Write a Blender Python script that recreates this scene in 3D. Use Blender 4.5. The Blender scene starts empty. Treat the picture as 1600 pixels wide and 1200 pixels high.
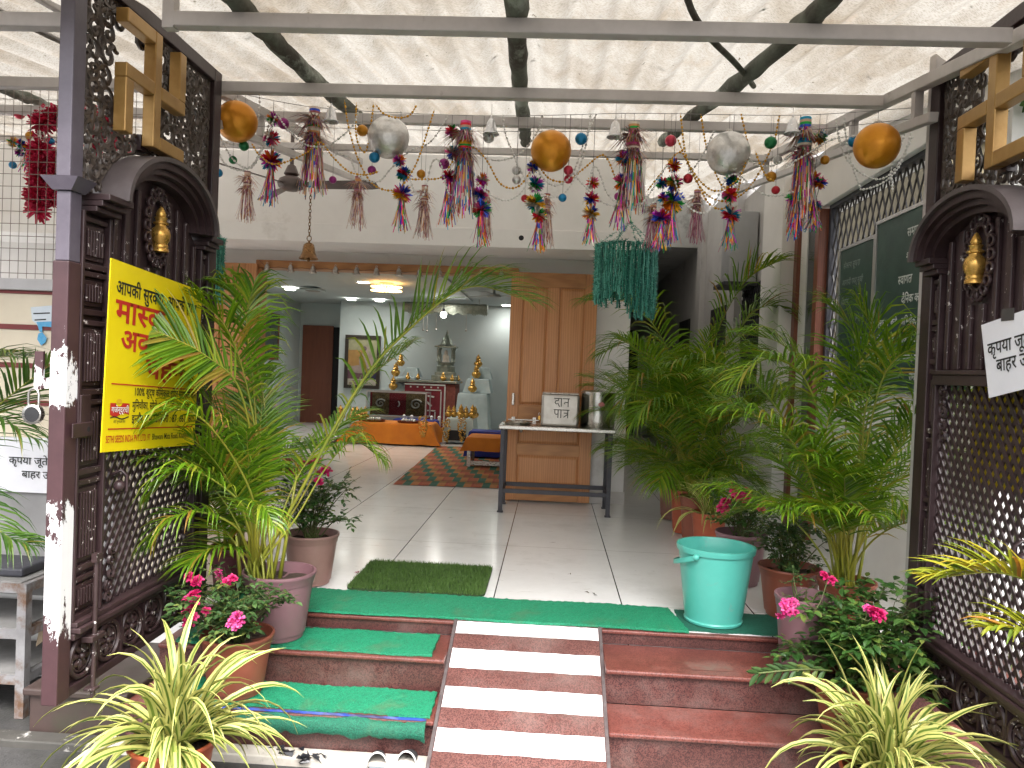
import bpy, bmesh, math, random
from mathutils import Vector, Matrix
R = math.radians
scene = bpy.context.scene
COL = scene.collection

# ------------------------------------------------------------------ camera
F_PX, CX, CY = 1202.0, 800.0, 600.0
VPX, VPY, ROLL, EYE = 862.0, 580.0, 0.040, 1.2
_y = Vector((VPX - CX, VPY - CY, F_PX)).normalized()      # world +Y in camera axes (right, down, forward)
_u = Vector((math.sin(ROLL), -math.cos(ROLL), 0.0))       # roughly world up
_z = (_u - _y * _u.dot(_y)).normalized()
_x = _y.cross(_z).normalized()
# rows = camera axes in world coordinates
CR = Vector((_x.x, _y.x, _z.x)); CD = Vector((_x.y, _y.y, _z.y)); CF = Vector((_x.z, _y.z, _z.z))
cam_data = bpy.data.cameras.new('camera'); cam = bpy.data.objects.new('camera', cam_data); COL.objects.link(cam)
m = Matrix.Identity(4)
for i in range(3):
    m[i][0] = CR[i]; m[i][1] = -CD[i]; m[i][2] = -CF[i]
m[2][3] = EYE
cam.matrix_world = m
cam_data.sensor_width = 36.0; cam_data.lens = 36.0 * F_PX / 1600.0
cam_data.clip_start = 0.05; cam_data.clip_end = 500
scene.camera = cam
EYEV = Vector((0, 0, EYE))

def P(u, v, Y=None, X=None, Z=None):
    """the world point seen at photo pixel (u, v) on the plane Y, X or Z"""
    d = CR * ((u - CX) / F_PX) + CD * ((v - CY) / F_PX) + CF
    if Y is not None: t = Y / d.y
    elif X is not None: t = X / d.x
    else: t = (Z - EYE) / d.z
    return EYEV + d * t

# ------------------------------------------------------------------ world, sun, exposure
world = bpy.data.worlds.new('World'); scene.world = world; world.use_nodes = True
nt = world.node_tree; bg = nt.nodes['Background']
sky = nt.nodes.new('ShaderNodeTexSky'); sky.sky_type = 'NISHITA'; sky.sun_disc = False
SUN_EL, SUN_ROT = R(58), R(168)
sky.sun_elevation = SUN_EL; sky.sun_rotation = SUN_ROT; sky.dust_density = 6.0; sky.air_density = 1.0; sky.ozone_density = 0.6
# overcast: most of the blue of the clear sky is greyed out by cloud
_bw = nt.nodes.new('ShaderNodeRGBToBW'); nt.links.new(sky.outputs[0], _bw.inputs[0])
_cl = nt.nodes.new('ShaderNodeMix'); _cl.data_type = 'RGBA'; _cl.inputs[0].default_value = 0.80
nt.links.new(sky.outputs[0], _cl.inputs[6]); nt.links.new(_bw.outputs[0], _cl.inputs[7]); nt.links.new(_cl.outputs[2], bg.inputs[0]); bg.inputs[1].default_value = 0.15
sun_d = bpy.data.lights.new('sun', 'SUN'); sun_d.energy = 0.75; sun_d.angle = R(40); sun_d.color = (1.0, 0.975, 0.94)
sun = bpy.data.objects.new('sun', sun_d); COL.objects.link(sun)
sd = Vector((math.sin(SUN_ROT) * math.cos(SUN_EL), math.cos(SUN_ROT) * math.cos(SUN_EL), math.sin(SUN_EL)))
sun.rotation_euler = sd.to_track_quat('Z', 'Y').to_euler()
scene.view_settings.view_transform = 'Standard'; scene.view_settings.look = 'None'
scene.view_settings.gamma = 1.0; scene.view_settings.exposure = 2.1
scene.render.engine = 'CYCLES'
scene.cycles.use_denoising = True
scene.cycles.max_bounces = 10; scene.cycles.diffuse_bounces = 6; scene.cycles.glossy_bounces = 4
scene.cycles.transmission_bounces = 6; scene.cycles.transparent_max_bounces = 8
scene.cycles.sample_clamp_indirect = 8.0
scene.cycles.caustics_reflective = False; scene.cycles.caustics_refractive = False

# ------------------------------------------------------------------ mesh collector
class MB:
    def __init__(s):
        s.v = []; s.f = []; s.m = []; s.c = []; s.uv = {}; s.M = None; s.hascol = False
    def add(s, p):
        p = Vector(p)
        if s.M is not None: p = s.M @ p
        s.v.append((p.x, p.y, p.z)); return len(s.v) - 1
    def face(s, idx, m=0, col=None, uv=None):
        s.f.append(tuple(idx)); s.m.append(m); s.c.append(col)
        if col is not None: s.hascol = True
        if uv is not None: s.uv[len(s.f) - 1] = uv
    def poly(s, pts, m=0, col=None, uv=None):
        s.face([s.add(p) for p in pts], m, col, uv)
    def box(s, x0, x1, y0, y1, z0, z1, m=0, col=None):
        if x0 > x1: x0, x1 = x1, x0
        if y0 > y1: y0, y1 = y1, y0
        if z0 > z1: z0, z1 = z1, z0
        i = [s.add(p) for p in ((x0,y0,z0),(x1,y0,z0),(x1,y1,z0),(x0,y1,z0),(x0,y0,z1),(x1,y0,z1),(x1,y1,z1),(x0,y1,z1))]
        for q in ((0,3,2,1),(4,5,6,7),(0,1,5,4),(1,2,6,5),(2,3,7,6),(3,0,4,7)): s.face([i[k] for k in q], m, col)
        return s
    def bar(s, a, b, w, h, up=(0,0,1), m=0, col=None):
        """a square bar from a to b, w across, h along up"""
        a = Vector(a); b = Vector(b); t = (b - a).normalized(); up = Vector(up)
        if abs(t.dot(up)) > 0.98: up = Vector((0,1,0))
        sd_ = t.cross(up).normalized(); n = sd_.cross(t).normalized()
        r = []
        for p in (a, b):
            for (i, j) in ((-1,-1),(1,-1),(1,1),(-1,1)): r.append(s.add(p + sd_*(i*w/2) + n*(j*h/2)))
        for k in range(4): s.face((r[k], r[(k+1)%4], r[4+(k+1)%4], r[4+k]), m, col)
        s.face((r[3],r[2],r[1],r[0]), m, col); s.face(r[4:8], m, col); return s
    def tube(s, pts, r, n=8, cap=True, m=0, col=None, closed=False):
        pts = [Vector(p) for p in pts]; N = len(pts)
        rr = r if isinstance(r, (list, tuple)) else [r]*N
        rings = []; prev = None
        for i, p in enumerate(pts):
            if closed: t = pts[(i+1)%N] - pts[i-1]
            else: t = pts[min(i+1,N-1)] - pts[max(i-1,0)]
            if t.length < 1e-9: t = Vector((0,0,1))
            t.normalize()
            if prev is None:
                a = Vector((0,0,1)) if abs(t.z) < 0.9 else Vector((1,0,0))
                u = t.cross(a).normalized()
            else:
                u = prev - t*prev.dot(t)
                u = u.normalized() if u.length > 1e-6 else t.orthogonal().normalized()
            prev = u; w = t.cross(u)
            rings.append([s.add(p + (u*math.cos(2*math.pi*k/n) + w*math.sin(2*math.pi*k/n))*rr[i]) for k in range(n)])
        for i in range(N if closed else N-1):
            a, b = rings[i], rings[(i+1)%N]
            for k in range(n): s.face((a[k], a[(k+1)%n], b[(k+1)%n], b[k]), m, col)
        if cap and not closed:
            s.face(rings[0][::-1], m, col); s.face(rings[-1], m, col)
        return s
    def lathe(s, prof, c=(0,0,0), n=24, m=0, col=None, wob=None, sx=1, sy=1):
        c = Vector(c); rings = []
        for (r, z) in prof:
            if r < 1e-5: rings.append([s.add(c + Vector((0,0,z)))])
            else: rings.append([s.add(c + Vector((r*sx*math.cos(2*math.pi*k/n), r*sy*math.sin(2*math.pi*k/n), z))) for k in range(n)])
        for a, b in zip(rings, rings[1:]):
            if len(a) == 1 and len(b) == 1: continue
            for k in range(n):
                if len(a) == 1: s.face((a[0], b[(k+1)%n], b[k]), m, col)
                elif len(b) == 1: s.face((a[k], a[(k+1)%n], b[0]), m, col)
                else: s.face((a[k], a[(k+1)%n], b[(k+1)%n], b[k]), m, col)
        return s
    def ball(s, c, r, n=16, k=10, m=0, col=None, sz=1.0):
        return s.lathe([(r*math.sin(math.pi*i/k), -r*sz*math.cos(math.pi*i/k)) for i in range(k+1)], c, n, m, col)
    def ribbon(s, pts, ws, side, m=0, col=None, fold=0.0, uv=False):
        """flat strip along pts, half widths ws, fold lowers/raises the edges (V section)"""
        side = Vector(side).normalized(); pts = [Vector(p) for p in pts]; N = len(pts); rows = []
        for i, p in enumerate(pts):
            t = (pts[min(i+1,N-1)] - pts[max(i-1,0)])
            if t.length < 1e-9: t = Vector((0,0,1))
            t.normalize(); sd_ = side - t*side.dot(t)
            sd_ = sd_.normalized() if sd_.length > 1e-5 else t.orthogonal().normalized()
            nn = sd_.cross(t)
            if fold: rows.append([s.add(p - sd_*ws[i] + nn*fold*ws[i]), s.add(p), s.add(p + sd_*ws[i] + nn*fold*ws[i])])
            else: rows.append([s.add(p - sd_*ws[i]), s.add(p + sd_*ws[i])])
        for i in range(N-1):
            a, b = rows[i], rows[i+1]; K = len(a)-1
            for k in range(K):
                u0, u1 = k/K, (k+1)/K
                s.face((a[k], a[k+1], b[k+1], b[k]), m, col, ((u0,i/(N-1)),(u1,i/(N-1)),(u1,(i+1)/(N-1)),(u0,(i+1)/(N-1))) if uv else None)
        return s
    def prism(s, outline, axis, a, b, m=0, col=None):
        """outline of 2-D points pushed along axis ('x': (y,z), 'y': (x,z), 'z': (x,y)) from a to b"""
        mk = {'x': lambda p, d: (d, p[0], p[1]), 'y': lambda p, d: (p[0], d, p[1]), 'z': lambda p, d: (p[0], p[1], d)}[axis]
        i0 = [s.add(mk(p, a)) for p in outline]; i1 = [s.add(mk(p, b)) for p in outline]; n = len(outline)
        s.face(i0[::-1], m, col); s.face(i1, m, col)
        for k in range(n): s.face((i0[k], i0[(k+1)%n], i1[(k+1)%n], i1[k]), m, col)
        return s
    def build(s, name, mats, parent=None, smooth=None, bevel=0.0, seg=2, loc=None):
        me = bpy.data.meshes.new(name)
        off = world_loc(parent) if parent is not None else (Vector(loc) if loc is not None else Vector((0,0,0)))
        me.from_pydata([(p[0]-off.x, p[1]-off.y, p[2]-off.z) for p in s.v], [], s.f)
        if not isinstance(mats, (list, tuple)): mats = [mats]
        for k in mats: me.materials.append(k)
        me.polygons.foreach_set('material_index', s.m)
        if s.hascol:
            at = me.color_attributes.new('Col', 'FLOAT_COLOR', 'CORNER'); buf = []
            for f, c in zip(s.f, s.c):
                c = c or (1,1,1); buf.extend((c[0], c[1], c[2], 1.0)*len(f))
            at.data.foreach_set('color', buf)
        if s.uv:
            ul = me.uv_layers.new(name='UVMap'); buf = []
            for i, f in enumerate(s.f):
                q = s.uv.get(i)
                for k in range(len(f)): buf.extend(q[k] if q else (0.0, 0.0))
            ul.data.foreach_set('uv', buf)
        me.validate(); me.update()
        bm = bmesh.new(); bm.from_mesh(me); bmesh.ops.recalc_face_normals(bm, faces=bm.faces); bm.to_mesh(me); bm.free()
        if smooth is not None:
            me.polygons.foreach_set('use_smooth', [True]*len(me.polygons))
            if smooth < 180: me.set_sharp_from_angle(angle=R(smooth))
        o = bpy.data.objects.new(name, me); COL.objects.link(o)
        if parent is not None: o.parent = parent
        elif loc is not None: o.location = loc
        if bevel:
            b = o.modifiers.new('bevel', 'BEVEL'); b.width = bevel; b.segments = seg; b.limit_method = 'ANGLE'; b.angle_limit = R(40)
        return o

def world_loc(o):
    v = Vector((0,0,0))
    while o is not None: v += o.location; o = o.parent
    return v
def tag(o, label, cat, group=None):
    o['label'] = label; o['category'] = cat
    if group: o['group'] = group
    return o
def thing(name, label, cat, loc=(0,0,0), group=None):
    o = bpy.data.objects.new(name, None); COL.objects.link(o); o.location = loc; o.empty_display_size = 0.1
    return tag(o, label, cat, group)
def struct(o): o['kind'] = 'structure'; return o
def dup(root, loc, label=None, rotz=0.0, sc=1.0, group=None):
    r = root.copy(); COL.objects.link(r); r.location = loc; r.rotation_euler[2] = rotz; r.scale = (sc, sc, sc)
    if label: r['label'] = label
    if group: r['group'] = group
    for ch in list(root.children):
        c = ch.copy(); COL.objects.link(c); c.parent = r
        for g in ch.children:
            d = g.copy(); COL.objects.link(d); d.parent = c
    return r
def catmull(pts, n):
    pts = [Vector(p) for p in pts]
    q = [pts[0]*2 - pts[1]] + pts + [pts[-1]*2 - pts[-2]]; out = []
    S = len(pts)-1
    for i in range(n+1):
        x = i/n*S; k = min(int(x), S-1); t = x-k
        a, b, c, d = q[k], q[k+1], q[k+2], q[k+3]
        out.append(0.5*((2*b) + (c-a)*t + (2*a-5*b+4*c-d)*t*t + (3*b-a-3*c+d)*t*t*t))
    return out

# ------------------------------------------------------------------ materials
def nodes(name):
    mt = bpy.data.materials.new(name); mt.use_nodes = True
    t = mt.node_tree; return mt, t, t.nodes['Principled BSDF']
def N(t, kind, **kw):
    n = t.nodes.new('ShaderNode' + kind)
    for k, v in kw.items(): setattr(n, k, v)
    return n
def ramp(t, fac, stops):
    r = N(t, 'ValToRGB'); e = r.color_ramp.elements
    while len(e) < len(stops): e.new(0.5)
    for el, (p, c) in zip(e, stops): el.position = p; el.color = (*c, 1) if len(c) == 3 else c
    t.links.new(fac, r.inputs[0]); return r.outputs[0]
def noise(t, scale, detail=4, rough=0.6, co=None, out=0):
    n = N(t, 'TexNoise'); n.inputs['Scale'].default_value = scale; n.inputs['Detail'].default_value = detail; n.inputs['Roughness'].default_value = rough
    if co is not None: t.links.new(co, n.inputs['Vector'])
    return n.outputs[out]
def objco(t, sc=None):
    c = N(t, 'TexCoord').outputs['Object']
    if sc:
        mp = N(t, 'Mapping'); mp.inputs['Scale'].default_value = sc; t.links.new(c, mp.inputs[0]); return mp.outputs[0]
    return c
def mix(t, fac, a, b, kind='MIX'):
    n = N(t, 'Mix', data_type='RGBA', blend_type=kind)
    for s_, v in ((n.inputs[0], fac), (n.inputs[6], a), (n.inputs[7], b)):
        if hasattr(v, 'links'): t.links.new(v, s_)
        elif isinstance(v, (int, float)): s_.default_value = v
        else: s_.default_value = (*v, 1)
    return n.outputs[2]
def bumpit(t, b, h, strength, dist=0.002):
    n = N(t, 'Bump'); n.inputs['Strength'].default_value = strength; n.inputs['Distance'].default_value = dist
    t.links.new(h, n.inputs['Height']); t.links.new(n.outputs[0], b.inputs['Normal'])
def mat(name, c1, c2=None, scale=6.0, rough=0.5, metal=0.0, bump=0.0, bscale=60.0, bdist=0.002, stretch=None, lo=0.35, hi=0.65, dirt=None, dirt_scale=2.5, dirt_lo=0.55, dirt_hi=0.75, sheen=0, rvar=0.12):
    mt, t, b = nodes(name); co = objco(t, stretch)
    c2 = c2 or tuple(x*0.8 for x in c1)
    c = ramp(t, noise(t, scale, 6, 0.65, co), [(lo, c1), (hi, c2)])
    if dirt: c = mix(t, ramp(t, noise(t, dirt_scale, 8, 0.7, co), [(dirt_lo, (0,0,0)), (dirt_hi, (1,1,1))]), c, dirt)
    t.links.new(c, b.inputs['Base Color']); b.inputs['Metallic'].default_value = metal
    if rvar:
        rr = N(t, 'MapRange'); rr.inputs['To Min'].default_value = max(0.02, rough-rvar); rr.inputs['To Max'].default_value = min(1, rough+rvar)
        t.links.new(noise(t, scale*2.3, 5, 0.6, co), rr.inputs[0]); t.links.new(rr.outputs[0], b.inputs['Roughness'])
    else: b.inputs['Roughness'].default_value = rough
    if bump: bumpit(t, b, noise(t, bscale, 4, 0.6, co), bump, bdist)
    return mt
def emis(name, c, s):
    mt, t, b = nodes(name); b.inputs['Base Color'].default_value = (*c, 1)
    b.inputs['Emission Color'].default_value = (*c, 1); b.inputs['Emission Strength'].default_value = s; return mt
def leafmat(name, stops, rough=0.38, transl=0.3, glow=(1.2, 1.25, 0.6), vein=0):
    """leaf: colour picked per leaf, some light comes through"""
    mt, t, b = nodes(name)
    g = N(t, 'NewGeometry'); c = ramp(t, g.outputs['Random Per Island'], stops)
    c = mix(t, 0.35, c, ramp(t, noise(t, 9, 4, 0.6, objco(t)), [(0.3, (0.35,0.35,0.35)), (0.7, (1,1,1))]), 'MULTIPLY')
    t.links.new(c, b.inputs['Base Color']); b.inputs['Roughness'].default_value = rough
    tr = N(t, 'BsdfTranslucent'); t.links.new(mix(t, 1.0, c, glow, 'MULTIPLY'), tr.inputs[0])
    ms = N(t, 'MixShader'); ms.inputs[0].default_value = transl
    t.links.new(b.outputs[0], ms.inputs[1]); t.links.new(tr.outputs[0], ms.inputs[2])
    t.links.new(ms.outputs[0], t.nodes['Material Output'].inputs[0]); return mt
def colmat(name, rough=0.3, metal=0.0, sat=1.0):
    mt, t, b = nodes(name); a = N(t, 'VertexColor'); a.layer_name = 'Col'
    t.links.new(a.outputs[0], b.inputs['Base Color']); b.inputs['Roughness'].default_value = rough; b.inputs['Metallic'].default_value = metal
    return mt
def woodmat(name, c1, c2, axis='z', rough=0.42):
    mt, t, b = nodes(name)
    st = {'z': (9, 9, 0.7), 'x': (0.7, 9, 9), 'y': (9, 0.7, 9)}[axis]; co = objco(t, st)
    n1 = noise(t, 2.2, 8, 0.65, co); w = N(t, 'TexWave'); w.inputs['Scale'].default_value = 1.6; w.inputs['Distortion'].default_value = 7; w.inputs['Detail'].default_value = 4
    t.links.new(co, w.inputs[0])
    c = mix(t, 0.45, ramp(t, n1, [(0.3, c1), (0.7, c2)]), ramp(t, w.outputs[1], [(0.1, c1), (0.9, c2)]))
    c = mix(t, ramp(t, noise(t, 1.1, 3, 0.5, objco(t, (3,3,1.2))), [(0.6, (0,0,0)), (0.75, (0.5,0.5,0.5))]), c, tuple(x*0.55 for x in c2))
    t.links.new(c, b.inputs['Base Color']); b.inputs['Roughness'].default_value = rough
    bumpit(t, b, n1, 0.15, 0.002); return mt

rnd = random.Random(7)
# ------------------------------------------------------------------ shared materials
def floor_mat():
    mt, t, b = nodes('marble_floor'); co = objco(t)
    sx = N(t, 'SeparateXYZ'); t.links.new(co, sx.inputs[0])
    def joint(out, off, pitch, w, soft):
        a = N(t, 'Math', operation='SUBTRACT'); t.links.new(out, a.inputs[0]); a.inputs[1].default_value = off
        d = N(t, 'Math', operation='PINGPONG'); t.links.new(a.outputs[0], d.inputs[0]); d.inputs[1].default_value = pitch/2
        r_ = N(t, 'MapRange'); t.links.new(d.outputs[0], r_.inputs[0]); r_.inputs[1].default_value = w; r_.inputs[2].default_value = w+soft
        r_.inputs[3].default_value = 1; r_.inputs[4].default_value = 0; return r_.outputs[0]
    jx = joint(sx.outputs[0], -0.925, 0.669, 0.0028, 0.001); jy = joint(sx.outputs[1], 5.22, 1.22, 0.0016, 0.001)
    base = ramp(t, noise(t, 1.3, 9, 0.72, co), [(0.30, (0.75,0.745,0.735)), (0.52, (0.83,0.825,0.82)), (0.72, (0.69,0.68,0.67))])
    st = noise(t, 3.0, 8, 0.75, objco(t, (1.0, 3.4, 1)))
    base = mix(t, ramp(t, st, [(0.60, (0,0,0)), (0.70, (0.45,0.45,0.45))]), base, (0.42,0.38,0.35))
    dk = noise(t, 11, 3, 0.6, objco(t, (1, 2.2, 1)))
    base = mix(t, ramp(t, dk, [(0.69, (0,0,0)), (0.73, (0.6,0.6,0.6))]), base, (0.30,0.26,0.23))
    base = mix(t, jy, base, (0.34,0.31,0.28)); base = mix(t, jx, base, (0.045,0.04,0.04))
    t.links.new(base, b.inputs['Base Color'])
    rr = N(t, 'MapRange'); rr.inputs[3].default_value = 0.10; rr.inputs[4].default_value = 0.26; t.links.new(noise(t, 3, 6, 0.65, co), rr.inputs[0]); t.links.new(rr.outputs[0], b.inputs['Roughness'])
    bumpit(t, b, noise(t, 5, 3, 0.5, co), 0.04, 0.003)
    return mt
def granite(name, a, b_, c_, sc=170, rough=0.35, lo=0.42, wet=0.0):
    mt, t, b = nodes(name); co = objco(t)
    v = N(t, 'TexVoronoi'); v.inputs['Scale'].default_value = sc; t.links.new(co, v.inputs['Vector'])
    w = N(t, 'RGBToBW'); t.links.new(v.outputs['Color'], w.inputs[0])
    c = ramp(t, w.outputs[0], [(lo-0.14, c_), (lo, a), (lo+0.22, b_)])
    c = mix(t, ramp(t, noise(t, 3.2, 6, 0.7, co), [(0.38, (0.55,0.55,0.55)), (0.62, (0,0,0))]), c, tuple(x*0.45 for x in a))
    c = mix(t, ramp(t, noise(t, 1.7, 7, 0.7, co), [(0.55, (0,0,0)), (0.72, (0.5,0.5,0.5))]), c, (0.20,0.15,0.135))
    t.links.new(c, b.inputs['Base Color'])
    rr = N(t, 'MapRange'); rr.inputs[3].default_value = rough-0.12; rr.inputs[4].default_value = rough+0.2; t.links.new(noise(t, 6, 6, 0.6, co), rr.inputs[0]); t.links.new(rr.outputs[0], b.inputs['Roughness'])
    bumpit(t, b, w.outputs[0], 0.05, 0.001); return mt
def coil_mat(name, a, b_, dirt=None):
    """green looped vinyl matting"""
    mt, t, b = nodes(name); co = objco(t)
    n = noise(t, 230, 3, 0.7, co); c = ramp(t, n, [(0.36, tuple(x*0.35 for x in b_)), (0.47, b_), (0.68, a)])
    if dirt: c = mix(t, ramp(t, noise(t, 4.2, 5, 0.7, co), [(0.56, (0,0,0)), (0.70, (0.75,0.75,0.75))]), c, dirt)
    c = mix(t, ramp(t, noise(t, 2.0, 5, 0.6, co), [(0.35, (0.0,0.0,0.0)), (0.75, (0.35,0.35,0.35))]), c, tuple(x*0.6 for x in b_))
    t.links.new(c, b.inputs['Base Color']); b.inputs['Roughness'].default_value = 0.5
    bumpit(t, b, n, 0.9, 0.006); return mt
FLOOR = floor_mat()
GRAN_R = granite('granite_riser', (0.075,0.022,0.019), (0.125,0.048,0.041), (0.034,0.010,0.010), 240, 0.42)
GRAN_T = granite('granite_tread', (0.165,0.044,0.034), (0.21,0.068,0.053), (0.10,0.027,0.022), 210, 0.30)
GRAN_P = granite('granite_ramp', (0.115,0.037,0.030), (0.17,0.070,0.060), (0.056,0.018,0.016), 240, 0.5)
EDGE_DK = mat('slab_edge', (0.06,0.045,0.045), (0.10,0.08,0.08), 30, 0.6)
COILM = coil_mat('coil_matting', (0.03,0.40,0.21), (0.008,0.235,0.115), (0.10,0.20,0.10))
COIL_DK = coil_mat('coil_matting_worn', (0.02,0.22,0.125), (0.006,0.12,0.07), (0.06,0.16,0.085))
THINGREEN = mat('thin_green_mat', (0.012,0.115,0.075), (0.008,0.085,0.055), 60, 0.7, bump=0.5, bscale=300)
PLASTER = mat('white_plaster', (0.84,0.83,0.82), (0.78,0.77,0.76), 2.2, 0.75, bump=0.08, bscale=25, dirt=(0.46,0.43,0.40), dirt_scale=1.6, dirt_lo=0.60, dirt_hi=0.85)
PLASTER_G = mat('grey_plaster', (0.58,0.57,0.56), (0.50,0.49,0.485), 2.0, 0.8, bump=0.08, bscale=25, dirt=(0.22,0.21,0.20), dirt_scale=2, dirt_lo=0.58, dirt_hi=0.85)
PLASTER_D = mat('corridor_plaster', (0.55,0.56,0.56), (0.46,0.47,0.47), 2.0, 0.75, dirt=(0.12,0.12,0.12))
ROOMW = mat('room_paint', (0.50,0.555,0.545), (0.45,0.505,0.50), 1.5, 0.6)
ROOMC = mat('room_ceiling_paint', (0.44,0.485,0.48), (0.40,0.445,0.44), 1.5, 0.7)
WOOD = woodmat('teak_door', (0.60,0.285,0.115), (0.43,0.175,0.062))
WOODX = woodmat('teak_lintel', (0.50,0.235,0.08), (0.34,0.14,0.045), 'x')
WOODDK = woodmat('brown_post', (0.23,0.075,0.04), (0.15,0.045,0.025))
GREYPAINT = mat('beam_paint', (0.60,0.565,0.555), (0.50,0.47,0.46), 7, 0.5, bump=0.1, bscale=40, dirt=(0.25,0.21,0.19), dirt_scale=8, dirt_lo=0.62, dirt_hi=0.78)
STEEL = mat('steel', (0.62,0.60,0.56), (0.52,0.50,0.47), 12, 0.28, 1.0, stretch=(1,1,8), rvar=0.08)
STEEL_D = mat('worn_steel', (0.46,0.43,0.39), (0.36,0.335,0.30), 8, 0.42, 1.0, bump=0.1, bscale=30)
BLACKM = mat('black_metal', (0.03,0.03,0.04), (0.045,0.045,0.055), 20, 0.5)
ALU = mat('aluminium', (0.66,0.65,0.64), (0.56,0.55,0.54), 10, 0.35, 0.9)
DARKV = mat('dark_void', (0.012,0.012,0.014), (0.018,0.018,0.02), 4, 0.8)
WHITEP = mat('white_paint', (0.82,0.82,0.83), (0.76,0.76,0.77), 8, 0.5, dirt=(0.40,0.36,0.34), dirt_scale=11, dirt_lo=0.63, dirt_hi=0.78)
GLASSY = mat('dark_glass', (0.05,0.06,0.065), (0.035,0.045,0.05), 3, 0.12)
SOIL = mat('soil', (0.035,0.022,0.014), (0.06,0.04,0.026), 40, 0.95, bump=0.8, bscale=60, bdist=0.01)

# ------------------------------------------------------------------ ground, porch floor
g = MB(); g.box(-150, 150, -60, 250, -0.9, -0.40)
GROUND = mat('wet_ground', (0.036,0.035,0.036), (0.066,0.064,0.063), 3, 0.55, bump=0.5, bscale=35, bdist=0.01, dirt=(0.035,0.036,0.030), dirt_scale=1.8, dirt_lo=0.45, dirt_hi=0.65)
struct(g.build('ground', GROUND))
g = MB(); g.box(-9, 2.6, 3.64, 16.2, -0.4, 0.0); struct(g.build('porch_floor', FLOOR))
g = MB()
g.box(-1.75, -0.415, 2.965, 3.05, -0.41, -0.365); g.box(0.283, 2.6, 2.965, 3.05, -0.41, -0.365)
MARB = mat('marble_kerb', (0.62,0.58,0.52), (0.42,0.38,0.33), 6, 0.5, bump=0.3, bscale=40, dirt=(0.10,0.08,0.06), dirt_scale=9, dirt_lo=0.62, dirt_hi=0.72)
struct(g.build('kerb_strip', MARB, bevel=0.006))
g = MB(); g.box(-5, -1.752, 2.965, 3.05, -0.41, -0.368)
struct(g.build('kerb_strip', mat('dirty_kerb', (0.05,0.047,0.042), (0.085,0.08,0.072), 5, 0.6, bump=0.4, bscale=40, dirt=(0.55,0.53,0.50), dirt_scale=7, dirt_lo=0.58, dirt_hi=0.64), bevel=0.006))

# ------------------------------------------------------------------ steps and ramp
YE = 3.62
def step_run(x0, x1, label):
    r = thing('entrance_steps', label, 'steps', (x0, YE, -0.4), 'granite steps beside the ramp')
    for k, (yf, yb, zt, zb) in enumerate(((YE, YE+0.03, -0.022, -0.07), (3.315, YE-0.002, -0.092, -0.22), (3.055, 3.313, -0.242, -0.40))):
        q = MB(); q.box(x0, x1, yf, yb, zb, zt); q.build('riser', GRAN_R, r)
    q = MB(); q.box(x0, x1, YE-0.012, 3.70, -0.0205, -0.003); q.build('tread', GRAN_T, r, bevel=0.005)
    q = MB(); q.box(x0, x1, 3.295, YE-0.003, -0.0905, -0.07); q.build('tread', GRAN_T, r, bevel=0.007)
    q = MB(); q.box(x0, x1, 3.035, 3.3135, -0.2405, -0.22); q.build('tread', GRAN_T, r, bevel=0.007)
    return r
step_run(-1.69, -0.415, 'red granite steps under green matting, left of the striped ramp')
rs_ = step_run(0.283, 2.5, 'bare red granite steps beneath the turquoise bucket, right of the ramp')
q = MB(); pts = [P(u, v, Z=-0.0685) for u, v in ((1068,1035),(1080,1046),(1148,1050),(1142,1041),(1100,1036))]; q.poly(pts); q.build('worn_patch', mat('worn_grey', (0.15,0.085,0.068), (0.165,0.050,0.039), 22, 0.5), rs_)
rp = thing('striped_ramp', 'sloping granite ramp painted with four white bands between two flights of steps', 'ramp', (-0.066, 2.63, -0.4))
SL = 0.404
def zr(y, up=0.0): return -SL*(YE - y) + up
q = MB(); q.prism([(YE+0.02, -0.4), (YE+0.02, 0.002), (YE, 0.0), (2.63, -0.398), (2.63, -0.4)], 'x', -0.400, 0.268); q.build('slope', GRAN_P, rp)
for ex in (-0.4145, 0.2685):
    q = MB(); q.prism([(YE, -0.39), (YE, 0.006), (2.63, -0.394), (2.63, -0.4)], 'x', ex, ex+0.014); q.build('edge_strip', EDGE_DK, rp)
for a, b in ((3.612, 3.535), (3.442, 3.332), (3.231, 3.125), (3.026, 2.921), (2.82, 2.715)):
    q = MB(); n_ = 24
    def edge(y, sgn): return [(-0.397 + 0.662*i/n_, y + sgn*rnd.uniform(-0.0016, 0.0016)) for i in range(n_+1)]
    ea, eb = edge(a, 1), edge(b, 1)
    for i in range(n_):
        q.poly([(x, y, zr(y, 0.0035)) for x, y in (ea[i], ea[i+1], eb[i+1], eb[i])])
    q.build('painted_stripe', WHITEP, rp)

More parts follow.
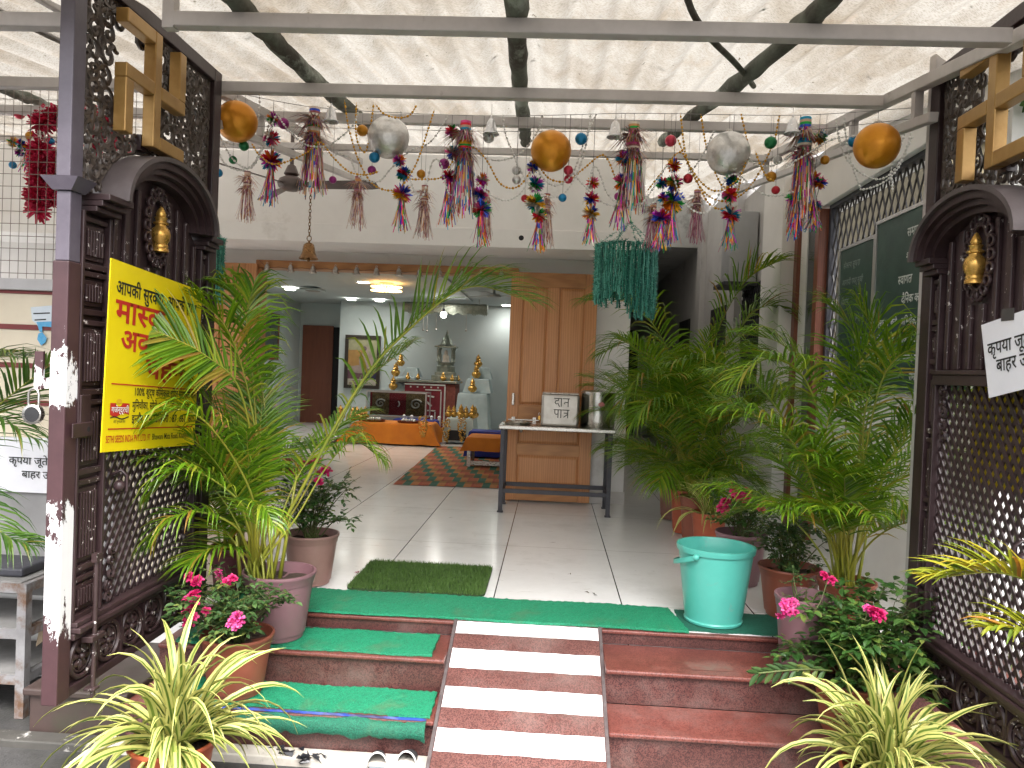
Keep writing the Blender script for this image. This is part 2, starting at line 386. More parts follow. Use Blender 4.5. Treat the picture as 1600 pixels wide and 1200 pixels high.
# ------------------------------------------------------------------ mats
def wavy_mat(name, x0, x1, y0, y1, z, th, material, label, jag=0.004, slant=0.0, nx=90, ny=16, lump=0.0025):
    q = MB(); top = []
    for j in range(ny+1):
        row = []
        for i in range(nx+1):
            u, v = i/nx, j/ny
            x = x0 + (x1-x0)*u + slant*(v-0.5)*(u**8); y = y0 + (y1-y0)*v
            if j in (0, ny): y += rnd.uniform(-jag, jag) + 0.006*math.sin(u*17+z*50)
            if i in (0, nx): x += rnd.uniform(-jag, jag)
            row.append(q.add((x, y, z + th + rnd.uniform(-lump, lump))))
        top.append(row)
    for j in range(ny):
        for i in range(nx): q.face((top[j][i], top[j][i+1], top[j+1][i+1], top[j+1][i]))
    rim = top[0] + [r_[-1] for r_ in top[1:]] + top[-1][-2::-1] + [r_[0] for r_ in top[-2:0:-1]]
    low = [q.add((q.v[i][0], q.v[i][1], z)) for i in rim]
    for k in range(len(rim)): q.face((rim[k], low[k], low[(k+1)%len(low)], rim[(k+1)%len(rim)]))
    o = q.build(name, material, loc=((x0+x1)/2, (y0+y1)/2, z), smooth=60); tag(o, label, 'mat'); return o
wavy_mat('coil_runner', -1.52, 0.665, 3.618, 3.965, 0.002, 0.012, COILM, 'long bright green coil runner along the top edge of the steps', slant=-0.05, nx=180)
wavy_mat('thin_mat', 0.672, 1.30, 3.64, 3.96, 0.002, 0.003, THINGREEN, 'thin dark green mat under the turquoise bucket', jag=0.002, lump=0.0003)
wavy_mat('coil_runner', -1.62, -0.475, 3.315, 3.575, -0.068, 0.011, COILM, 'green coil mat on the middle step carrying the lavender palm pot', nx=110)
wavy_mat('coil_runner', -1.50, -0.437, 3.060, 3.292, -0.218, 0.011, COILM, 'green coil mat with a brown stain on the lowest step', nx=110)
# the strip that hangs over the lowest nosing, and the blue sheet under it
q = MB(); nx = 90; rows = []
for i in range(nx+1):
    u = i/nx; x = -1.55 + 1.105*u
    wv = 0.010*math.sin(u*19) + 0.006*math.sin(u*43+1) + (0.012 if u > 0.93 else 0)
    prof = [(3.030, -0.224+wv*0.5), (3.012, -0.228+wv*0.3), (3.000, -0.242+wv*0.2), (2.998, -0.272-abs(wv)), (3.006, -0.280-abs(wv)+rnd.uniform(-.003,.003)), (3.018, -0.272-abs(wv))]
    rows.append([q.add((x, y + rnd.uniform(-.0015,.0015), z + rnd.uniform(-.0015,.0015))) for y, z in prof])
for a, b in zip(rows, rows[1:]):
    for k in range(5): q.face((a[k], a[k+1], b[k+1], b[k]))
o = q.build('coil_strip', COIL_DK, loc=(-1.0, 3.01, -0.25), smooth=70); tag(o, 'wavy strip of green coil matting sagging over the lowest step nosing', 'mat')
q = MB(); nx = 40; BLUE = mat('blue_plastic', (0.02,0.055,0.33), (0.03,0.03,0.09), 5, 0.4, lo=0.45, hi=0.55)
rows = []
for i in range(nx+1):
    x = -1.53 + 1.085*i/nx; rows.append([q.add((x, 3.052 + rnd.uniform(-.004,.004), -0.2165)), q.add((x, 3.040, -0.2155+rnd.uniform(0,.004))), q.add((x, 3.0325, -0.2185))])
for a, b in zip(rows, rows[1:]):
    for k in range(2): q.face((a[k], a[k+1], b[k+1], b[k]))
o = q.build('plastic_sheet', BLUE, loc=(-1.0, 3.04, -0.216)); tag(o, 'blue plastic sheet peeking out beneath the lowest green mat', 'sheet')
# artificial grass mat
gm = thing('grass_mat', 'small olive green artificial grass mat lying on the white marble floor', 'mat', (-0.665, 4.28, 0.0))
def gx(u, v): return (-0.96 + 0.70*u - 0.0*v, 4.00 + 0.60*v)
q = MB(); c4 = []
for k in range(4):
    cx, cy = ((-0.35, 4.045), (-0.35, 4.555), (-1.0, 4.555), (-1.0, 4.045))[k]
    for i in range(5):
        a = -math.pi/2 + k*math.pi/2 + i*math.pi/8; c4.append((cx + 0.045*math.cos(a), cy + 0.045*math.sin(a)))
q.prism(c4, 'z', 0.002, 0.010); q.build('backing', mat('grass_backing', (0.02,0.05,0.012), None, 20, 0.9), gm)
GRASS = leafmat('grass_blades', [(0.0, (0.05,0.11,0.016)), (0.5, (0.08,0.17,0.028)), (1.0, (0.12,0.21,0.045))], 0.6, 0.15)
q = MB()
for i in range(15000):
    x = rnd.uniform(-1.043, -0.307); y = rnd.uniform(4.002, 4.598)
    dx = max(abs(x+0.675)-0.325, 0); dy = max(abs(y-4.30)-0.255, 0)
    if dx*dx + dy*dy > 0.045**2: continue
    a = rnd.uniform(0, 6.28); l = rnd.uniform(0.012, 0.024); lx, ly = rnd.uniform(-.010,.010), rnd.uniform(-.010,.010); w = 0.0016
    q.poly([(x - w*math.cos(a), y - w*math.sin(a), 0.010), (x + w*math.cos(a), y + w*math.sin(a), 0.010), (x + lx, y + ly, 0.010 + l)])
pile = q.build('grass_pile', GRASS, gm); pile['kind'] = 'stuff'

# ------------------------------------------------------------------ temple building: front wall, header beam, room, corridor
tb = thing('temple_building', 'white plastered temple hall front with a wide teak doorway and deep header beam', 'building', (-1.5, 7.1, 0))
OX0, OX1 = -2.72, -0.385
q = MB(); q.box(-9, OX0-0.06, 7.10, 7.32, 0.0, 3.0); q.box(OX1+0.05, 0.70, 7.10, 7.32, 0.0, 3.0); q.box(OX0-0.0595, OX1+0.0495, 7.10, 7.32, 2.13, 3.0)
q.build('front_wall', PLASTER, tb)
q = MB(); q.box(-9, 0.72, 6.52, 7.098, 2.385, 3.0); q.build('header_beam', PLASTER, tb, bevel=0.006)
q = MB(); q.box(-9, 0.735, 6.485, 7.097, 2.225, 2.383); q.build('fascia', PLASTER, tb, bevel=0.005)
q = MB(); q.lathe([(0, 0), (0.022, 0)], (0, 0, 0), 14); 
q.v = [(-0.30 + a, 6.4845, 2.31 + b) for a, b, c in q.v]; q.build('drain_hole', DARKV, tb)
SKIRT = mat('skirting', (0.66,0.64,0.62), (0.58,0.56,0.54), 4, 0.35)
for xa, xb in ((OX1+0.052, 0.712), (-4.6, OX0-0.062)):
    q = MB(); q.box(xa, xb, 7.088, 7.099, 0.001, 0.115); q.build('skirting', SKIRT, tb)
fr = MB(); fr.box(OX0-0.058, OX1+0.048, 7.02, 7.20, 2.055, 2.128); fr.build('lintel', WOODX, tb, bevel=0.006)
for x in (OX0-0.058, OX1+0.002):
    q = MB(); q.box(x, x+0.046, 7.03, 7.20, 0.001, 2.054); q.build('door_post', WOOD, tb, bevel=0.004)
q = MB(); q.box(-5.06, 0.62, 15.0, 15.1, 0, 2.36); q.box(-5.1, -5.0, 7.33, 14.999, 0, 2.36); q.box(0.56, 0.62, 7.33, 14.998, 0, 2.36); q.build('room_wall', ROOMW, tb)
q = MB(); q.box(-3.98, 0.559, 14.2, 14.998, 0, 2.36); q.build('altar_wall', ROOMW, tb)
q = MB(); q.box(-5.1, 0.62, 7.325, 15.1, 2.361, 2.45); q.build('room_ceiling', ROOMC, tb)
q = MB(); q.box(-3.6, -1.4, 9.2, 13.2, 2.335, 2.3605); q.build('ceiling_panel', ROOMC, tb, bevel=0.01)
q = MB(); q.box(-3.979, 0.555, 14.185, 14.199, 0.001, 0.10); q.box(-4.999, -3.982, 14.985, 14.999, 0.001, 0.10); q.box(-4.999, -4.985, 7.4, 14.98, 0.001, 0.10); q.build('room_skirting', mat('room_skirting', (0.42,0.45,0.44), (0.36,0.39,0.38), 4, 0.3), tb)
q = MB(); q.box(-4.998, -4.99, 13.0, 13.75, 1.25, 2.0); wn = q.build('room_window', mat('dim_window', (0.10,0.13,0.125), (0.06,0.08,0.08), 6, 0.3), tb)
q = MB(); q.box(-4.9895, -4.975, 12.96, 13.0, 1.21, 2.04); q.box(-4.9895, -4.975, 13.75, 13.79, 1.21, 2.04); q.box(-4.9895, -4.975, 13.001, 13.749, 2.0, 2.04); q.box(-4.9895, -4.975, 13.001, 13.749, 1.21, 1.25); q.build('window_frame', WOODDK, wn)
q = MB(); q.box(-4.93, -4.32, 14.96, 14.998, 0.0, 1.92); dk = q.build('inner_door', WOODDK, tb)
q = MB(); q.box(-4.318, -4.05, 14.98, 14.997, 0.0, 1.90); q.build('inner_doorway', DARKV, tb)
# corridor
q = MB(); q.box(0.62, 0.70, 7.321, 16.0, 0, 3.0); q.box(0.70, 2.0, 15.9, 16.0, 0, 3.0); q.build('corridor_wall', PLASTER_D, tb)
q = MB(); q.box(0.66, 2.25, 10.9, 16.0, 3.001, 3.08); q.build('corridor_ceiling', PLASTER_D, tb)  # starts far back so light from the added canopy reaches the passage
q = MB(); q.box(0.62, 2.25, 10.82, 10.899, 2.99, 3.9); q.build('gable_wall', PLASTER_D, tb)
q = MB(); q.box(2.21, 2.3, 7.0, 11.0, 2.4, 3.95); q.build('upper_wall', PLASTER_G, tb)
q = MB(); q.box(0.95, 1.75, 15.86, 15.897, 0.0, 2.1); q.build('corridor_doorway', DARKV, tb)

# right side wing
rw = thing('side_wing', 'whitewashed side wing with lattice window, brown posts and a corner pier', 'building', (2.0, 5.0, 0))
q = MB(); q.box(2.0, 2.2, 3.55, 5.90, 0, 1.155); q.box(2.0, 2.2, 3.55, 3.70, 1.156, 2.52); q.build('low_wall', PLASTER, rw)
q = MB(); q.box(1.985, 2.2, 3.3, 6.50, 2.521, 2.86); q.build('parapet', PLASTER, rw, bevel=0.006)
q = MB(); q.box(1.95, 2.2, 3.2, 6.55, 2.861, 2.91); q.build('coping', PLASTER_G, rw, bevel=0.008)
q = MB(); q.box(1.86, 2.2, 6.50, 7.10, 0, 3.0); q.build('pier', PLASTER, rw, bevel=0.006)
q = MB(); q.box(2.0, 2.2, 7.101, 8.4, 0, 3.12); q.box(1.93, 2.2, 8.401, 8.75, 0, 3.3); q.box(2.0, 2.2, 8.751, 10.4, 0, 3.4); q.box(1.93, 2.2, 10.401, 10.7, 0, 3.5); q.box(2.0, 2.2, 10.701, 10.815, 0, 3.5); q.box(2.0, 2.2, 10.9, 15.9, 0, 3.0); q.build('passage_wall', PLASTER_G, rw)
q = MB(); q.box(1.988, 1.998, 7.35, 8.25, 1.05, 2.15); wn = q.build('passage_window', DARKV, rw)
q = MB()
for k in range(-14, 22):
    for sg in (1, -1):
        y0 = 7.35 + k*0.07
        a = (y0, 1.05) ; b = (y0 + sg*0.62, 2.15)
        def clip(y): return min(max(y, 7.35), 8.25)
        pts = []
        for tt in (0, 1):
            pass
        t0, t1 = 0.0, 1.0; dy = sg*0.62
        for lim, s_ in ((7.35, 1), (8.25, -1)):
            pa, pb = s_*(a[0]-lim), s_*(b[0]-lim)
            if pa < 0 and pb < 0: t0 = 2
            elif pa < 0: t0 = max(t0, pa/(pa-pb))
            elif pb < 0: t1 = min(t1, pa/(pa-pb))
        if t0 < t1: q.bar((1.975, y0+dy*t0, 1.05+1.1*t0), (1.975, y0+dy*t1, 1.05+1.1*t1), 0.008, 0.008, (1,0,0))
q.build('window_grille', BLACKM, wn)
for y in (9.0, 11.4):
    q = MB(); q.box(1.985, 1.9985, y, y+0.9, 0.0, 2.05); q.build('passage_door', DARKV, rw)
for y in (5.90, 6.40):
    q = MB(); q.box(1.96, 2.05, y, y+0.085, 0, 2.50); q.build('door_post', WOODDK, rw, bevel=0.004)
q = MB(); q.box(2.0, 2.02, 5.986, 6.25, 0.0, 2.5); q.build('side_glass', GLASSY, rw)
q = MB(); q.box(1.99, 2.02, 6.251, 6.399, 0.0, 2.5); q.build('door_jamb', PLASTER, rw)
# diagonal lattice of the big window
def diag_lattice(q, ylo, yhi, zlo, zhi, pitch_y, run, x, w, m=0):
    k0 = int((yhi-ylo+abs(run))/pitch_y)+2
    for k in range(-k0, k0):
        for sg in (1, -1):
            ya = ylo + k*pitch_y; yb = ya + sg*run; t0, t1 = 0.0, 1.0
            for lim, s_ in ((ylo, 1), (yhi, -1)):
                pa, pb = s_*(ya-lim), s_*(yb-lim)
                if pa < 0 and pb < 0: t0 = 2
                elif pa < 0: t0 = max(t0, pa/(pa-pb))
                elif pb < 0: t1 = min(t1, pa/(pa-pb))
            if t0 < t1 - 0.01:
                xx = x + (0.004 if sg > 0 else -0.004)
                q.bar((xx, ya+(yb-ya)*t0, zlo+(zhi-zlo)*t0), (xx, ya+(yb-ya)*t1, zlo+(zhi-zlo)*t1), w, w*0.9, (1,0,0), m)
q = MB(); diag_lattice(q, 3.70, 5.90, 1.101, 2.52, 0.092, 0.66, 2.06, 0.0095); lat = q.build('window_lattice', mat('lattice_iron', (0.022,0.018,0.016), (0.045,0.038,0.033), 15, 0.5), rw)
q = MB(); q.box(2.03, 2.09, 3.7, 5.9, 2.49, 2.52); q.box(2.03, 2.09, 5.86, 5.90, 1.10, 2.489); q.build('lattice_frame', BLACKM, rw)
# building beyond the lattice window, and the wall-mounted box of the passage
bb = thing('neighbour_house', 'pale ochre house wall glimpsed through the diamond lattice window', 'building', (4.6, 7, 0))
q = MB(); q.box(4.2, 8, 8.9, 17, -0.4, 3.95); q.build('wall', mat('ochre_wall', (0.17,0.142,0.085), (0.135,0.112,0.068), 2, 0.8), bb)
q = MB(); q.box(4.1, 8, 8.8, 17.1, 3.951, 4.04); q.build('roof_slab', PLASTER_G, bb)
bx = thing('wall_unit', 'grey metal cabinet fixed high on the passage wall', 'cabinet', (1.85, 8.0, 2.3))
q = MB(); q.box(1.72, 1.985, 7.75, 8.15, 2.16, 2.86); q.build('case', mat('unit_grey', (0.40,0.41,0.42), (0.34,0.35,0.36), 3, 0.5), bx, bevel=0.008)
q = MB(); q.box(1.66, 1.985, 7.70, 8.2, 2.12, 2.155); q.box(1.80, 1.84, 7.78, 7.82, 2.09, 2.119); q.box(1.90, 1.94, 7.78, 7.82, 2.09, 2.119); q.build('bracket', BLACKM, bx)

# ------------------------------------------------------------------ left boundary wall and wire fence
lw = thing('boundary_wall', 'cream painted wall with thin maroon bands beside the left gate', 'wall', (-2.9, 3.85, 0))
CREAM = mat('cream_paint', (0.74,0.66,0.52), (0.66,0.58,0.45), 3, 0.7, bump=0.1, bscale=30, dirt=(0.45,0.37,0.28), dirt_scale=3, dirt_lo=0.6, dirt_hi=0.85)
q = MB(); q.box(-5.2, -1.80, 3.80, 3.95, -0.4, 1.505); q.build('wall', CREAM, lw)
q = MB(); q.box(-5.2, -1.79, 3.77, 3.97, 1.506, 1.565); q.build('sill', mat('sill_grey', (0.52,0.51,0.52), (0.44,0.43,0.44), 5, 0.6), lw, bevel=0.005)
for v in (455, 511, 571, 629):
    z = P(40, v, Y=3.795).z
    q = MB(); q.box(-5.2, -1.801, 3.793, 3.7995, z-0.013, z+0.013); q.build('band', mat('maroon_paint', (0.20,0.035,0.035), (0.16,0.03,0.03), 5, 0.6), lw)
wf = thing('wire_fence', 'rusty square wire mesh panel standing on the cream wall', 'fence', (-2.7, 3.85, 1.56))
WIRE = mat('fence_wire', (0.20,0.16,0.13), (0.30,0.27,0.25), 20, 0.5, 0.6)
q = MB()
for i in range(74): q.tube([(-5.2+0.0465*i, 3.86, 1.55), (-5.2+0.0465*i, 3.86, 2.60)], 0.0018, 4, False)
for j in range(16): q.tube([(-5.2, 3.862, 1.60+0.064*j), (-1.78, 3.862, 1.60+0.064*j)], 0.0018, 4, False)
q.build('mesh', WIRE, wf)
for x in (-2.43, -3.7):
    q = MB(); q.bar((x, 3.87, 1.56), (x, 3.87, 2.62), 0.022, 0.022); q.build('fence_post', GREYPAINT, wf)

# ------------------------------------------------------------------ canopy
cn = thing('canopy', 'translucent corrugated awning over the porch on mossy bamboo poles and grey beams', 'canopy', (-1, 4.5, 2.6))
def zb(y): return 2.50 + 0.145*(y - 3.62)
def PP(u, v, up):
    d = CR*((u-CX)/F_PX) + CD*((v-CY)/F_PX) + CF
    a = 2.50 - 0.145*3.62 + up
    return EYEV + d*((a - EYE)/(d.z - 0.145*d.y))
def sheet_mat():
    mt, t, b = nodes('canopy_sheet'); co = objco(t)
    w = N(t, 'TexVoronoi'); w.inputs['Scale'].default_value = 85; t.links.new(objco(t, (1.0, 1.9, 1)), w.inputs['Vector'])
    weave = ramp(t, w.outputs[0], [(0.08, (0.172,0.157,0.136)), (0.55, (0.272,0.260,0.240))])
    big = ramp(t, noise(t, 1.6, 9, 0.72, objco(t, (1.0, 0.5, 1))), [(0.34, (0.62,0.54,0.44)), (0.56, (1,0.985,0.96))])
    c = mix(t, 1.0, weave, big, 'MULTIPLY')
    st = ramp(t, noise(t, 5, 6, 0.75, objco(t, (1.4, 0.45, 1))), [(0.57, (0,0,0)), (0.76, (0.75,0.75,0.75))])
    c = mix(t, st, c, (0.22,0.175,0.13))
    sp = ramp(t, noise(t, 26, 3, 0.6, objco(t, (1.2, 0.6, 1))), [(0.70, (0,0,0)), (0.73, (1,1,1))])
    c = mix(t, sp, c, (0.06,0.045,0.03))
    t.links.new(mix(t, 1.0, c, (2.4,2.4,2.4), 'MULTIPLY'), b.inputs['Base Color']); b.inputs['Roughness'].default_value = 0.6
    tr = N(t, 'BsdfTranslucent'); t.links.new(c, tr.inputs[0])
    ms = N(t, 'MixShader'); ms.inputs[0].default_value = 0.68
    t.links.new(b.outputs[0], ms.inputs[1]); t.links.new(tr.outputs[0], ms.inputs[2]); t.links.new(ms.outputs[0], t.nodes['Material Output'].inputs[0])
    bumpit(t, b, w.outputs[0], 0.25, 0.004)
    return mt
q = MB(); NXS, NYS = 520, 64; rows = []
X0, X1, Y0, Y1 = -6.5, 2.05, 2.1, 11.0  # rear stretch past the porch is added to light the passage
for j in range(NYS+1):
    y = Y0 + (Y1-Y0)*j/NYS; row = []
    for i in range(NXS+1):
        x = X0 + (X1-X0)*i/NXS
        ph = x/0.166*2*math.pi + 0.25*math.sin(x*2.3+y*0.7)
        z = zb(y) + 0.118 - (0.006 if 3.2 < y < 5.1 else 0) + 0.026*math.sin(ph)*(1 if math.sin(ph) > 0 else 0.55) + 0.010*math.sin(x*1.7+0.5)*math.sin(y*1.3) + rnd.uniform(-.0006,.0006)
        row.append(q.add((x, y, z)))
    rows.append(row)
for a, b in zip(rows, rows[1:]):
    for i in range(NXS): q.face((a[i], a[i+1], b[i+1], b[i]))
q.build('sheet', sheet_mat(), cn, smooth=180)
MOSS = mat('mossy_bamboo', (0.13,0.145,0.115), (0.045,0.038,0.028), 7, 0.8, bump=0.6, bscale=35, bdist=0.008, stretch=(1,0.35,1), lo=0.40, hi=0.58, dirt=(0.36,0.40,0.35), dirt_scale=3.5, dirt_lo=0.52, dirt_hi=0.62)
def logpole(path, r0):
    pts = catmull([PP(u, v, 0.062) for u, v in path], 26); q = MB()
    pts = [p + Vector((rnd.uniform(-.006,.006), 0, rnd.uniform(-.004,.004))) for p in pts]
    q.tube(pts, [r0*rnd.uniform(0.88, 1.14)*(1.12 if i % 7 == 0 else 1) for i in range(len(pts))], 12)
    q.build('rafter_pole', MOSS, cn, smooth=70)
logpole([(330,-40), (400,36), (478,112), (556,180), (590, 215)], 0.036)
logpole([(800,-60), (806,20), (812,110), (818,188), (822,222)], 0.037)
logpole([(1345,-60), (1258,38), (1165,120), (1066,196), (1035, 222)], 0.036)
logpole([(-260,-40), (0,135), (75,165), (200, 225)], 0.028)
q = MB(); q.tube(catmull([PP(1068,-20,0.06), PP(1085,25,0.05), PP(1112,62,0.045), PP(1150,100,0.05), PP(1178,135,0.055)], 24), 0.012, 8); q.build('branch', MOSS, cn, smooth=70)
def crossbeam(y, x0, x1, w=0.05):
    q = MB(); q.bar((x0, y, zb(y)), (x1, y, zb(y)-0.012), w, w); return q.build('cross_beam', GREYPAINT, cn, bevel=0.004)
crossbeam(2.60, -6.4, -1.72); crossbeam(2.60, -1.335, 1.44); crossbeam(3.63, -6.4, 1.46); crossbeam(4.38, -6.4, 1.47); crossbeam(5.6, -6.4, 1.47, 0.045)
def slope_bar(x, ya, yb, dz, w=0.05):
    q = MB(); q.bar((x, ya, zb(ya)+dz), (x, yb, zb(yb)+dz), w, w, (0,0,1)); q.build('side_rail', GREYPAINT, cn, bevel=0.004)
slope_bar(1.495, 2.2, 6.6, 0.002); slope_bar(1.495, 3.2, 6.6, -0.155, 0.04); slope_bar(-1.70, 3.66, 6.5, 0.002); slope_bar(-1.70, 3.3, 6.5, -0.16, 0.04)
q = MB(); q.bar((-1.355, 2.60, zb(2.60)-0.03), (-1.355, 2.60, zb(2.60)+0.11), 0.04, 0.04, (0,1,0)); q.build('strut', GREYPAINT, cn)
for x, ys in ((1.495, (3.35, 4.05, 4.8, 5.7)), (-1.70, (3.2, 4.3, 5.4))):
    for y in ys:
        q = MB(); q.bar((x, y, zb(y)-0.135), (x, y, zb(y)-0.024), 0.035, 0.035, (0,1,0)); q.build('strut', GREYPAINT, cn)
for x, y, zt in ((1.585, 3.36, 2.60), (-1.74, 3.74, 2.60)):
    q = MB(); q.box(x-0.03, x+0.03, y-0.03, y+0.03, (0.0 if x < 0 else -0.07), zt); q.build('post', GREYPAINT, cn, bevel=0.004)
q = MB(); q.bar(P(-60,-22,Y=2.7), P(112,66,Y=3.35), 0.05, 0.05); q.build('brace', GREYPAINT, cn, bevel=0.004)
q = MB(); q.bar(P(20,-30,Y=2.5), P(118,28,Y=3.0), 0.035, 0.035); q.build('brace', GREYPAINT, cn, bevel=0.004)

q = MB()
for k in range(260):
    x, y = rnd.uniform(-4.2, 1.9), rnd.uniform(2.2, 6.6); a = rnd.uniform(0, 6.28); l = rnd.uniform(0.012, 0.045); z = zb(y) + 0.141
    q.ribbon([(x, y, z), (x+l*0.5*math.cos(a), y+l*0.5*math.sin(a), z+0.004), (x+l*math.cos(a), y+l*math.sin(a), z)], [0.002, l*rnd.uniform(0.08,0.3), 0.001], (math.sin(a), -math.cos(a), 0))
lit = q.build('leaf_litter', mat('dry_litter', (0.05,0.035,0.02), (0.09,0.06,0.03), 20, 0.8), cn); lit['kind'] = 'stuff'
# ------------------------------------------------------------------ gates
def gatepaint(name, base, chip=0.745, chipc=(0.55,0.50,0.48), hi=None):
    mt, t, b = nodes(name); co = objco(t)
    c = ramp(t, noise(t, 4.5, 7, 0.7, co), [(0.3, tuple(x*0.72 for x in base)), (0.7, hi or tuple(min(1,x*1.35+0.006) for x in base))])
    c = mix(t, ramp(t, noise(t, 38, 3, 0.75, co), [(chip, (0,0,0)), (chip+0.012, (1,1,1))]), c, chipc)
    t.links.new(c, b.inputs['Base Color'])
    rr = N(t, 'MapRange'); rr.inputs[3].default_value = 0.26; rr.inputs[4].default_value = 0.55; t.links.new(noise(t, 9, 5, 0.6, co), rr.inputs[0]); t.links.new(rr.outputs[0], b.inputs['Roughness'])
    bumpit(t, b, noise(t, 45, 4, 0.6, co), 0.25, 0.003); return mt
def peel_mat():
    """brown post whose paint has flaked off to white primer along its middle height"""
    mt, t, b = nodes('peeling_paint'); co = objco(t); sx = N(t, 'SeparateXYZ'); t.links.new(co, sx.inputs[0])
    c = ramp(t, noise(t, 6, 6, 0.7, co), [(0.3, (0.042,0.019,0.022)), (0.7, (0.068,0.032,0.036))])
    def band(lo0, lo1, hi0, hi1):
        a = N(t, 'MapRange', interpolation_type='SMOOTHSTEP'); a.inputs[1].default_value = lo0; a.inputs[2].default_value = lo1
        b_ = N(t, 'MapRange', interpolation_type='SMOOTHSTEP'); b_.inputs[1].default_value = hi0; b_.inputs[2].default_value = hi1; b_.inputs[3].default_value = 1; b_.inputs[4].default_value = 0
        t.links.new(sx.outputs[2], a.inputs[0]); t.links.new(sx.outputs[2], b_.inputs[0])
        m_ = N(t, 'Math', operation='MULTIPLY'); t.links.new(a.outputs[0], m_.inputs[0]); t.links.new(b_.outputs[0], m_.inputs[1]); return m_.outputs[0]
    m1 = band(0.12, 0.42, 0.50, 0.86); m2 = band(0.94, 1.07, 1.13, 1.28)
    mx = N(t, 'Math', operation='MAXIMUM'); t.links.new(m1, mx.inputs[0]); sc2 = N(t, 'Math', operation='MULTIPLY'); t.links.new(m2, sc2.inputs[0]); sc2.inputs[1].default_value = 0.70; t.links.new(sc2.outputs[0], mx.inputs[1])
    nz = noise(t, 13, 10, 0.74, objco(t, (1,1,0.5))); ad = N(t, 'Math', operation='ADD'); t.links.new(nz, ad.inputs[0])
    ml = N(t, 'Math', operation='MULTIPLY_ADD'); t.links.new(mx.outputs[0], ml.inputs[0]); ml.inputs[1].default_value = 0.34; ml.inputs[2].default_value = -0.035; t.links.new(ml.outputs[0], ad.inputs[1])
    msk = ramp(t, ad.outputs[0], [(0.652, (0,0,0)), (0.664, (1,1,1))])
    c = mix(t, msk, c, (0.80,0.79,0.80)); t.links.new(c, b.inputs['Base Color']); b.inputs['Roughness'].default_value = 0.42
    bumpit(t, b, msk, 0.35, 0.003); return mt
BROWN = gatepaint('gate_brown', (0.034,0.0175,0.019))
BROWN_CHIP = gatepaint('gate_brown_chipped', (0.038,0.019,0.020), 0.64)
POST_SHEEN = gatepaint('gate_post_sheen', (0.10,0.083,0.11), 0.8, hi=(0.135,0.117,0.145))  # same gate paint, its pale lilac sheen put into the colour
SCROLLC = gatepaint('scroll_iron', (0.070,0.052,0.042), 0.9)
WHITECH = gatepaint('bolt_white', (0.042,0.024,0.024), 0.62, (0.60,0.58,0.57))
PEEL = peel_mat()
GOLDP = mat('gold_paint', (0.45,0.27,0.085), (0.35,0.19,0.05), 9, 0.34, 0.35, bump=0.15, bscale=50)
GOLDK = mat('gold_kalash', (0.66,0.40,0.10), (0.52,0.28,0.06), 12, 0.28, 0.7)

def spiral(c, r0, turns, a0, sgn, n=16, r1=0.10):
    out = []
    for i in range(n+1):
        t = i/n; a = a0 + sgn*turns*2*math.pi*t; r = r0*(1 - (1-r1)*t)
        out.append((c[0] + r*math.cos(a), c[1] + r*math.sin(a)))
    return out

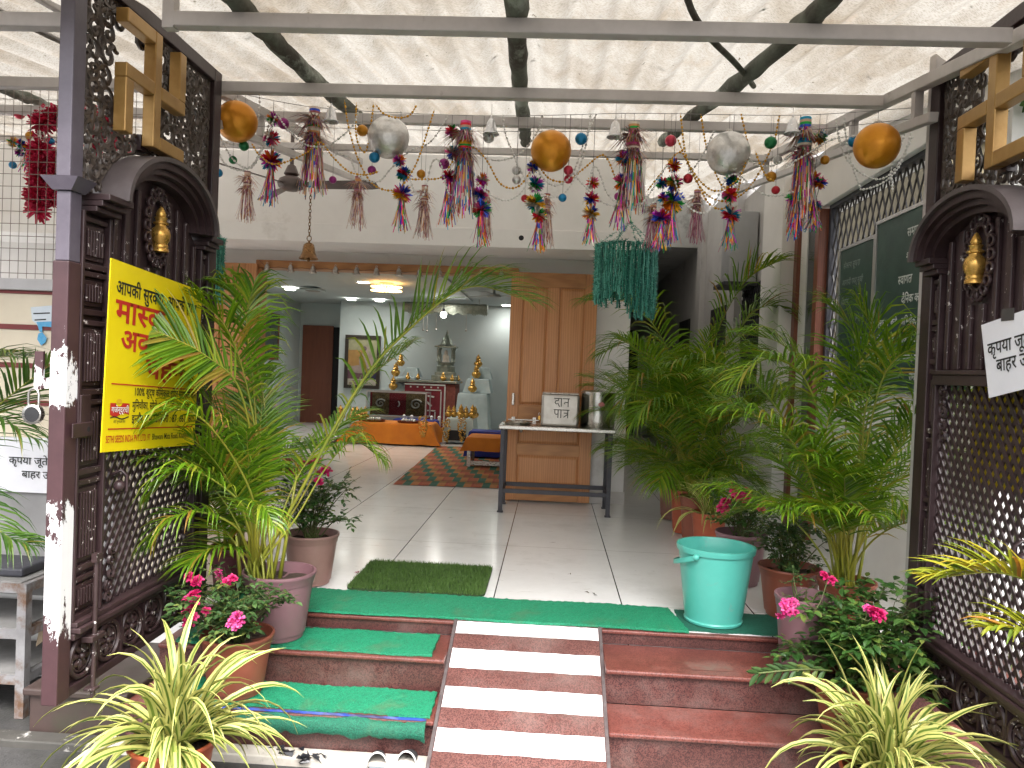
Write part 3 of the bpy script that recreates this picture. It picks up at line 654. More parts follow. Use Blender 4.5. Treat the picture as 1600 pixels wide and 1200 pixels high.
def make_gate(side, Xg, Yh, zoff, label, sc0=0.545, rx=0.375, rz=0.24):
    root = thing('iron_gate', label, 'gate', (Xg, Yh, zoff))
    W = 1.12
    def w(s, d, z): return (Xg + side*d, Yh - s, z + zoff)
    rg = random.Random(11 if side > 0 else 23)
    def bx(q, s0, s1, d0, d1, z0, z1, m=0):
        a = w(s0, d0, z0); b = w(s1, d1, z1); q.box(a[0], b[0], a[1], b[1], a[2], b[2], m)
    def part(q, name, mt, **k): return q.build(name, mt, root, **k)
    # posts and rails
    q = MB(); bx(q, 1.05, W, -0.056, 0.0, 0.0, 1.50); part(q, 'free_post', PEEL, bevel=0.004)
    q = MB(); bx(q, 1.053, W-0.004, -0.052, -0.003, 1.5005, 1.7345); part(q, 'upper_post', POST_SHEEN, bevel=0.004)
    q = MB(); bx(q, 1.05, W, -0.054, -0.004, 1.78, 2.545); part(q, 'upper_post', POST_SHEEN, bevel=0.004)
    q = MB(); bx(q, 0.0, 0.075, -0.06, 0.0, 0.0, 2.545); part(q, 'hinge_post', BROWN, bevel=0.004)
    q = MB(); bx(q, 0.0755, 1.0495, -0.05, 0.0, 2.485, 2.545); part(q, 'top_rail', BROWN, bevel=0.004)
    q = MB(); bx(q, 0.0755, 1.0495, -0.05, -0.004, 0.0, 0.034); bx(q, 0.0755, 1.0495, -0.045, 0.012, 0.198, 0.222); part(q, 'bottom_rail', BROWN, bevel=0.004)
    q = MB(); bx(q, 0.0755, 1.0495, -0.04, 0.032, 0.2225, 0.243); bx(q, 0.0755, 1.0495, -0.04, 0.020, 0.2435, 0.262); part(q, 'moulding', BROWN, bevel=0.004)
    # rosette band
    q = MB(); bx(q, 0.0755, 1.0495, -0.046, -0.024, 0.035, 0.197); part(q, 'plinth_panel', BROWN)
    for k in range(6):
        sc = 0.155 + 0.162*k; zc = 0.116; q = MB()
        q.tube([w(sc+0.070*math.cos(a*math.pi/14), -0.012, zc+0.070*math.sin(a*math.pi/14)) for a in range(28)], 0.009, 6, closed=True)
        q.tube([w(sc+0.053*math.cos(a*math.pi/12), -0.015, zc+0.053*math.sin(a*math.pi/12)) for a in range(24)], 0.004, 5, closed=True)
        for p in range(8):
            a = p*math.pi/4 + 0.2; pts = [(0.010,0), (0.028,0.009), (0.043,0.011), (0.050,0.0), (0.043,-0.011), (0.028,-0.009)]
            ca, sa = math.cos(a), math.sin(a)
            i0 = [q.add(w(sc + x*ca - y*sa, -0.014, zc + x*sa + y*ca)) for x, y in pts]; i1 = q.add(w(sc + 0.032*ca, -0.002, zc + 0.032*sa))
            for i in range(6): q.face((i0[i], i0[(i+1)%6], i1))
        q.M = None; b0 = w(sc, -0.012, zc)
        q.ball(b0, 0.013, 10, 6); part(q, 'rosette', BROWN_CHIP, smooth=50)
        if k < 5:
            q = MB(); bx(q, sc+0.0755, sc+0.0865, -0.024, -0.004, 0.036, 0.196); part(q, 'divider', BROWN)
    # stiles with carved blocks
    for s0, s1, nm in ((0.876, 1.0495, 'near'), (0.0755, 0.165, 'far')):
        q = MB(); bx(q, s0, s1, -0.05, -0.022, 0.2625, 1.685); bx(q, s0, s0+0.014, -0.022, 0.004, 0.2625, 1.685); bx(q, s1-0.014, s1, -0.022, 0.004, 0.2625, 1.685); part(q, 'stile', BROWN, bevel=0.003)
        a, b = s0+0.016, s1-0.016
        for z0, z1 in ((0.27, 0.40), (0.44, 0.74), (0.78, 1.02), (1.06, 1.30), (1.34, 1.47), (1.50, 1.66)):
            q = MB(); bx(q, a, b, -0.022, -0.004, z0-0.012, z0+0.008); bx(q, a, b, -0.022, -0.006, z1-0.008, z1+0.010)
            bx(q, a+0.012, b-0.012, -0.022, -0.012, z0+0.02, z1-0.02)
            nr = 6 if nm == 'near' else 3
            for k in range(nr):
                sk = a+0.02 + (b-a-0.04)*(k+0.5)/nr; bx(q, sk-0.005, sk+0.005, -0.012, -0.003, z0+0.035, z1-0.035)
            part(q, 'carved_block', BROWN_CHIP, bevel=0.002)
    # rail between lattice and tympanum, tympanum board
    q = MB(); bx(q, 0.1655, 0.8755, -0.045, 0.014, 1.245, 1.285); bx(q, 0.1655, 0.8755, -0.045, 0.024, 1.2855, 1.302); part(q, 'middle_rail', BROWN, bevel=0.003)
    q = MB()
    outl = [(0.166, 1.3025), (0.874, 1.3025), (0.874, 1.70)] + [(sc0 + (rx-0.041)*math.cos(a*math.pi/16), 1.701 + (rz-0.035)*math.sin(a*math.pi/16)) for a in range(1, 16)] + [(0.166, 1.70)]
    i0 = [q.add(w(s, -0.045, z)) for s, z in outl]; i1 = [q.add(w(s, -0.024, z)) for s, z in outl]
    q.face(i0); q.face(i1[::-1])
    for k in range(len(outl)): q.face((i0[k], i0[(k+1)%len(outl)], i1[(k+1)%len(outl)], i1[k]))
    part(q, 'tympanum', BROWN)
    q = MB()
    for k in range(9):
        s = 0.205 + 0.0788*k; wd = 0.024 if k % 2 == 0 else 0.034; top = 1.66 + 0.19*math.sqrt(max(0, 1-((s-sc0)/(rx-0.03))**2))
        if abs(s-sc0) < 0.10: top = 1.545
        bx(q, s-wd/2, s+wd/2, -0.0235, -0.008, 1.305, top)
    part(q, 'fluting', BROWN_CHIP, bevel=0.003)
    # cornice feet and hood
    for s0, s1 in ((0.878, 1.019), (0.055, 0.172)):
        q = MB()
        for (e, z0, z1) in ((0.03, 1.686, 1.705), (0.05, 1.7055, 1.725), (0.075, 1.7255, 1.748)):
            e = e if s0 > 0.5 else e*0.75
            bx(q, s0 - (0.012 if s0 > 0.5 else 0), s1 , -0.075-e*0.55, e, z0, z1)
        part(q, 'cornice', BROWN, bevel=0.003)
    # flared cap of the free post
    q = MB()
    i = [q.add(w(s, d, z)) for s, d, z in ((1.045,-0.062,1.735),(1.124,-0.062,1.735),(1.124,0.004,1.735),(1.045,0.004,1.735),(1.03,-0.095,1.778),(1.140,-0.095,1.778),(1.140,0.036,1.778),(1.03,0.036,1.778))]
    for f in ((0,1,2,3),(7,6,5,4),(0,4,5,1),(1,5,6,2),(2,6,7,3),(3,7,4,0)): q.face([i[k] for k in f])
    part(q, 'post_cap', POST_SHEEN)
    def archband(name, k0, k1, d0, d1, mt, n=40):
        q = MB(); rings = []
        for i_ in range(n+1):
            a = math.pi*i_/n; ca, sa = math.cos(a), math.sin(a)
            rings.append([q.add(w(sc0 + (rx+kk)*ca, dd, 1.745 + (rz+kk)*sa)) for kk, dd in ((k0, d0), (k1, d0), (k1, d1), (k0, d1))])
        for a, b in zip(rings, rings[1:]):
            for k in range(4): q.face((a[k], a[(k+1)%4], b[(k+1)%4], b[k]))
        q.face(rings[0][::-1]); q.face(rings[-1]); part(q, name, mt, smooth=40)
    HOODTOP = gatepaint('hood_paint', (0.082,0.066,0.066), 0.86)
    archband('hood', -0.018, 0.0, -0.085, 0.088, HOODTOP)
    archband('hood_moulding', -0.046, -0.0185, -0.05, 0.072, BROWN); archband('hood_moulding', -0.068, -0.0465, -0.04, 0.052, BROWN); archband('hood_moulding', -0.092, -0.0685, -0.023, 0.026, BROWN)
    # wreath and kalash
    q = MB()
    for k in range(18):
        a = 2*math.pi*k/18; c = Vector(w(sc0 + 0.083*math.cos(a), -0.008, 1.715 + 0.142*math.sin(a)))
        q.tube([c + Vector((side*0.004*j, 0.019*math.cos(b), 0.019*math.sin(b))) for j, b in ((1, t*math.pi/5) for t in range(10))], 0.0075, 6, closed=True)
    q.tube([w(sc0 + 0.062*math.cos(a*math.pi/20), -0.008, 1.715 + 0.118*math.sin(a*math.pi/20)) for a in range(40)], 0.009, 6, closed=True)
    part(q, 'wreath', BROWN_CHIP, smooth=60)
    q = MB(); prof = [(0,0),(0.033,0),(0.033,0.012),(0.029,0.016),(0.031,0.026),(0.027,0.031),(0.036,0.050),(0.039,0.070),(0.034,0.090),(0.022,0.103),(0.022,0.108),(0.029,0.112),(0.030,0.118),(0.020,0.123),(0.022,0.133),(0.026,0.138),(0.018,0.144),(0.020,0.152),(0.014,0.168),(0.006,0.182),(0,0.188)]
    c = w(sc0, 0.008, 1.618); q.lathe(prof, c, 24); part(q, 'kalash', GOLDK, smooth=50)
    q = MB(); q.lathe([(r*0.45, z*0.5) for r, z in prof], w(0.115, 0.012, 1.70+0.095), 14); part(q, 'finial', GOLDK, smooth=50)
    se = sc0 + 0.125
    # scroll screen
    q = MB(); dS = -0.026; z0, z1, s0, s1 = 1.80, 2.482, 0.078, 1.047
    def inside(s, z): return z > 1.735 + (rz+0.01)*math.sqrt(max(0, 1-((s-sc0)/(rx+0.01))**2)) if abs(s-sc0) < rx else z > 1.76
    def curl(pts, r=0.0078):
        pts = [p for p in pts if s0 < p[0] < s1 and z0-0.04 < p[1] < z1 and inside(*p)]
        if len(pts) > 4: q.tube([w(s, dS, z) for s, z in pts], [r*(1.25 - 0.5*abs(2*i/(len(pts)-1)-1)) for i in range(len(pts))], 5)
    ny, nz = 13, 10
    for i in range(ny+1):
        for j in range(nz+1):
            cs = s0 + (s1-s0)*i/ny + rg.uniform(-.012,.012); cz = 1.77 + (z1-1.77)*j/nz + rg.uniform(-.012,.012)
            if abs(cs-se) < 0.19 and abs(cz-2.22) < 0.19: continue
            sg = 1 if (i+j) % 2 else -1; a0 = rg.uniform(0, 6.28)
            curl(spiral((cs, cz), rg.uniform(0.040, 0.056), 1.35, a0, sg)); 
            curl(spiral((cs+0.036, cz+0.034), 0.030, 1.2, a0+2.6, -sg, 12), 0.007)
            if rg.random() < 0.75: curl([(cs + 0.052*t*math.cos(a0) , cz + 0.052*t*math.sin(a0) + 0.02*math.sin(t*3.1)) for t in (0,.2,.4,.6,.8,1.0,1.2,1.5)], 0.0095)
    q.tube([w(s0+0.004, dS, z0-0.03), w(s0+0.004, dS, z1)], 0.006, 5); q.tube([w(s1-0.002, dS, z0), w(s1-0.002, dS, z1)], 0.006, 5); q.tube([w(s0, dS, z1+0.001), w(s1, dS, z1+0.001)], 0.006, 5)
    part(q, 'scroll_screen', SCROLLC, smooth=60)
    for za, zb_ in ((1.99, 2.05), (2.40, 2.484)):
        q = MB(); bx(q, se-0.022, se+0.022, -0.040, -0.004, za, zb_); part(q, 'mount', BROWN)
    # gold emblem: arms given in viewer's right (e) and up
    e = -side if side > 0 else 1   # viewer's right is far (smaller s) on the left gate, near (larger s) on the right gate
    q = MB(); cz = 2.225; A, T = 0.222, 0.026
    def arm(e0, e1, u0, u1):
        a, b = sorted((se + e*e0, se + e*e1)); bx(q, a, b, 0.0, 0.048, cz+u0, cz+u1)
    arm(-T, T, -A, A); arm(-A, -T-0.0002, -T, T); arm(T+0.0002, A, -T, T)
    arm(-A, -T-0.0002, A-2*T, A); arm(T+0.0002, A, -A, -A+2*T); arm(-A, -A+2*T, -A, -T-0.0002); arm(A-2*T, A, T+0.0002, A)
    part(q, 'swastika', GOLDP, bevel=0.004)
    # lattice
    q = MB(); ls0, ls1, lz0, lz1 = 0.170, 0.872, 0.264, 1.244
    hgt = lz1-lz0
    for sg, dd in ((1, -0.026), (-1, -0.0195)):
        pitch = 0.047; run = hgt*0.72
        for k in range(-45, 50):
            sa = ls0 + k*pitch; sb = sa + sg*run; t0, t1 = 0.0, 1.0
            for lim, s_ in ((ls0, 1), (ls1, -1)):
                pa, pb = s_*(sa-lim), s_*(sb-lim)
                if pa < 0 and pb < 0: t0 = 2
                elif pa < 0: t0 = max(t0, pa/(pa-pb))
                elif pb < 0: t1 = min(t1, pa/(pa-pb))
            if t0 < t1-0.005: q.bar(w(sa+(sb-sa)*t0, dd, lz0+hgt*t0), w(sa+(sb-sa)*t1, dd, lz0+hgt*t1), 0.0150, 0.006, (side,0,0))
    part(q, 'lattice', BROWN)
    # leafy corner scrolls of the lattice
    for cs_, cz_, sx_, sz_ in ((0.19,0.285,1,1), (0.85,0.285,-1,1), (0.19,1.225,1,-1), (0.85,1.225,-1,-1)):
        q = MB()
        for k in range(5):
            c2 = (cs_ + sx_*(0.02 + 0.006*k), cz_ + sz_*0.045*k); pts = spiral(c2, 0.026, 1.2, k, sx_*(1 if k % 2 else -1), 10)
            q.tube([w(s, -0.004, z) for s, z in pts], 0.0075, 5)
        part(q, 'corner_scroll', BROWN, smooth=60)
    # bolt, latch
    q = MB(); q.tube([w(0.962, 0.030, -0.05), w(0.962, 0.030, 0.46)], 0.0085, 8); bx(q, 0.947, 0.977, 0.020, 0.040, 0.455, 0.485); part(q, 'drop_bolt', WHITECH, smooth=50)
    q = MB(); bx(q, 0.925, 1.0, 0.0045, 0.046, 0.175, 0.1965); part(q, 'bolt_guide', WHITECH, bevel=0.003)
    q = MB(); bx(q, 0.945, 0.98, 0.0045, 0.046, -0.006, 0.006); part(q, 'bolt_foot', WHITECH, bevel=0.003)
    q = MB(); bx(q, 0.99, 1.049, 0.0045, 0.012, 0.90, 1.05); bx(q, 0.985, 1.10, 0.0125, 0.018, 0.905, 0.955); part(q, 'latch_plate', BROWN, bevel=0.003)
    q = MB(); q.lathe([(0, 0), (0.009, 0)], (0,0,0), 12); q.v = [w(1.012+a, 0.0184, 0.93+b) for a, b, c in q.v]; part(q, 'latch_hole', DARKV)
    q = MB(); q.ball(w(0.80, 0.012, 0.70), 0.022, 12, 8); q.tube([w(0.80, -0.02, 0.74), w(0.80, 0.02, 0.76), w(0.79, 0.035, 0.74), w(0.79, 0.035, 0.68)], 0.007, 6); part(q, 'handle', BROWN, smooth=60)
    return root
GL = make_gate(1, -1.62, 3.61, 0.005, 'dark brown carved iron gate with peeling white post and padlock')
GR = make_gate(-1, 1.53, 3.31, -0.04, 'dark brown carved iron gate beside the blackboards and roses', 0.42, 0.365, 0.215)
# hasp and padlock of the left gate
q = MB(); a = P(62, 575, Y=2.52); 
q.box(-1.76, -1.73, 2.535, 2.545, 1.07, 1.20); q.box(-1.745, -1.6925, 2.536, 2.544, 1.075, 1.11); q.build('hasp', PEEL, GL)
pl = thing('padlock', 'round steel padlock with a black face hanging from the gate hasp', 'padlock', (-1.757, 2.54, 1.03))
q = MB(); c = Vector((-1.757, 2.532, 0.985)); q.lathe([(0,-0.014),(0.029,-0.014),(0.034,-0.010),(0.034,0.010),(0.029,0.014),(0,0.014)], (0,0,0), 24)
q.v = [(c.x + v[0], c.y + v[2], c.z + v[1]) for v in q.v]; q.build('body', STEEL, pl, smooth=40)
q = MB(); q.lathe([(0,0),(0.024,0),(0.026,-0.003),(0,-0.004)], (0,0,0), 20); q.v = [(c.x + 0.006 + v[0], c.y - 0.0142 + v[2], c.z + v[1]) for v in q.v]; q.build('face', mat('black_rubber', (0.02,0.02,0.022), None, 10, 0.5), pl)
q = MB(); q.tube([(c.x-0.018, c.y, c.z+0.02), (c.x-0.018, c.y, c.z+0.07), (c.x-0.012, c.y, c.z+0.083), (c.x, c.y, c.z+0.088), (c.x+0.012, c.y, c.z+0.083), (c.x+0.018, c.y, c.z+0.07), (c.x+0.018, c.y, c.z+0.02)], 0.0042, 8); q.build('shackle', STEEL, pl, smooth=60)

# stone plinth behind the gate foot (left), footing (right)
ps = thing('stone_plinth', 'low brown stone plinth under the left gate, mossy along its foot', 'plinth', (-2.0, 3.4, -0.4))
STONE = mat('brown_stone', (0.065,0.042,0.037), (0.048,0.032,0.029), 4, 0.55, bump=0.2, bscale=30, dirt=(0.04,0.05,0.025), dirt_scale=2.5, dirt_lo=0.50, dirt_hi=0.75)
q = MB(); q.box(-2.12, -1.692, 3.08, 3.95, -0.4, -0.232); q.build('block', STONE, ps, bevel=0.006)
q = MB(); q.box(-2.14, -1.692, 3.06, 3.95, -0.2315, -0.20); q.build('top_slab', STONE, ps, bevel=0.008)

# ------------------------------------------------------------------ lettering
_fc = {}
def glyphs(body, size, bold):
    key = (body, bold)
    if key not in _fc:
        cu = bpy.data.curves.new('lettering', 'FONT'); cu.body = body; cu.size = 1.0; cu.offset = bold; cu.resolution_u = 3
        o = bpy.data.objects.new('lettering', cu); COL.objects.link(o); bpy.context.view_layer.update()
        me = o.evaluated_get(bpy.context.evaluated_depsgraph_get()).to_mesh()
        _fc[key] = ([v.co.copy() for v in me.vertices], [tuple(p.vertices) for p in me.polygons])
        o.to_mesh_clear() if False else None
        bpy.data.objects.remove(o); bpy.data.curves.remove(cu)
    return _fc[key]
def adv(s):
    if not s: return 0.0
    k = ('adv', s)
    if k not in _fc:
        def left(b): return min(v.x for v in glyphs(b, 1, 0)[0])
        bar_ = 'l'
        def right(b): return max(v.x for v in glyphs(b, 1, 0)[0])
        _fc[k] = right(s + bar_) - right(bar_)
    return _fc[k]
def text_flat(body, bold=0.0):
    """2-D triangles of one line; {x} is the half form of x (its stem cut away)"""
    V, Fc = [], []; x = 0.0; i = 0; run = ''
    def put(vs, fs, dx):
        o = len(V); V.extend([(v.x + dx, v.y) for v in vs]); Fc.extend([tuple(k + o for k in f) for f in fs])
    def flush(r):
        nonlocal x
        if r:
            if r.strip(): put(*glyphs(r, 1, bold), x)
            x += adv(r)
    while i < len(body):
        if body[i] == '{':
            flush(run); run = ''; j = body.index('}', i); ch = body[i+1:j]; i = j+1
            vs, fs = glyphs(ch, 1, bold); wdt = adv(ch)*0.66
            bm = bmesh.new(); bv = [bm.verts.new(v) for v in vs]
            for f in fs:
                try: bm.faces.new([bv[k] for k in f])
                except ValueError: pass
            bmesh.ops.bisect_plane(bm, geom=bm.verts[:]+bm.edges[:]+bm.faces[:], plane_co=(wdt,0,0), plane_no=(1,0,0), clear_outer=True)
            bm.verts.ensure_lookup_table(); bm.verts.index_update()
            put([v.co.copy() for v in bm.verts], [tuple(v.index for v in f.verts) for f in bm.faces], x); bm.free(); x += wdt
        else: run += body[i]; i += 1
    flush(run); return V, Fc, x
def text_on(parent, name, body, origin, right, up, size, material, bold=0.0, width=None, align='L', lift=0.0015, slant=0.0):
    """lettering laid on a surface: origin = left end of the base line, right/up = unit vectors in that surface"""
    right = Vector(right).normalized(); up = Vector(up); up = (up - right*up.dot(right)).normalized(); nrm = right.cross(up).normalized()
    V, Fc, wd = text_flat(body, bold)
    kx = size if width is None else width/max(wd, 1e-3)
    x0 = 0 if align == 'L' else (-wd*kx/2 if align == 'C' else -wd*kx)
    q = MB(); o = Vector(origin) + nrm*lift
    idx = [q.add(o + right*(x0 + a*kx + slant*b*size) + up*(b*size)) for a, b in V]
    for f in Fc: q.face([idx[k] for k in f])
    ob = q.build(name, material, parent); return ob
INK_K = mat('ink_black', (0.012,0.012,0.012), None, 10, 0.6)
INK_R = mat('ink_red', (0.50,0.022,0.016), (0.42,0.018,0.012), 10, 0.5)
INK_W = mat('ink_white', (0.80,0.80,0.78), None, 10, 0.6)
SIGNY = mat('sign_yellow', (0.80,0.63,0.008), (0.74,0.56,0.006), 4, 0.35)

# yellow board on the left gate
def quadboard(tl, tr, bl, br, th, name, mt, parent):
    q = MB(); n_ = (Vector(tr)-Vector(tl)).cross(Vector(bl)-Vector(tl)).normalized()*th
    f = [q.add(Vector(p)) for p in (tl, tr, br, bl)]; b = [q.add(Vector(p)+n_) for p in (tl, tr, br, bl)]
    q.face(f); q.face(b[::-1])
    for k in range(4): q.face((f[k], f[(k+1)%4], b[(k+1)%4], b[k]))
    return q.build(name, mt, parent)
XS = -1.560
tl, bl, tr, br = P(174,403,X=XS), P(158,707,X=XS), P(316,455,X=XS), P(303,695,X=XS)
sg_ = thing('yellow_sign', 'bright yellow printed board in Hindi hung on the left gate', 'sign', bl)
quadboard(tl, tr, bl, br, 0.004, 'board', SIGNY, sg_)
rt = (tr-tl).normalized(); upv = (tl-bl).normalized(); Hh = (tl-bl).length; Ww = (tr-tl).length
def SP(a, b): return bl + (br-bl)*a + ((tl + (tr-tl)*a) - (bl + (br-bl)*a))*b
def stext(body, a0, a1, b, size, mt, bold=0.012, name='lettering'):
    o = SP(a0, b); r = SP(a1, b) - o
    return text_on(sg_, name, body, o, r, upv, size, mt, bold, width=r.length)
stext('आपकी सुर{क}षा, आपके हाथ', 0.055, 0.93, 0.830, 0.070, INK_K, 0.018)
stext('मा{स}क', 0.06, 0.55, 0.685, 0.120, INK_R, 0.02)
stext('अवश्य', 0.12, 0.66, 0.540, 0.110, INK_R, 0.02)
stext('पहनें', 0.38, 0.82, 0.402, 0.112, INK_R, 0.02)
stext('100% शुद्ध केिमकल रिहत मंुगफली तेल', 0.27, 0.985, 0.300, 0.042, INK_K, 0.012)
stext('मुिनचौका, सोले, पयुर्षण के िलए सवर्श्रे{ष}ठ', 0.26, 0.985, 0.225, 0.042, INK_K, 0.012)
stext('इ{न}दौर होम िडिलवरी : 87  661  605', 0.26, 0.985, 0.150, 0.044, INK_K, 0.012)
stext('SETHI SEEDS INDIA PVT. LTD. 97', 0.03, 0.46, 0.047, 0.036, INK_R, 0.012)
stext('Bhawani Mata Road, Khandwa', 0.48, 0.93, 0.050, 0.034, INK_K, 0.004)
def srect(a0, a1, b0, b1, mt, name, lift=0.0014):
    q = MB(); nn = rt.cross(upv).normalized()*lift; q.poly([SP(a0,b0)+nn, SP(a1,b0)+nn, SP(a1,b1)+nn, SP(a0,b1)+nn]); return q.build(name, mt, sg_)
srect(0.055, 0.96, 0.352, 0.359, INK_R, 'rule'); srect(0.045, 0.96, 0.115, 0.122, INK_R, 'rule')
# small red emblem at the board's left
q = MB(); nn = rt.cross(upv).normalized()*0.0014
pts = [(0.055,0.255),(0.11,0.255)] + [(0.135+0.03*math.cos(a), 0.255+0.018*math.sin(a)) for a in [math.pi + k*math.pi/6 for k in range(7)]] + [(0.165,0.255),(0.232,0.255),(0.232,0.200)] + [(0.232-0.177*k/8, 0.192 + 0.009*math.sin(k*0.8)) for k in range(9)]
q.poly([SP(a,b)+nn for a, b in pts]); q.build('emblem', INK_R, sg_)
stext('गजेन्द्रची', 0.065, 0.225, 0.205, 0.030, INK_W, 0.014).location = rt.cross(upv).normalized()*0.001
q = MB(); q.poly([SP(0.135+0.026*math.cos(a), 0.264+0.014*math.sin(a))+nn for a in [k*math.pi/8 for k in range(16)]]); q.build('emblem_badge', mat('badge_gold', (0.70,0.42,0.02), None, 8, 0.4), sg_)
q = MB(); pts = [(0.06+0.17*k/10, 0.180+0.006*math.sin(k*0.75)) for k in range(11)]; q.poly([SP(a,b)+nn for a, b in pts] + [SP(a,b-0.007)+nn for a, b in pts[::-1]]); q.build('emblem_swoosh', INK_K, sg_)
stext('सेठी मंुगफली तेल', 0.09, 0.20, 0.150, 0.013, INK_K, 0.005)

# white notice on the right gate
XR = 1.475
ntl, nbl = P(1533,508,X=XR), P(1545,622,X=XR)
q1 = P(1596,486,X=XR) - ntl; nw = 0.42; rdir = q1.normalized()
ntr = ntl + rdir*nw; nbr = nbl + (P(1596,609,X=XR)-nbl).normalized()*nw
PAPER = mat('notice_paper', (0.80,0.80,0.84), (0.74,0.74,0.79), 4, 0.35)
no = thing('paper_notice', 'laminated white notice in black Hindi taped to the right gate', 'notice', nbl)
quadboard(ntl, ntr, nbl, nbr, 0.002, 'sheet', PAPER, no)
ndn = (nbl-ntl)
text_on(no, 'lettering', 'कृपया जूते च{प}पल', ntl + rdir*0.022 + ndn*0.44, rdir, -ndn, 0.062, INK_K, 0.012)
text_on(no, 'lettering', 'बाहर उतारें', ntl + rdir*0.062 + ndn*0.68, rdir, -ndn, 0.062, INK_K, 0.012)
q = MB(); q.box(1.473, 1.4745, ntl.y-0.19, ntl.y-0.12, ntl.z+0.005, ntl.z+0.045); q.build('tape', mat('dark_tape', (0.06,0.055,0.055), None, 9, 0.4), no)
# yellow board on the outer face of the right gate, seen through its lattice
yb = thing('yellow_sign', 'yellow board glimpsed through the lattice of the right gate', 'sign', (1.62, 2.8, 0.7))
q = MB(); q.box(1.600, 1.606, 2.42, 3.00, 0.84, 1.26); q.build('board', SIGNY, yb)
# white notice board behind the left gate
nb = thing('notice_board', 'white board with a Hindi shoe notice against the cream wall', 'notice', (-2.6, 3.6, 0.6))
z0_, z1_ = P(40,763,Y=3.62).z, P(40,690,Y=3.62).z
q = MB(); q.box(-3.0, -2.17, 3.622, 3.632, z0_-0.02, z1_+0.02); q.build('sheet', PAPER, nb)
pa = P(14,724,Y=3.62); text_on(nb, 'lettering', 'कृपया जूते च{प}पल', pa, (1,0,0), (0,0,1), 0.052, INK_K, 0.01)
pa = P(34,746,Y=3.62); text_on(nb, 'lettering', 'बाहर उतारें', pa, (1,0,0), (0,0,1), 0.052, INK_K, 0.01)
# torn blue and white sticker
st = thing('wall_sticker', 'torn white and blue paper sticker on the cream wall', 'sticker', P(62,500,Y=3.79))
q = MB(); pts = [(48,480),(84,477),(86,490),(80,508),(60,510),(50,500)]; q.poly([P(u,v,Y=3.789) for u, v in pts]); q.build('paper', mat('sticker_white', (0.66,0.72,0.78), (0.58,0.65,0.72), 20, 0.6), st)
q = MB(); q.poly([P(u,v,Y=3.7885) for u, v in ((57,503),(82,502),(80,511),(66,510),(66,519),(62,519))]); q.poly([P(u,v,Y=3.7885) for u, v in ((60,521),(66,519),(73,528),(71,535),(64,540),(58,530))]); q.build('scrap', mat('sticker_blue', (0.05,0.33,0.62), (0.15,0.42,0.66), 30, 0.6), st)
for v_, a_, b_ in ((489,52,78), (499,54,72)):
    q = MB(); q.poly([P(a_,v_,Y=3.7882), P(b_,v_-1,Y=3.7882), P(b_,v_+1,Y=3.7882), P(a_,v_+2,Y=3.7882)]); q.build('print_line', INK_K, st)

# blackboards on the right wall
BOARD = mat('blackboard', (0.018,0.055,0.042), (0.032,0.078,0.062), 3, 0.45, dirt=(0.075,0.125,0.105), dirt_scale=3.5, dirt_lo=0.52, dirt_hi=0.8)
CHALK = mat('chalk', (0.80,0.83,0.81), (0.42,0.48,0.45), 60, 0.95)
CHALKF = mat('chalk_faded', (0.36,0.43,0.41), (0.12,0.18,0.16), 60, 0.95)
def blackboard(y0, y1, z0, z1, x, lines, ct, label):
    """y0 is the end nearer the street; lettering runs from the far end (y1) to the near one"""
    b = thing('blackboard', label, 'blackboard', (x, (y0+y1)/2, z0))
    q = MB(); q.box(x, x+0.012, y0, y1, z0, z1); q.build('slate', BOARD, b)
    q = MB(); q.box(x-0.008, x+0.02, y0-0.02, y1+0.02, z1, z1+0.02); q.box(x-0.008, x+0.02, y0-0.02, y1+0.02, z0-0.02, z0); q.box(x-0.008, x+0.02, y1, y1+0.02, z0, z1); q.box(x-0.008, x+0.02, y0-0.02, y0, z0, z1); q.build('frame', ALU, b)
    for s, fy, fz, sz in lines:
        text_on(b, 'chalk_writing', s, (x, y1 - fy*(y1-y0), z0 + fz*(z1-z0)), (0,-1,-0.02), (0,0,1), sz, ct, 0.016, lift=0.002, slant=0.12)
    return b
blackboard(3.72, 4.82, 1.17, 2.17, 1.955, [('समाचार सूचना', 0.36, 0.86, 0.070), ('{श}री म. {स}वामी', 0.36, 0.73, 0.062), ('{स}वागत', 0.28, 0.60, 0.070), ('दैिनक कायर्क्रम', 0.33, 0.49, 0.066), ('प्रातः 7 बजे - अिभषेक, शांितधारा, पूजन', 0.05, 0.375, 0.058), ('दोप. 3 बजे - {स}वा{ध}याय सभा', 0.05, 0.275, 0.058), ('रा. 8 बजे आरती, भजन, पाठशाला', 0.05, 0.17, 0.056), ('समय - 7.00 से', 0.45, 0.06, 0.058)], CHALK, 'dark green blackboard covered in white Hindi chalk writing')
blackboard(4.87, 5.42, 1.17, 2.10, 1.958, [('संक{ल}प सूचना', 0.1, 0.86, 0.058), ('आगामी पवर् सूची', 0.08, 0.74, 0.055), ('िदनांक', 0.08, 0.60, 0.055), ('ितिथ', 0.06, 0.47, 0.05), ('७ ८ ९', 0.55, 0.46, 0.06), ('१० ११', 0.5, 0.34, 0.06), ('सभी', 0.4, 0.22, 0.06)], CHALKF, 'narrow blackboard with faded chalk beside the larger one')
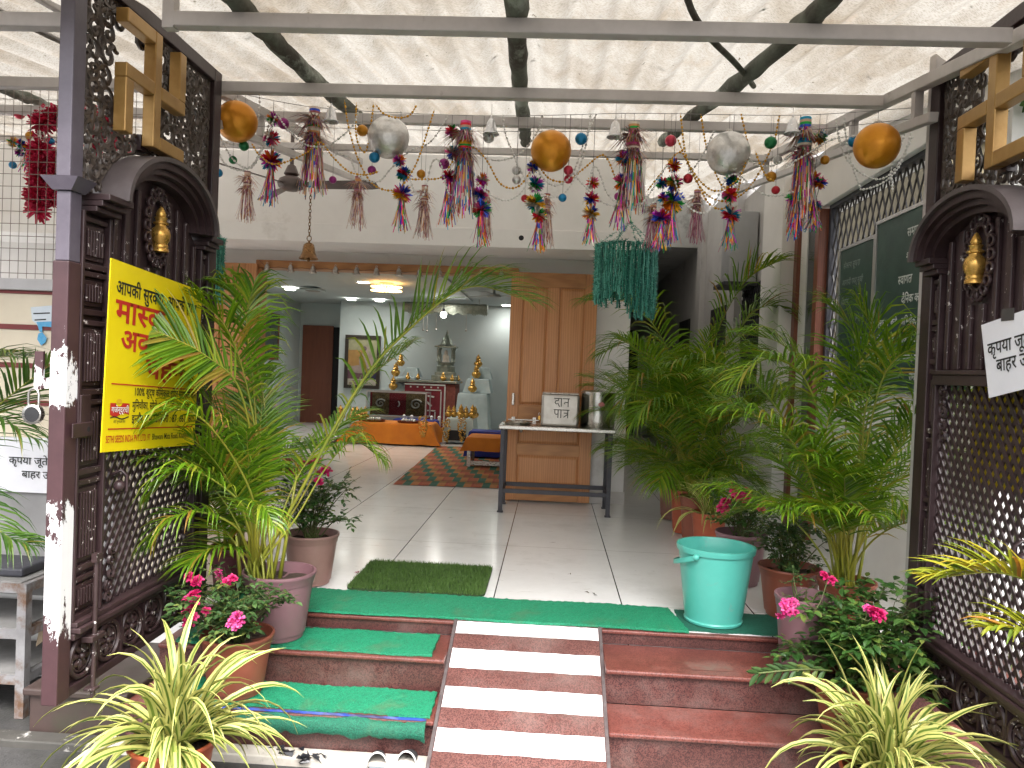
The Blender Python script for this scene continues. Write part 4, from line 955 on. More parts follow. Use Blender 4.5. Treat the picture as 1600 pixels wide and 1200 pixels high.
# ------------------------------------------------------------------ teak door leaves (panels face the street)
def door_leaf(name, x0, x1, hinge_left, label):
    d = thing(name, label, 'door', ((x0+x1)/2, 7.0, 0.02))
    z0, z1, yf, yb = 0.02, 2.085, 6.965, 7.003
    wd = x1-x0; st = 0.105
    rails = [(z0, z0+0.145), (z0+0.415, z0+0.515), (z0+0.66, z0+0.865), (z1-0.13, z1)]
    q = MB(); q.box(x0, x0+st, yf, yb, z0, z1); q.build('frame_stile', WOOD, d, bevel=0.003)
    q = MB(); q.box(x1-st, x1, yf, yb, z0, z1); q.build('frame_stile', WOOD, d, bevel=0.003)
    for a, b in rails:
        q = MB(); q.box(x0+st+0.0005, x1-st-0.0005, yf, yb, a, b); q.build('frame_rail', WOODX, d, bevel=0.003)
    mx = (x0+x1)/2; q = MB(); q.box(mx-0.05, mx+0.05, yf, yb, z0+0.8655, z1-0.1305); q.build('mullion', WOOD, d, bevel=0.003)
    def panel(a, b, c, e):
        q = MB(); q.box(a, b, yf+0.016, yb-0.006, c, e); m_ = 0.028
        v = [q.add(p) for p in ((a+0.006,yf+0.0155,c+0.006),(b-0.006,yf+0.0155,c+0.006),(b-0.006,yf+0.0155,e-0.006),(a+0.006,yf+0.0155,e-0.006),(a+m_,yf+0.004,c+m_),(b-m_,yf+0.004,c+m_),(b-m_,yf+0.004,e-m_),(a+m_,yf+0.004,e-m_))]
        for k in range(4): q.face((v[k], v[(k+1)%4], v[4+(k+1)%4], v[4+k]))
        q.face(v[4:]); q.build('panel', WOOD, d)
    panel(x0+st, mx-0.0505, z0+0.866, z1-0.131); panel(mx+0.0505, x1-st, z0+0.866, z1-0.131)
    panel(x0+st, x1-st, z0+0.5155, z0+0.6595); panel(x0+st, x1-st, z0+0.1455, z0+0.4145)
    if not hinge_left:
        return d
    q = MB(); q.tube([(x0+0.02, yf-0.012, z0+0.73), (x0+0.30, yf-0.012, z0+0.73)], 0.007, 8); q.box(x0+0.05, x0+0.08, yf-0.016, yf-0.001, z0+0.705, z0+0.755); q.box(x0+0.24, x0+0.27, yf-0.016, yf-0.001, z0+0.705, z0+0.755); q.build('bolt', STEEL, d, smooth=50)
    q = MB(); q.tube([(x0+0.14, yf-0.014, z0+0.73), (x0+0.14, yf-0.022, z0+0.66)], 0.008, 8); q.ball((x0+0.14, yf-0.02, z0+0.64), 0.018, 10, 8, sz=1.5); q.build('lock', STEEL_D, d, smooth=60)
    q = MB(); q.box(x0+0.045, x0+0.068, yf-0.022, yf-0.001, z0+0.86, z0+0.97); q.build('handle', STEEL, d, bevel=0.006)
    return d
door_leaf('door_leaf', -0.395, 0.385, True, 'teak panel door folded back behind the steel-topped table')
door_leaf('door_leaf', -3.53, -2.745, False, 'teak panel door folded back behind the left palm')

# ------------------------------------------------------------------ donation table and what stands on it
tx0, tx1, ty0, ty1, tz = -0.405, 0.535, 6.42, 6.86, 0.735
tbl = thing('donation_table', 'narrow table with steel top and thin black legs in front of the door', 'table', (0.06, 6.64, 0))
q = MB(); q.box(tx0-0.02, tx1+0.02, ty0-0.02, ty1+0.02, tz-0.035, tz); q.build('table_top', STEEL, tbl, bevel=0.008)
for x in (tx0, tx1-0.04):
    for y in (ty0, ty1-0.04):
        q = MB(); q.box(x, x+0.035, y, y+0.035, 0.012, tz-0.0355); q.box(x-0.008, x+0.043, y-0.008, y+0.043, 0.001, 0.0115); q.build('leg', BLACKM, tbl, bevel=0.003)
for a in ((tx0+0.0355, tx1-0.0405, ty0+0.006, ty0+0.03), (tx0+0.0355, tx1-0.0405, ty1-0.035, ty1-0.01)):
    q = MB(); q.box(a[0], a[1], a[2], a[3], 0.165, 0.20); q.build('stretcher', BLACKM, tbl)
for x in (tx0+0.005, tx1-0.035):
    q = MB(); q.box(x, x+0.025, ty0+0.0355, ty1-0.0405, 0.165, 0.20); q.build('stretcher', BLACKM, tbl)
db = thing('donation_box', 'square steel donation box lettered in Hindi on the narrow table', 'box', (0.09, 6.62, tz))
q = MB(); q.box(-0.075, 0.245, 6.47, 6.76, tz+0.001, tz+0.275); q.build('case', STEEL_D, db, bevel=0.022, seg=3)
q = MB(); q.box(-0.07, 0.24, 6.475, 6.755, tz+0.2755, tz+0.283); q.build('lid', STEEL, db, bevel=0.003)
def stroke(parent, pts, r=0.0032):
    q = MB(); q.tube([(x, 6.4685, z) for x, z in pts], r, 5); return q
# hand-painted letters of the box, as strokes
def box_word(x, z, s, polys):
    q = MB()
    for pl_ in polys: q.tube([(x + a*s, 6.4688, z + b*s) for a, b in pl_], 0.0036, 5)
    q.build('painted_lettering', INK_K, db)
DA = [[(0,1),(1.0,1)], [(0.55,1),(0.55,0.75),(0.25,0.72),(0.12,0.5),(0.3,0.3),(0.5,0.42),(0.62,0.12),(0.72,0.0)], [(0.9,1),(0.9,0.0)]]
NA = [[(1.05,1),(1.95,1)], [(1.75,1),(1.75,0)], [(1.75,0.55),(1.35,0.55),(1.25,0.42),(1.38,0.33)]]
PA = [[(0,1),(1.0,1)], [(0.15,1),(0.15,0.55),(0.3,0.42),(0.55,0.5)], [(0.55,1),(0.55,0)], [(0.9,1),(0.9,0)]]
TRA = [[(1.05,1),(1.95,1)], [(1.75,1),(1.75,0)], [(1.75,0.62),(1.25,0.62)], [(1.7,0.45),(1.25,0.1)]]
box_word(0.03, tz+0.17, 0.068, DA+NA); box_word(0.03, tz+0.075, 0.068, PA+TRA)
pk = thing('padlock', 'small brass padlock hanging at the side of the donation box', 'padlock', (-0.088, 6.5, tz+0.09))
q = MB(); q.box(-0.10, -0.078, 6.49, 6.502, tz+0.05, tz+0.085); q.build('body', GOLDK, pk, bevel=0.003)
q = MB(); q.tube([(-0.096, 6.496, tz+0.084), (-0.096, 6.496, tz+0.105), (-0.089, 6.496, tz+0.112), (-0.082, 6.496, tz+0.105), (-0.082, 6.496, tz+0.084)], 0.0025, 6); q.build('shackle', STEEL, pk, smooth=60)
dr = thing('steel_drum', 'shiny cylindrical steel container with a small pink label beside the donation box', 'container', (0.41, 6.64, tz))
q = MB(); q.lathe([(0,0.001),(0.142,0.001),(0.146,0.008),(0.146,0.285),(0.150,0.287),(0.150,0.300),(0.146,0.302)], (0.41, 6.635, tz), 40); q.build('body', mat('polished_steel', (0.60,0.59,0.56), (0.50,0.49,0.46), 14, 0.22, 1.0, stretch=(6,6,0.6)), dr, smooth=40)
q = MB(); q.lathe([(0,0.318),(0.03,0.318),(0.12,0.312),(0.149,0.304),(0.149,0.301)], (0.41, 6.635, tz), 40); q.build('lid', STEEL, dr, smooth=40)
q = MB()
for k in range(6):
    a0, a1 = [-math.pi/2 - 0.05 + 0.06*j for j in (k, k+1)]
    h = 0.017*math.sin(math.pi*(k+0.5)/6)+0.006
    q.poly([(0.41+0.1467*math.cos(a), 6.635+0.1467*math.sin(a), tz+0.20+s) for a, s in ((a0,-h),(a1,-h),(a1,h),(a0,h))])
q.build('label_sticker', mat('pink_label', (0.62,0.22,0.22), None, 10, 0.5), dr)
pt = thing('steel_plate', 'round steel plate at the end of the narrow table', 'plate', (-0.29, 6.55, tz))
q = MB(); q.lathe([(0,0.001),(0.105,0.001),(0.125,0.022),(0.128,0.022),(0.109,0.0045),(0,0.004)], (-0.275, 6.56, tz), 36); tag_ = q.build('dish', STEEL, pt, smooth=40)
fl = thing('dry_flower', 'few dried orange petals lying beside the donation box', 'petals', (-0.12, 6.47, tz))
q = MB()
for k in range(9):
    x, y = -0.12 + rnd.uniform(-.03,.02), 6.46 + rnd.uniform(-.02,.02); a = rnd.uniform(0, 6)
    q.ribbon([(x, y, tz+0.003), (x+0.008*math.cos(a), y+0.008*math.sin(a), tz+0.012), (x+0.018*math.cos(a), y+0.018*math.sin(a), tz+0.006)], [0.003,0.006,0.001], (math.sin(a), -math.cos(a), 0.2))
q.build('petals', mat('dry_petal', (0.42,0.17,0.06), (0.30,0.10,0.04), 30, 0.7), fl)

# ------------------------------------------------------------------ bucket
bc = P(1115, 971, Z=0.006); bx_, by_ = bc.x, 3.815
bk = thing('bucket', 'empty turquoise plastic bucket with its handle down on the dark green mat', 'bucket', (bx_, by_, 0.005))
TURQ = mat('turquoise_plastic', (0.095,0.46,0.385), (0.078,0.40,0.335), 3, 0.33, dirt=(0.16,0.36,0.31), dirt_scale=9, dirt_lo=0.60, dirt_hi=0.70)
Hb = 0.375
q = MB(); q.lathe([(0,0.0015),(0.128,0.0015),(0.139,0.004),(0.1415,0.014),(0.137,0.020),(0.137,0.026),(0.142,0.05),(0.176,Hb-0.055),(0.1775,Hb-0.03),(0.187,Hb-0.028),(0.190,Hb-0.012),(0.190,Hb-0.002),(0.186,Hb),(0.179,Hb-0.001),(0.1765,Hb-0.008),(0.170,Hb-0.06),(0.138,0.05),(0.13,0.018),(0,0.016)], (bx_, by_, 0.005), 56); q.build('body', TURQ, bk, smooth=35)
q = MB(); hp = []
for k in range(21):
    a = math.pi*k/20; hp.append(Vector((bx_, by_, Hb-0.03)) + Vector((-0.199*math.sin(a)*0.99 , 0.197*math.cos(a)*-1, -0.075*math.sin(a))))
ca, sa = math.cos(R(-40)), math.sin(R(-40))
hp = [Vector((bx_ + (p.x-bx_)*ca - (p.y-by_)*sa, by_ + (p.x-bx_)*sa + (p.y-by_)*ca, p.z)) for p in hp]
for a, b in zip(hp, hp[1:]): pass
q.ribbon(hp, [0.011]*21, (0,0,1)); q.ribbon([p + (p - Vector((bx_,by_,p.z))).normalized()*0.005 for p in hp], [0.011]*21, (0,0,1))
q.build('handle', TURQ, bk, smooth=60)
for p in (hp[0], hp[-1]):
    q = MB(); q.ball(p + (Vector((bx_,by_,p.z)) - p).normalized()*0.006, 0.016, 12, 8); q.build('pivot', TURQ, bk, smooth=180)

# ------------------------------------------------------------------ debris on the floor
def chip(u, v, col, label, n, Z=0.001, s=0.016, name='fallen_leaf', cat='leaf'):
    p = P(u, v, Z=Z); q = MB()
    for k in range(n):
        a = rnd.uniform(0, 6.28); o = p + Vector((rnd.uniform(-1.6,1.6)*s, rnd.uniform(-1.2,1.2)*s, 0)); l = s*rnd.uniform(0.9,1.9)
        q.ribbon([o, o+Vector((l*0.5*math.cos(a), l*0.5*math.sin(a), 0.006)), o+Vector((l*math.cos(a), l*math.sin(a), 0.002))], [0.002, s*0.32, 0.0008], (math.sin(a), -math.cos(a), 0.2))
    o = q.build(name, mat(name, col, None, 20, 0.7), loc=p); tag(o, label, cat); return o
chip(923, 928, (0.10,0.065,0.045), 'small dried brown leaf on the floor in front of the bucket', 3)
chip(556, 895, (0.30,0.03,0.09), 'scatter of pink petals beside the grass mat corner', 7, s=0.012, name='fallen_petals', cat='petals')
chip(890, 897, (0.12,0.08,0.06), 'tiny brown leaf scrap on the floor beyond the runner', 2, s=0.010)
chip(660, 1170, (0.06,0.035,0.03), 'brown wet leaf bits on the white kerb strip', 6, Z=-0.363, s=0.02)

# ------------------------------------------------------------------ sandals and black rubbish at the foot of the steps
def sandal(u, v, rot, label):
    p = P(u, v, Z=-0.398); t = thing('sandal', label, 'sandal', p, 'pair of sandals at the steps')
    Mx = Matrix.Translation(p) @ Matrix.Rotation(rot, 4, 'Z')
    outl = [(0.036*math.sin(a)*(1.0 if math.cos(a) > 0 else 0.8)*(1+0.15*math.cos(a)), 0.13*math.cos(a)) for a in [k*2*math.pi/28 for k in range(28)]]
    q = MB(); q.M = Mx; q.prism(outl, 'z', 0, 0.016); q.build('sole', BLACKM, t, bevel=0.003)
    q = MB(); q.M = Mx; q.prism([(x*0.9, y*0.94) for x, y in outl], 'z', 0.0162, 0.020); q.build('footbed', mat('sandal_grey', (0.20,0.22,0.25), (0.12,0.14,0.16), 20, 0.6), t)
    q = MB(); q.M = Mx; rows = []
    for j in range(7):
        y = 0.015 + 0.105*j/6; wd = 0.040 - 0.010*(j/6)**2*1.6; hh = 0.062 - 0.040*(j/6)**1.5
        rows.append([q.add((wd*math.sin(a), y, 0.014 + hh*math.cos(a))) for a in [-1.5+3.0*k/12 for k in range(13)]])
    for a, b in zip(rows, rows[1:]):
        for k in range(12): q.face((a[k], a[k+1], b[k+1], b[k]))
    q.build('upper', mat('sandal_black', (0.025,0.027,0.03), (0.06,0.065,0.07), 14, 0.45), t, smooth=180)
    q = MB(); q.M = Mx; q.tube([(0.042*math.sin(a), 0.014, 0.015 + 0.064*math.cos(a)) for a in [-1.55+3.1*k/16 for k in range(17)]], 0.0035, 6); q.build('trim', INK_W, t, smooth=180)
sandal(588, 1210, R(8), 'black and white slip-on sandal lying nearer the black rubbish')
sandal(633, 1208, R(-4), 'black and white slip-on sandal lying against the striped ramp')
for u, v, n, lb in ((445, 1186, 26, 'larger clump of crumpled black plastic rubbish on the wet ground'), (487, 1196, 12, 'small scrap of black plastic rubbish near the sandals')):
    p = P(u, v, Z=-0.395); q = MB()
    for k in range(n):
        c = p + Vector((rnd.uniform(-.05,.05), rnd.uniform(-.03,.03), rnd.uniform(0,.03))); 
        pts = [c + Vector((rnd.uniform(-.025,.025), rnd.uniform(-.02,.02), rnd.uniform(-.004,.03))) for _ in range(4)]
        q.poly(pts[:3]); q.poly([pts[1], pts[2], pts[3]])
    o = q.build('crumpled_plastic', mat('black_plastic', (0.012,0.012,0.016), (0.03,0.03,0.035), 20, 0.3), loc=p); tag(o, lb, 'rubbish')

# ------------------------------------------------------------------ shoe rack, concrete ledge, left side
rk = thing('shoe_rack', 'rusty white metal shoe rack with three shelves beside the left gate', 'rack', (-2.6, 3.3, -0.4))
RUST = mat('rusty_white_paint', (0.27,0.265,0.27), (0.19,0.185,0.19), 9, 0.5, bump=0.2, bscale=40, dirt=(0.13,0.07,0.04), dirt_scale=7, dirt_lo=0.48, dirt_hi=0.62)
RUSTG = mat('rack_shelf', (0.24,0.235,0.23), (0.17,0.165,0.16), 6, 0.6, dirt=(0.10,0.07,0.05), dirt_scale=5)
fx, fy, by2 = -2.25, 3.22, 3.58
for x in (fx, fx-0.95):
    for y in (fy, by2):
        q = MB(); q.box(x-0.02, x+0.02, y-0.02, y+0.02, -0.398, 0.19); q.build('leg', RUST, rk)
for z in (0.17, -0.03, -0.23):
    for (x0, x1, y0, y1) in ((fx-0.929, fx-0.021, fy-0.018, fy+0.018), (fx-0.929, fx-0.021, by2-0.018, by2+0.018)):
        q = MB(); q.box(x0, x1, y0, y1, z-0.022, z+0.018); q.build('rail', RUST, rk)
    for x in (fx, fx-0.95):
        q = MB(); q.box(x-0.017, x+0.017, fy+0.021, by2-0.021, z-0.022, z+0.018); q.build('rail', RUST, rk)
    q = MB(); q.box(fx-0.94, fx-0.01, fy-0.01, by2+0.01, z+0.0185, z+0.024); q.build('shelf', RUSTG, rk)
cl = thing('concrete_ledge', 'smooth grey cement ledge below the Hindi shoe notice', 'ledge', (-3, 3.72, 0))
q = MB(); n_ = 30; top = []
z_l = P(30, 762, Y=3.63).z
prof = []
for i in range(n_+1):
    x = -4.6 + (4.6-2.10)*i/n_; prof.append((x, z_l + 0.02*math.sin(x*3.1) + 0.012*math.sin(x*9)))
outl = [(-4.6, -0.4)] + prof + [(-2.10, -0.4)]
q.prism(outl, 'y', 3.641, 3.79); q.build('block', mat('grey_cement', (0.30,0.295,0.295), (0.23,0.225,0.225), 2.2, 0.75, bump=0.15, bscale=12, dirt=(0.12,0.115,0.11), dirt_scale=3.5, dirt_lo=0.58, dirt_hi=0.72), cl)
bt = thing('rubber_tray', 'black rubber tray left on the top shelf of the rack', 'tray', (-2.5, 3.4, 0.2))
q = MB(); q.box(-2.75, -2.30, 3.27, 3.5, 0.197, 0.235); q.build('tray', BLACKM, bt, bevel=0.01)
cb = thing('cardboard_sheet', 'pale cardboard sheet leaning between the rack and the gate', 'cardboard', (-2.2, 3.45, -0.2))
q = MB(); q.poly([P(u,v,Y=3.45+dy) for u, v, dy in ((70,935,0.1),(84,925,0.1),(80,990,0),(56,1010,0))]); a = q.build('sheet', mat('cardboard', (0.58,0.45,0.31), (0.52,0.40,0.27), 6, 0.8), cb)
so = a.modifiers.new('thick', 'SOLIDIFY'); so.thickness = 0.004

# ------------------------------------------------------------------ ceiling fan and brass bell
fp = P(455, 287, Y=5.6); fan = thing('ceiling_fan', 'dark brown three-blade ceiling fan hanging behind the decorations', 'fan', fp)
FANB = mat('fan_brown', (0.085,0.060,0.055), (0.12,0.09,0.085), 6, 0.4)
q = MB(); q.lathe([(0,0.05),(0.05,0.05),(0.085,0.03),(0.10,0.0),(0.09,-0.03),(0.05,-0.05),(0,-0.055)], fp, 28); q.build('motor', FANB, fan, smooth=50)
q = MB(); q.lathe([(0,0.05),(0.035,0.05),(0.055,0.07),(0.03,0.13),(0.014,0.14),(0.014,0.40),(0,0.40)], fp, 16); q.build('rod', FANB, fan, smooth=50)
q = MB(); q.lathe([(0.014,0.36),(0.05,0.42),(0.055,0.45),(0,0.46)], fp, 16); q.build('rose', FANB, fan, smooth=50)
for k, a in enumerate((R(-6), R(128), R(242))):
    q = MB(); ca, sa = math.cos(a), math.sin(a)
    def fw(r, s, z): return (fp.x + r*ca - s*sa, fp.y + r*sa + s*ca, fp.z + z)
    pts = [(0.09,-0.02),(0.20,-0.055),(0.60,-0.062),(0.66,-0.05),(0.66,0.05),(0.60,0.062),(0.20,0.055),(0.09,0.02)]
    i0 = [q.add(fw(r, s, -0.012 - s*0.25)) for r, s in pts]; i1 = [q.add(fw(r, s, -0.006 - s*0.25)) for r, s in pts]
    q.face(i0); q.face(i1[::-1])
    for j in range(8): q.face((i0[j], i0[(j+1)%8], i1[(j+1)%8], i1[j]))
    q.build('blade', FANB, fan)
BRASS = mat('old_brass', (0.27,0.15,0.065), (0.17,0.09,0.04), 10, 0.27, 0.9)
bp = P(482, 405, Y=5.5); bl_ = thing('brass_bell', 'brass temple bell on a long chain above the doorway', 'bell', bp)
q = MB(); q.lathe([(0.066,0.0),(0.070,0.004),(0.060,0.018),(0.047,0.05),(0.042,0.085),(0.036,0.105),(0.02,0.118),(0.008,0.12),(0.008,0.135),(0,0.135)], bp, 32); q.lathe([(0.066,0.0),(0.052,0.012),(0.04,0.05),(0.034,0.09),(0,0.108)], bp, 32); q.build('bell_body', BRASS, bl_, smooth=45)
q = MB(); q.tube([bp+Vector((0,0,0.10)), bp+Vector((0,0,0.0))], 0.004, 6); q.ball(bp+Vector((0,0,-0.004)), 0.013, 10, 8); q.build('clapper', BRASS, bl_, smooth=60)
q = MB(); zc = bp.z + 0.135
q.tube([bp + Vector((0.016*math.sin(t*math.pi/8), 0, 0.150 + 0.019*math.cos(t*math.pi/8))) for t in range(16)], 0.0036, 6, closed=True)
n_l = int((zb(5.5)-zc-0.03)/0.024)
for k in range(n_l):
    c = Vector((bp.x, bp.y, zc + 0.045 + 0.024*k)); ax = Vector((1,0,0)) if k % 2 else Vector((0,1,0))
    q.tube([c + ax*0.008*math.sin(t*math.pi/5) + Vector((0,0,0.016*math.cos(t*math.pi/5))) for t in range(10)], 0.0026, 5, closed=True)
q.build('chain', BRASS, bl_, smooth=60)

# ------------------------------------------------------------------ inside the hall
LAMP = emis('lamp_white', (1.0, 0.97, 0.90), 14.0); LAMPW = emis('lamp_warm', (1.0, 0.62, 0.22), 2.6)
def area(parent, p, e, size, col=(1,0.97,0.92)):
    l = bpy.data.lights.new('lamp_light', 'SPOT'); l.energy = e*0.62; l.color = col; l.shadow_soft_size = size; l.spot_size = R(150); l.spot_blend = 1.0
    o = bpy.data.objects.new('lamp_light', l); COL.objects.link(o); o.parent = parent; o.location = Vector(p) - world_loc(parent)
for (u, v) in ((408,434),(453,452),(568,441),(549,468),(593,470),(659,423),(696,443),(701,464),(791,477)):
    p = P(u, v, Z=2.332 if 430 < u < 600 else 2.357)
    if p.y > 14.1: p.y = 14.0
    t = thing('ceiling_downlight', 'round lit downlight recessed in the hall ceiling', 'ceiling light', p, 'downlights of the hall ceiling')
    q = MB(); q.lathe([(0.085,0.0),(0.105,0.0),(0.105,-0.008),(0.085,-0.008)], p, 24); q.build('rim', INK_W, t)
    q = MB(); q.lathe([(0,-0.004),(0.084,-0.004)], p, 24); q.build('lens', LAMP, t)
    area(t, p - Vector((0,0,0.06)), 7.0, 0.08)
cp = P(604, 446, Z=2.30); ch = thing('chandelier', 'warm glowing flower-shaped ceiling lamp of radiating rods in the hall', 'ceiling light', cp)
q = MB(); q.lathe([(0,0.03),(0.10,0.03),(0.10,0.0),(0,0.0)], cp, 28); q.build('ceiling_plate', ROOMC, ch)
q = MB()
for k in range(26):
    a = k*2*math.pi/26; 
    for tlt in (0.0, 0.05): q.tube([cp + Vector((0.03*math.cos(a+tlt), 0.03*math.sin(a+tlt), -0.07)), cp + Vector((0.215*math.cos(a+tlt*2), 0.215*math.sin(a+tlt*2), -0.02-tlt*1.1))], 0.006, 5)
q.build('glass_rod', LAMPW, ch)
q = MB(); q.lathe([(0,-0.09),(0.035,-0.085),(0.045,-0.05),(0,-0.045)], cp, 16); q.build('lamp_core', LAMPW, ch)
area(ch, cp - Vector((0,0,0.16)), 10, 0.2, (1,0.8,0.5))
pp_ = P(693, 492, Y=12.4); pb = thing('pendant_bulb', 'single bright bulb hanging before the silver shrine', 'lamp', pp_)
q = MB(); q.ball(pp_, 0.05, 16, 10); q.build('bulb', LAMP, pb, smooth=180)
q = MB(); q.tube([pp_ + Vector((0,0,0.05)), (pp_.x, pp_.y, 2.35)], 0.006, 6); q.lathe([(0.02,0.04),(0.024,0.05),(0.02,0.10),(0,0.10)], pp_, 10); q.build('cord', BLACKM, pb)
area(pb, pp_ - Vector((0,0,0.12)), 8, 0.06)
# bells under the lintel
bz = P(600, 424, Y=7.0).z
proto = None
for i, (u, v) in enumerate(((417,424),(454,425),(489,427),(524,428),(557,429),(588,430),(623,431),(655,433),(687,434),(721,434),(751,435),(783,436))):
    p = P(u, v, Y=7.0)
    if proto is None:
        proto = thing('lintel_bell', 'small silver bell in the row strung under the door lintel', 'bell', p, 'silver bells under the door lintel')
        q = MB(); q.lathe([(0.036,0.0),(0.038,0.004),(0.026,0.018),(0.021,0.05),(0.012,0.066),(0,0.068)], p, 16); q.lathe([(0.036,0.0),(0.024,0.014),(0.019,0.045),(0,0.06)], p, 16); q.build('bell_body', STEEL, proto, smooth=45)
        q = MB(); q.tube([p + Vector((0.009*math.sin(t*math.pi/6), 0, 0.076+0.009*math.cos(t*math.pi/6))) for t in range(12)], 0.002, 5, closed=True); q.build('ring', STEEL, proto)
    else: dup(proto, p)
    q = MB()
q = MB(); uu = [(405,406)] + [(x, 416 + (x-405)*0.03 + (3 if k % 2 == 0 else 0)) for k, x in enumerate(range(417, 800, 18))]
q.tube([P(u, v, Y=7.0) for u, v in uu], 0.0016, 4); o = q.build('bell_string', BLACKM, loc=P(600,418,Y=7.0)); tag(o, 'thin dark string zigzagging along the row of lintel bells', 'string')

# altar furniture
CLOTH_O = mat('orange_cloth', (0.62,0.20,0.012), (0.52,0.15,0.010), 4, 0.8, bump=0.3, bscale=18, bdist=0.01)
CLOTH_W = mat('pale_cloth', (0.50,0.58,0.58), (0.40,0.48,0.48), 5, 0.8, bump=0.3, bscale=16, bdist=0.01)
CLOTH_B = mat('blue_cloth', (0.010,0.03,0.30), (0.012,0.02,0.20), 5, 0.7)
MAROON = mat('maroon_cloth', (0.20,0.012,0.022), (0.15,0.010,0.018), 6, 0.7)
BRICKR = mat('brick_red_cloth', (0.26,0.075,0.05), (0.17,0.04,0.03), 22, 0.8)
SILVER = mat('shrine_silver', (0.34,0.36,0.30), (0.20,0.22,0.18), 16, 0.35, 0.8, bump=0.6, bscale=40, bdist=0.01)
def drape(q, x0, x1, y0, y1, z0, z1, flare=0.05, n=44, hem=0.02, ph=0.0):
    """cloth over a low table: rounded shoulders, wavy skirt"""
    per = []
    cxx, cyy = (x0+x1)/2, (y0+y1)/2
    L = 2*((x1-x0)+(y1-y0))
    for i in range(n):
        s = L*i/n
        if s < x1-x0: p = (x0+s, y0)
        elif s < (x1-x0)+(y1-y0): p = (x1, y0 + s-(x1-x0))
        elif s < 2*(x1-x0)+(y1-y0): p = (x1 - (s-(x1-x0)-(y1-y0)), y1)
        else: p = (x0, y1 - (s-2*(x1-x0)-(y1-y0)))
        per.append(p)
    rings = []
    for t in (0.0, 0.04, 0.12, 0.4, 0.7, 1.0):
        ring = []
        for i, (x, y) in enumerate(per):
            d = Vector((x-cxx, y-cyy, 0)); corner = (abs(d.x)/((x1-x0)/2))*(abs(d.y)/((y1-y0)/2))
            wv = math.sin(i*1.9+ph)*0.35 + math.sin(i*0.83+ph*2)*0.4
            o = flare*t*(0.45 + 1.4*corner**3 + 0.45*wv) - (0.012 if t == 0 else 0)
            dn = d.normalized(); z = z1 - t*(z1-z0) + (hem*wv*t if t == 1 else 0)
            ring.append(q.add((x + dn.x*o, y + dn.y*o, max(z, z0+0.002) if t < 1 else z0 + 0.002 + abs(hem*wv*0.6))))
        rings.append(ring)
    q.face(rings[0])
    for a, b in zip(rings, rings[1:]):
        for i in range(n): q.face((a[i], a[(i+1)%n], b[(i+1)%n], b[i]))
def low_table(name, label, x0, x1, y0, y1, z1, mt, z0=0.02, flare=0.06):
    t = thing(name, label, 'table', ((x0+x1)/2, (y0+y1)/2, 0))
    for x in (x0+0.03, x1-0.03):
        for y in (y0+0.03, y1-0.03):
            q = MB(); q.box(x-0.02, x+0.02, y-0.02, y+0.02, 0.001, z1-0.02); q.build('leg', RUST, t)
    q = MB(); q.box(x0+0.005, x1-0.005, y0+0.005, y1-0.005, z1-0.02, z1-0.004); q.build('table_top', WOODX, t)
    q = MB(); drape(q, x0, x1, y0, y1, z0, z1, flare, ph=rnd.uniform(0,5)); q.build('cloth', mt, t, smooth=50)
    return t
def XY(u, Y): return P(u, 600, Y=Y).x
t1 = low_table('offering_table', 'low table under a bright orange cloth in front of the glass cabinet', XY(556,11.4), XY(676,11.4), 11.4, 12.0, 0.33, CLOTH_O, flare=0.13)
t2 = low_table('offering_table', 'low table with an orange cloth and white legs by the striped rug', XY(732,9.3), XY(830,9.3), 9.3, 9.9, 0.36, CLOTH_O, z0=0.19, flare=0.05)
q = MB(); q.box(XY(734,9.3), XY(826,9.3), 9.32, 9.36, 0.02, 0.07); q.box(XY(734,9.3), XY(734,9.3)+0.04, 9.29, 9.33, 0.001, 0.2); q.build('frame', STEEL, t2)
t3 = low_table('offering_table', 'low white-cloth table with brass pots beside the maroon altar', XY(699,12.0), XY(741,12.0), 12.0, 12.6, 0.40, CLOTH_W, z0=0.02, flare=0.05)
q = MB(); q.box(XY(703,11.95), XY(731,11.95), 11.93, 11.935, 0.06, 0.22); q.build('opening', DARKV, t3)
t4 = low_table('offering_table', 'low table under a blue cloth behind the orange one', XY(618,12.3), XY(684,12.3), 12.2, 12.55, 0.335, CLOTH_B, z0=0.02, flare=0.04)
t5 = low_table('offering_table', 'low table under a blue cloth nearer the door edge', XY(737,10.3), XY(830,10.3), 10.2, 10.6, 0.36, CLOTH_B, flare=0.04)
t6 = low_table('offering_table', 'small low white-cloth table left of the orange one', XY(528,11.9), XY(552,11.9), 11.8, 12.2, 0.30, CLOTH_W, flare=0.03)
# glass cabinet
gx0, gx1 = XY(574,12.65), XY(668,12.65)
gcz0, gcz1 = P(620,652,Y=12.6).z, P(620,612,Y=12.6).z
gc = thing('glass_cabinet', 'long glass display case with gold carvings on maroon backing before the altar', 'cabinet', ((gx0+gx1)/2, 12.8, 0))
q = MB(); q.box(gx0+0.05, gx1-0.05, 12.68, 13.0, 0.001, gcz0); q.build('stand', CLOTH_W, gc)
q = MB()
for x in (gx0, gx1-0.02):
    for y in (12.60, 13.05): q.box(x, x+0.02, y, y+0.02, gcz0, gcz1)
for z in (gcz0+0.0005, gcz1-0.02):
    for y in (12.60, 13.05): q.box(gx0+0.0205, gx1-0.0205, y, y+0.02, z, z+0.0195)
    for x in (gx0, gx1-0.02): q.box(x, x+0.02, 12.6205, 13.0495, z, z+0.0195)
q.build('frame', ALU, gc)
q = MB(); q.box(gx0+0.02, gx1-0.02, 12.80, 12.82, gcz0+0.02, gcz1-0.02); q.build('backing', MAROON, gc)
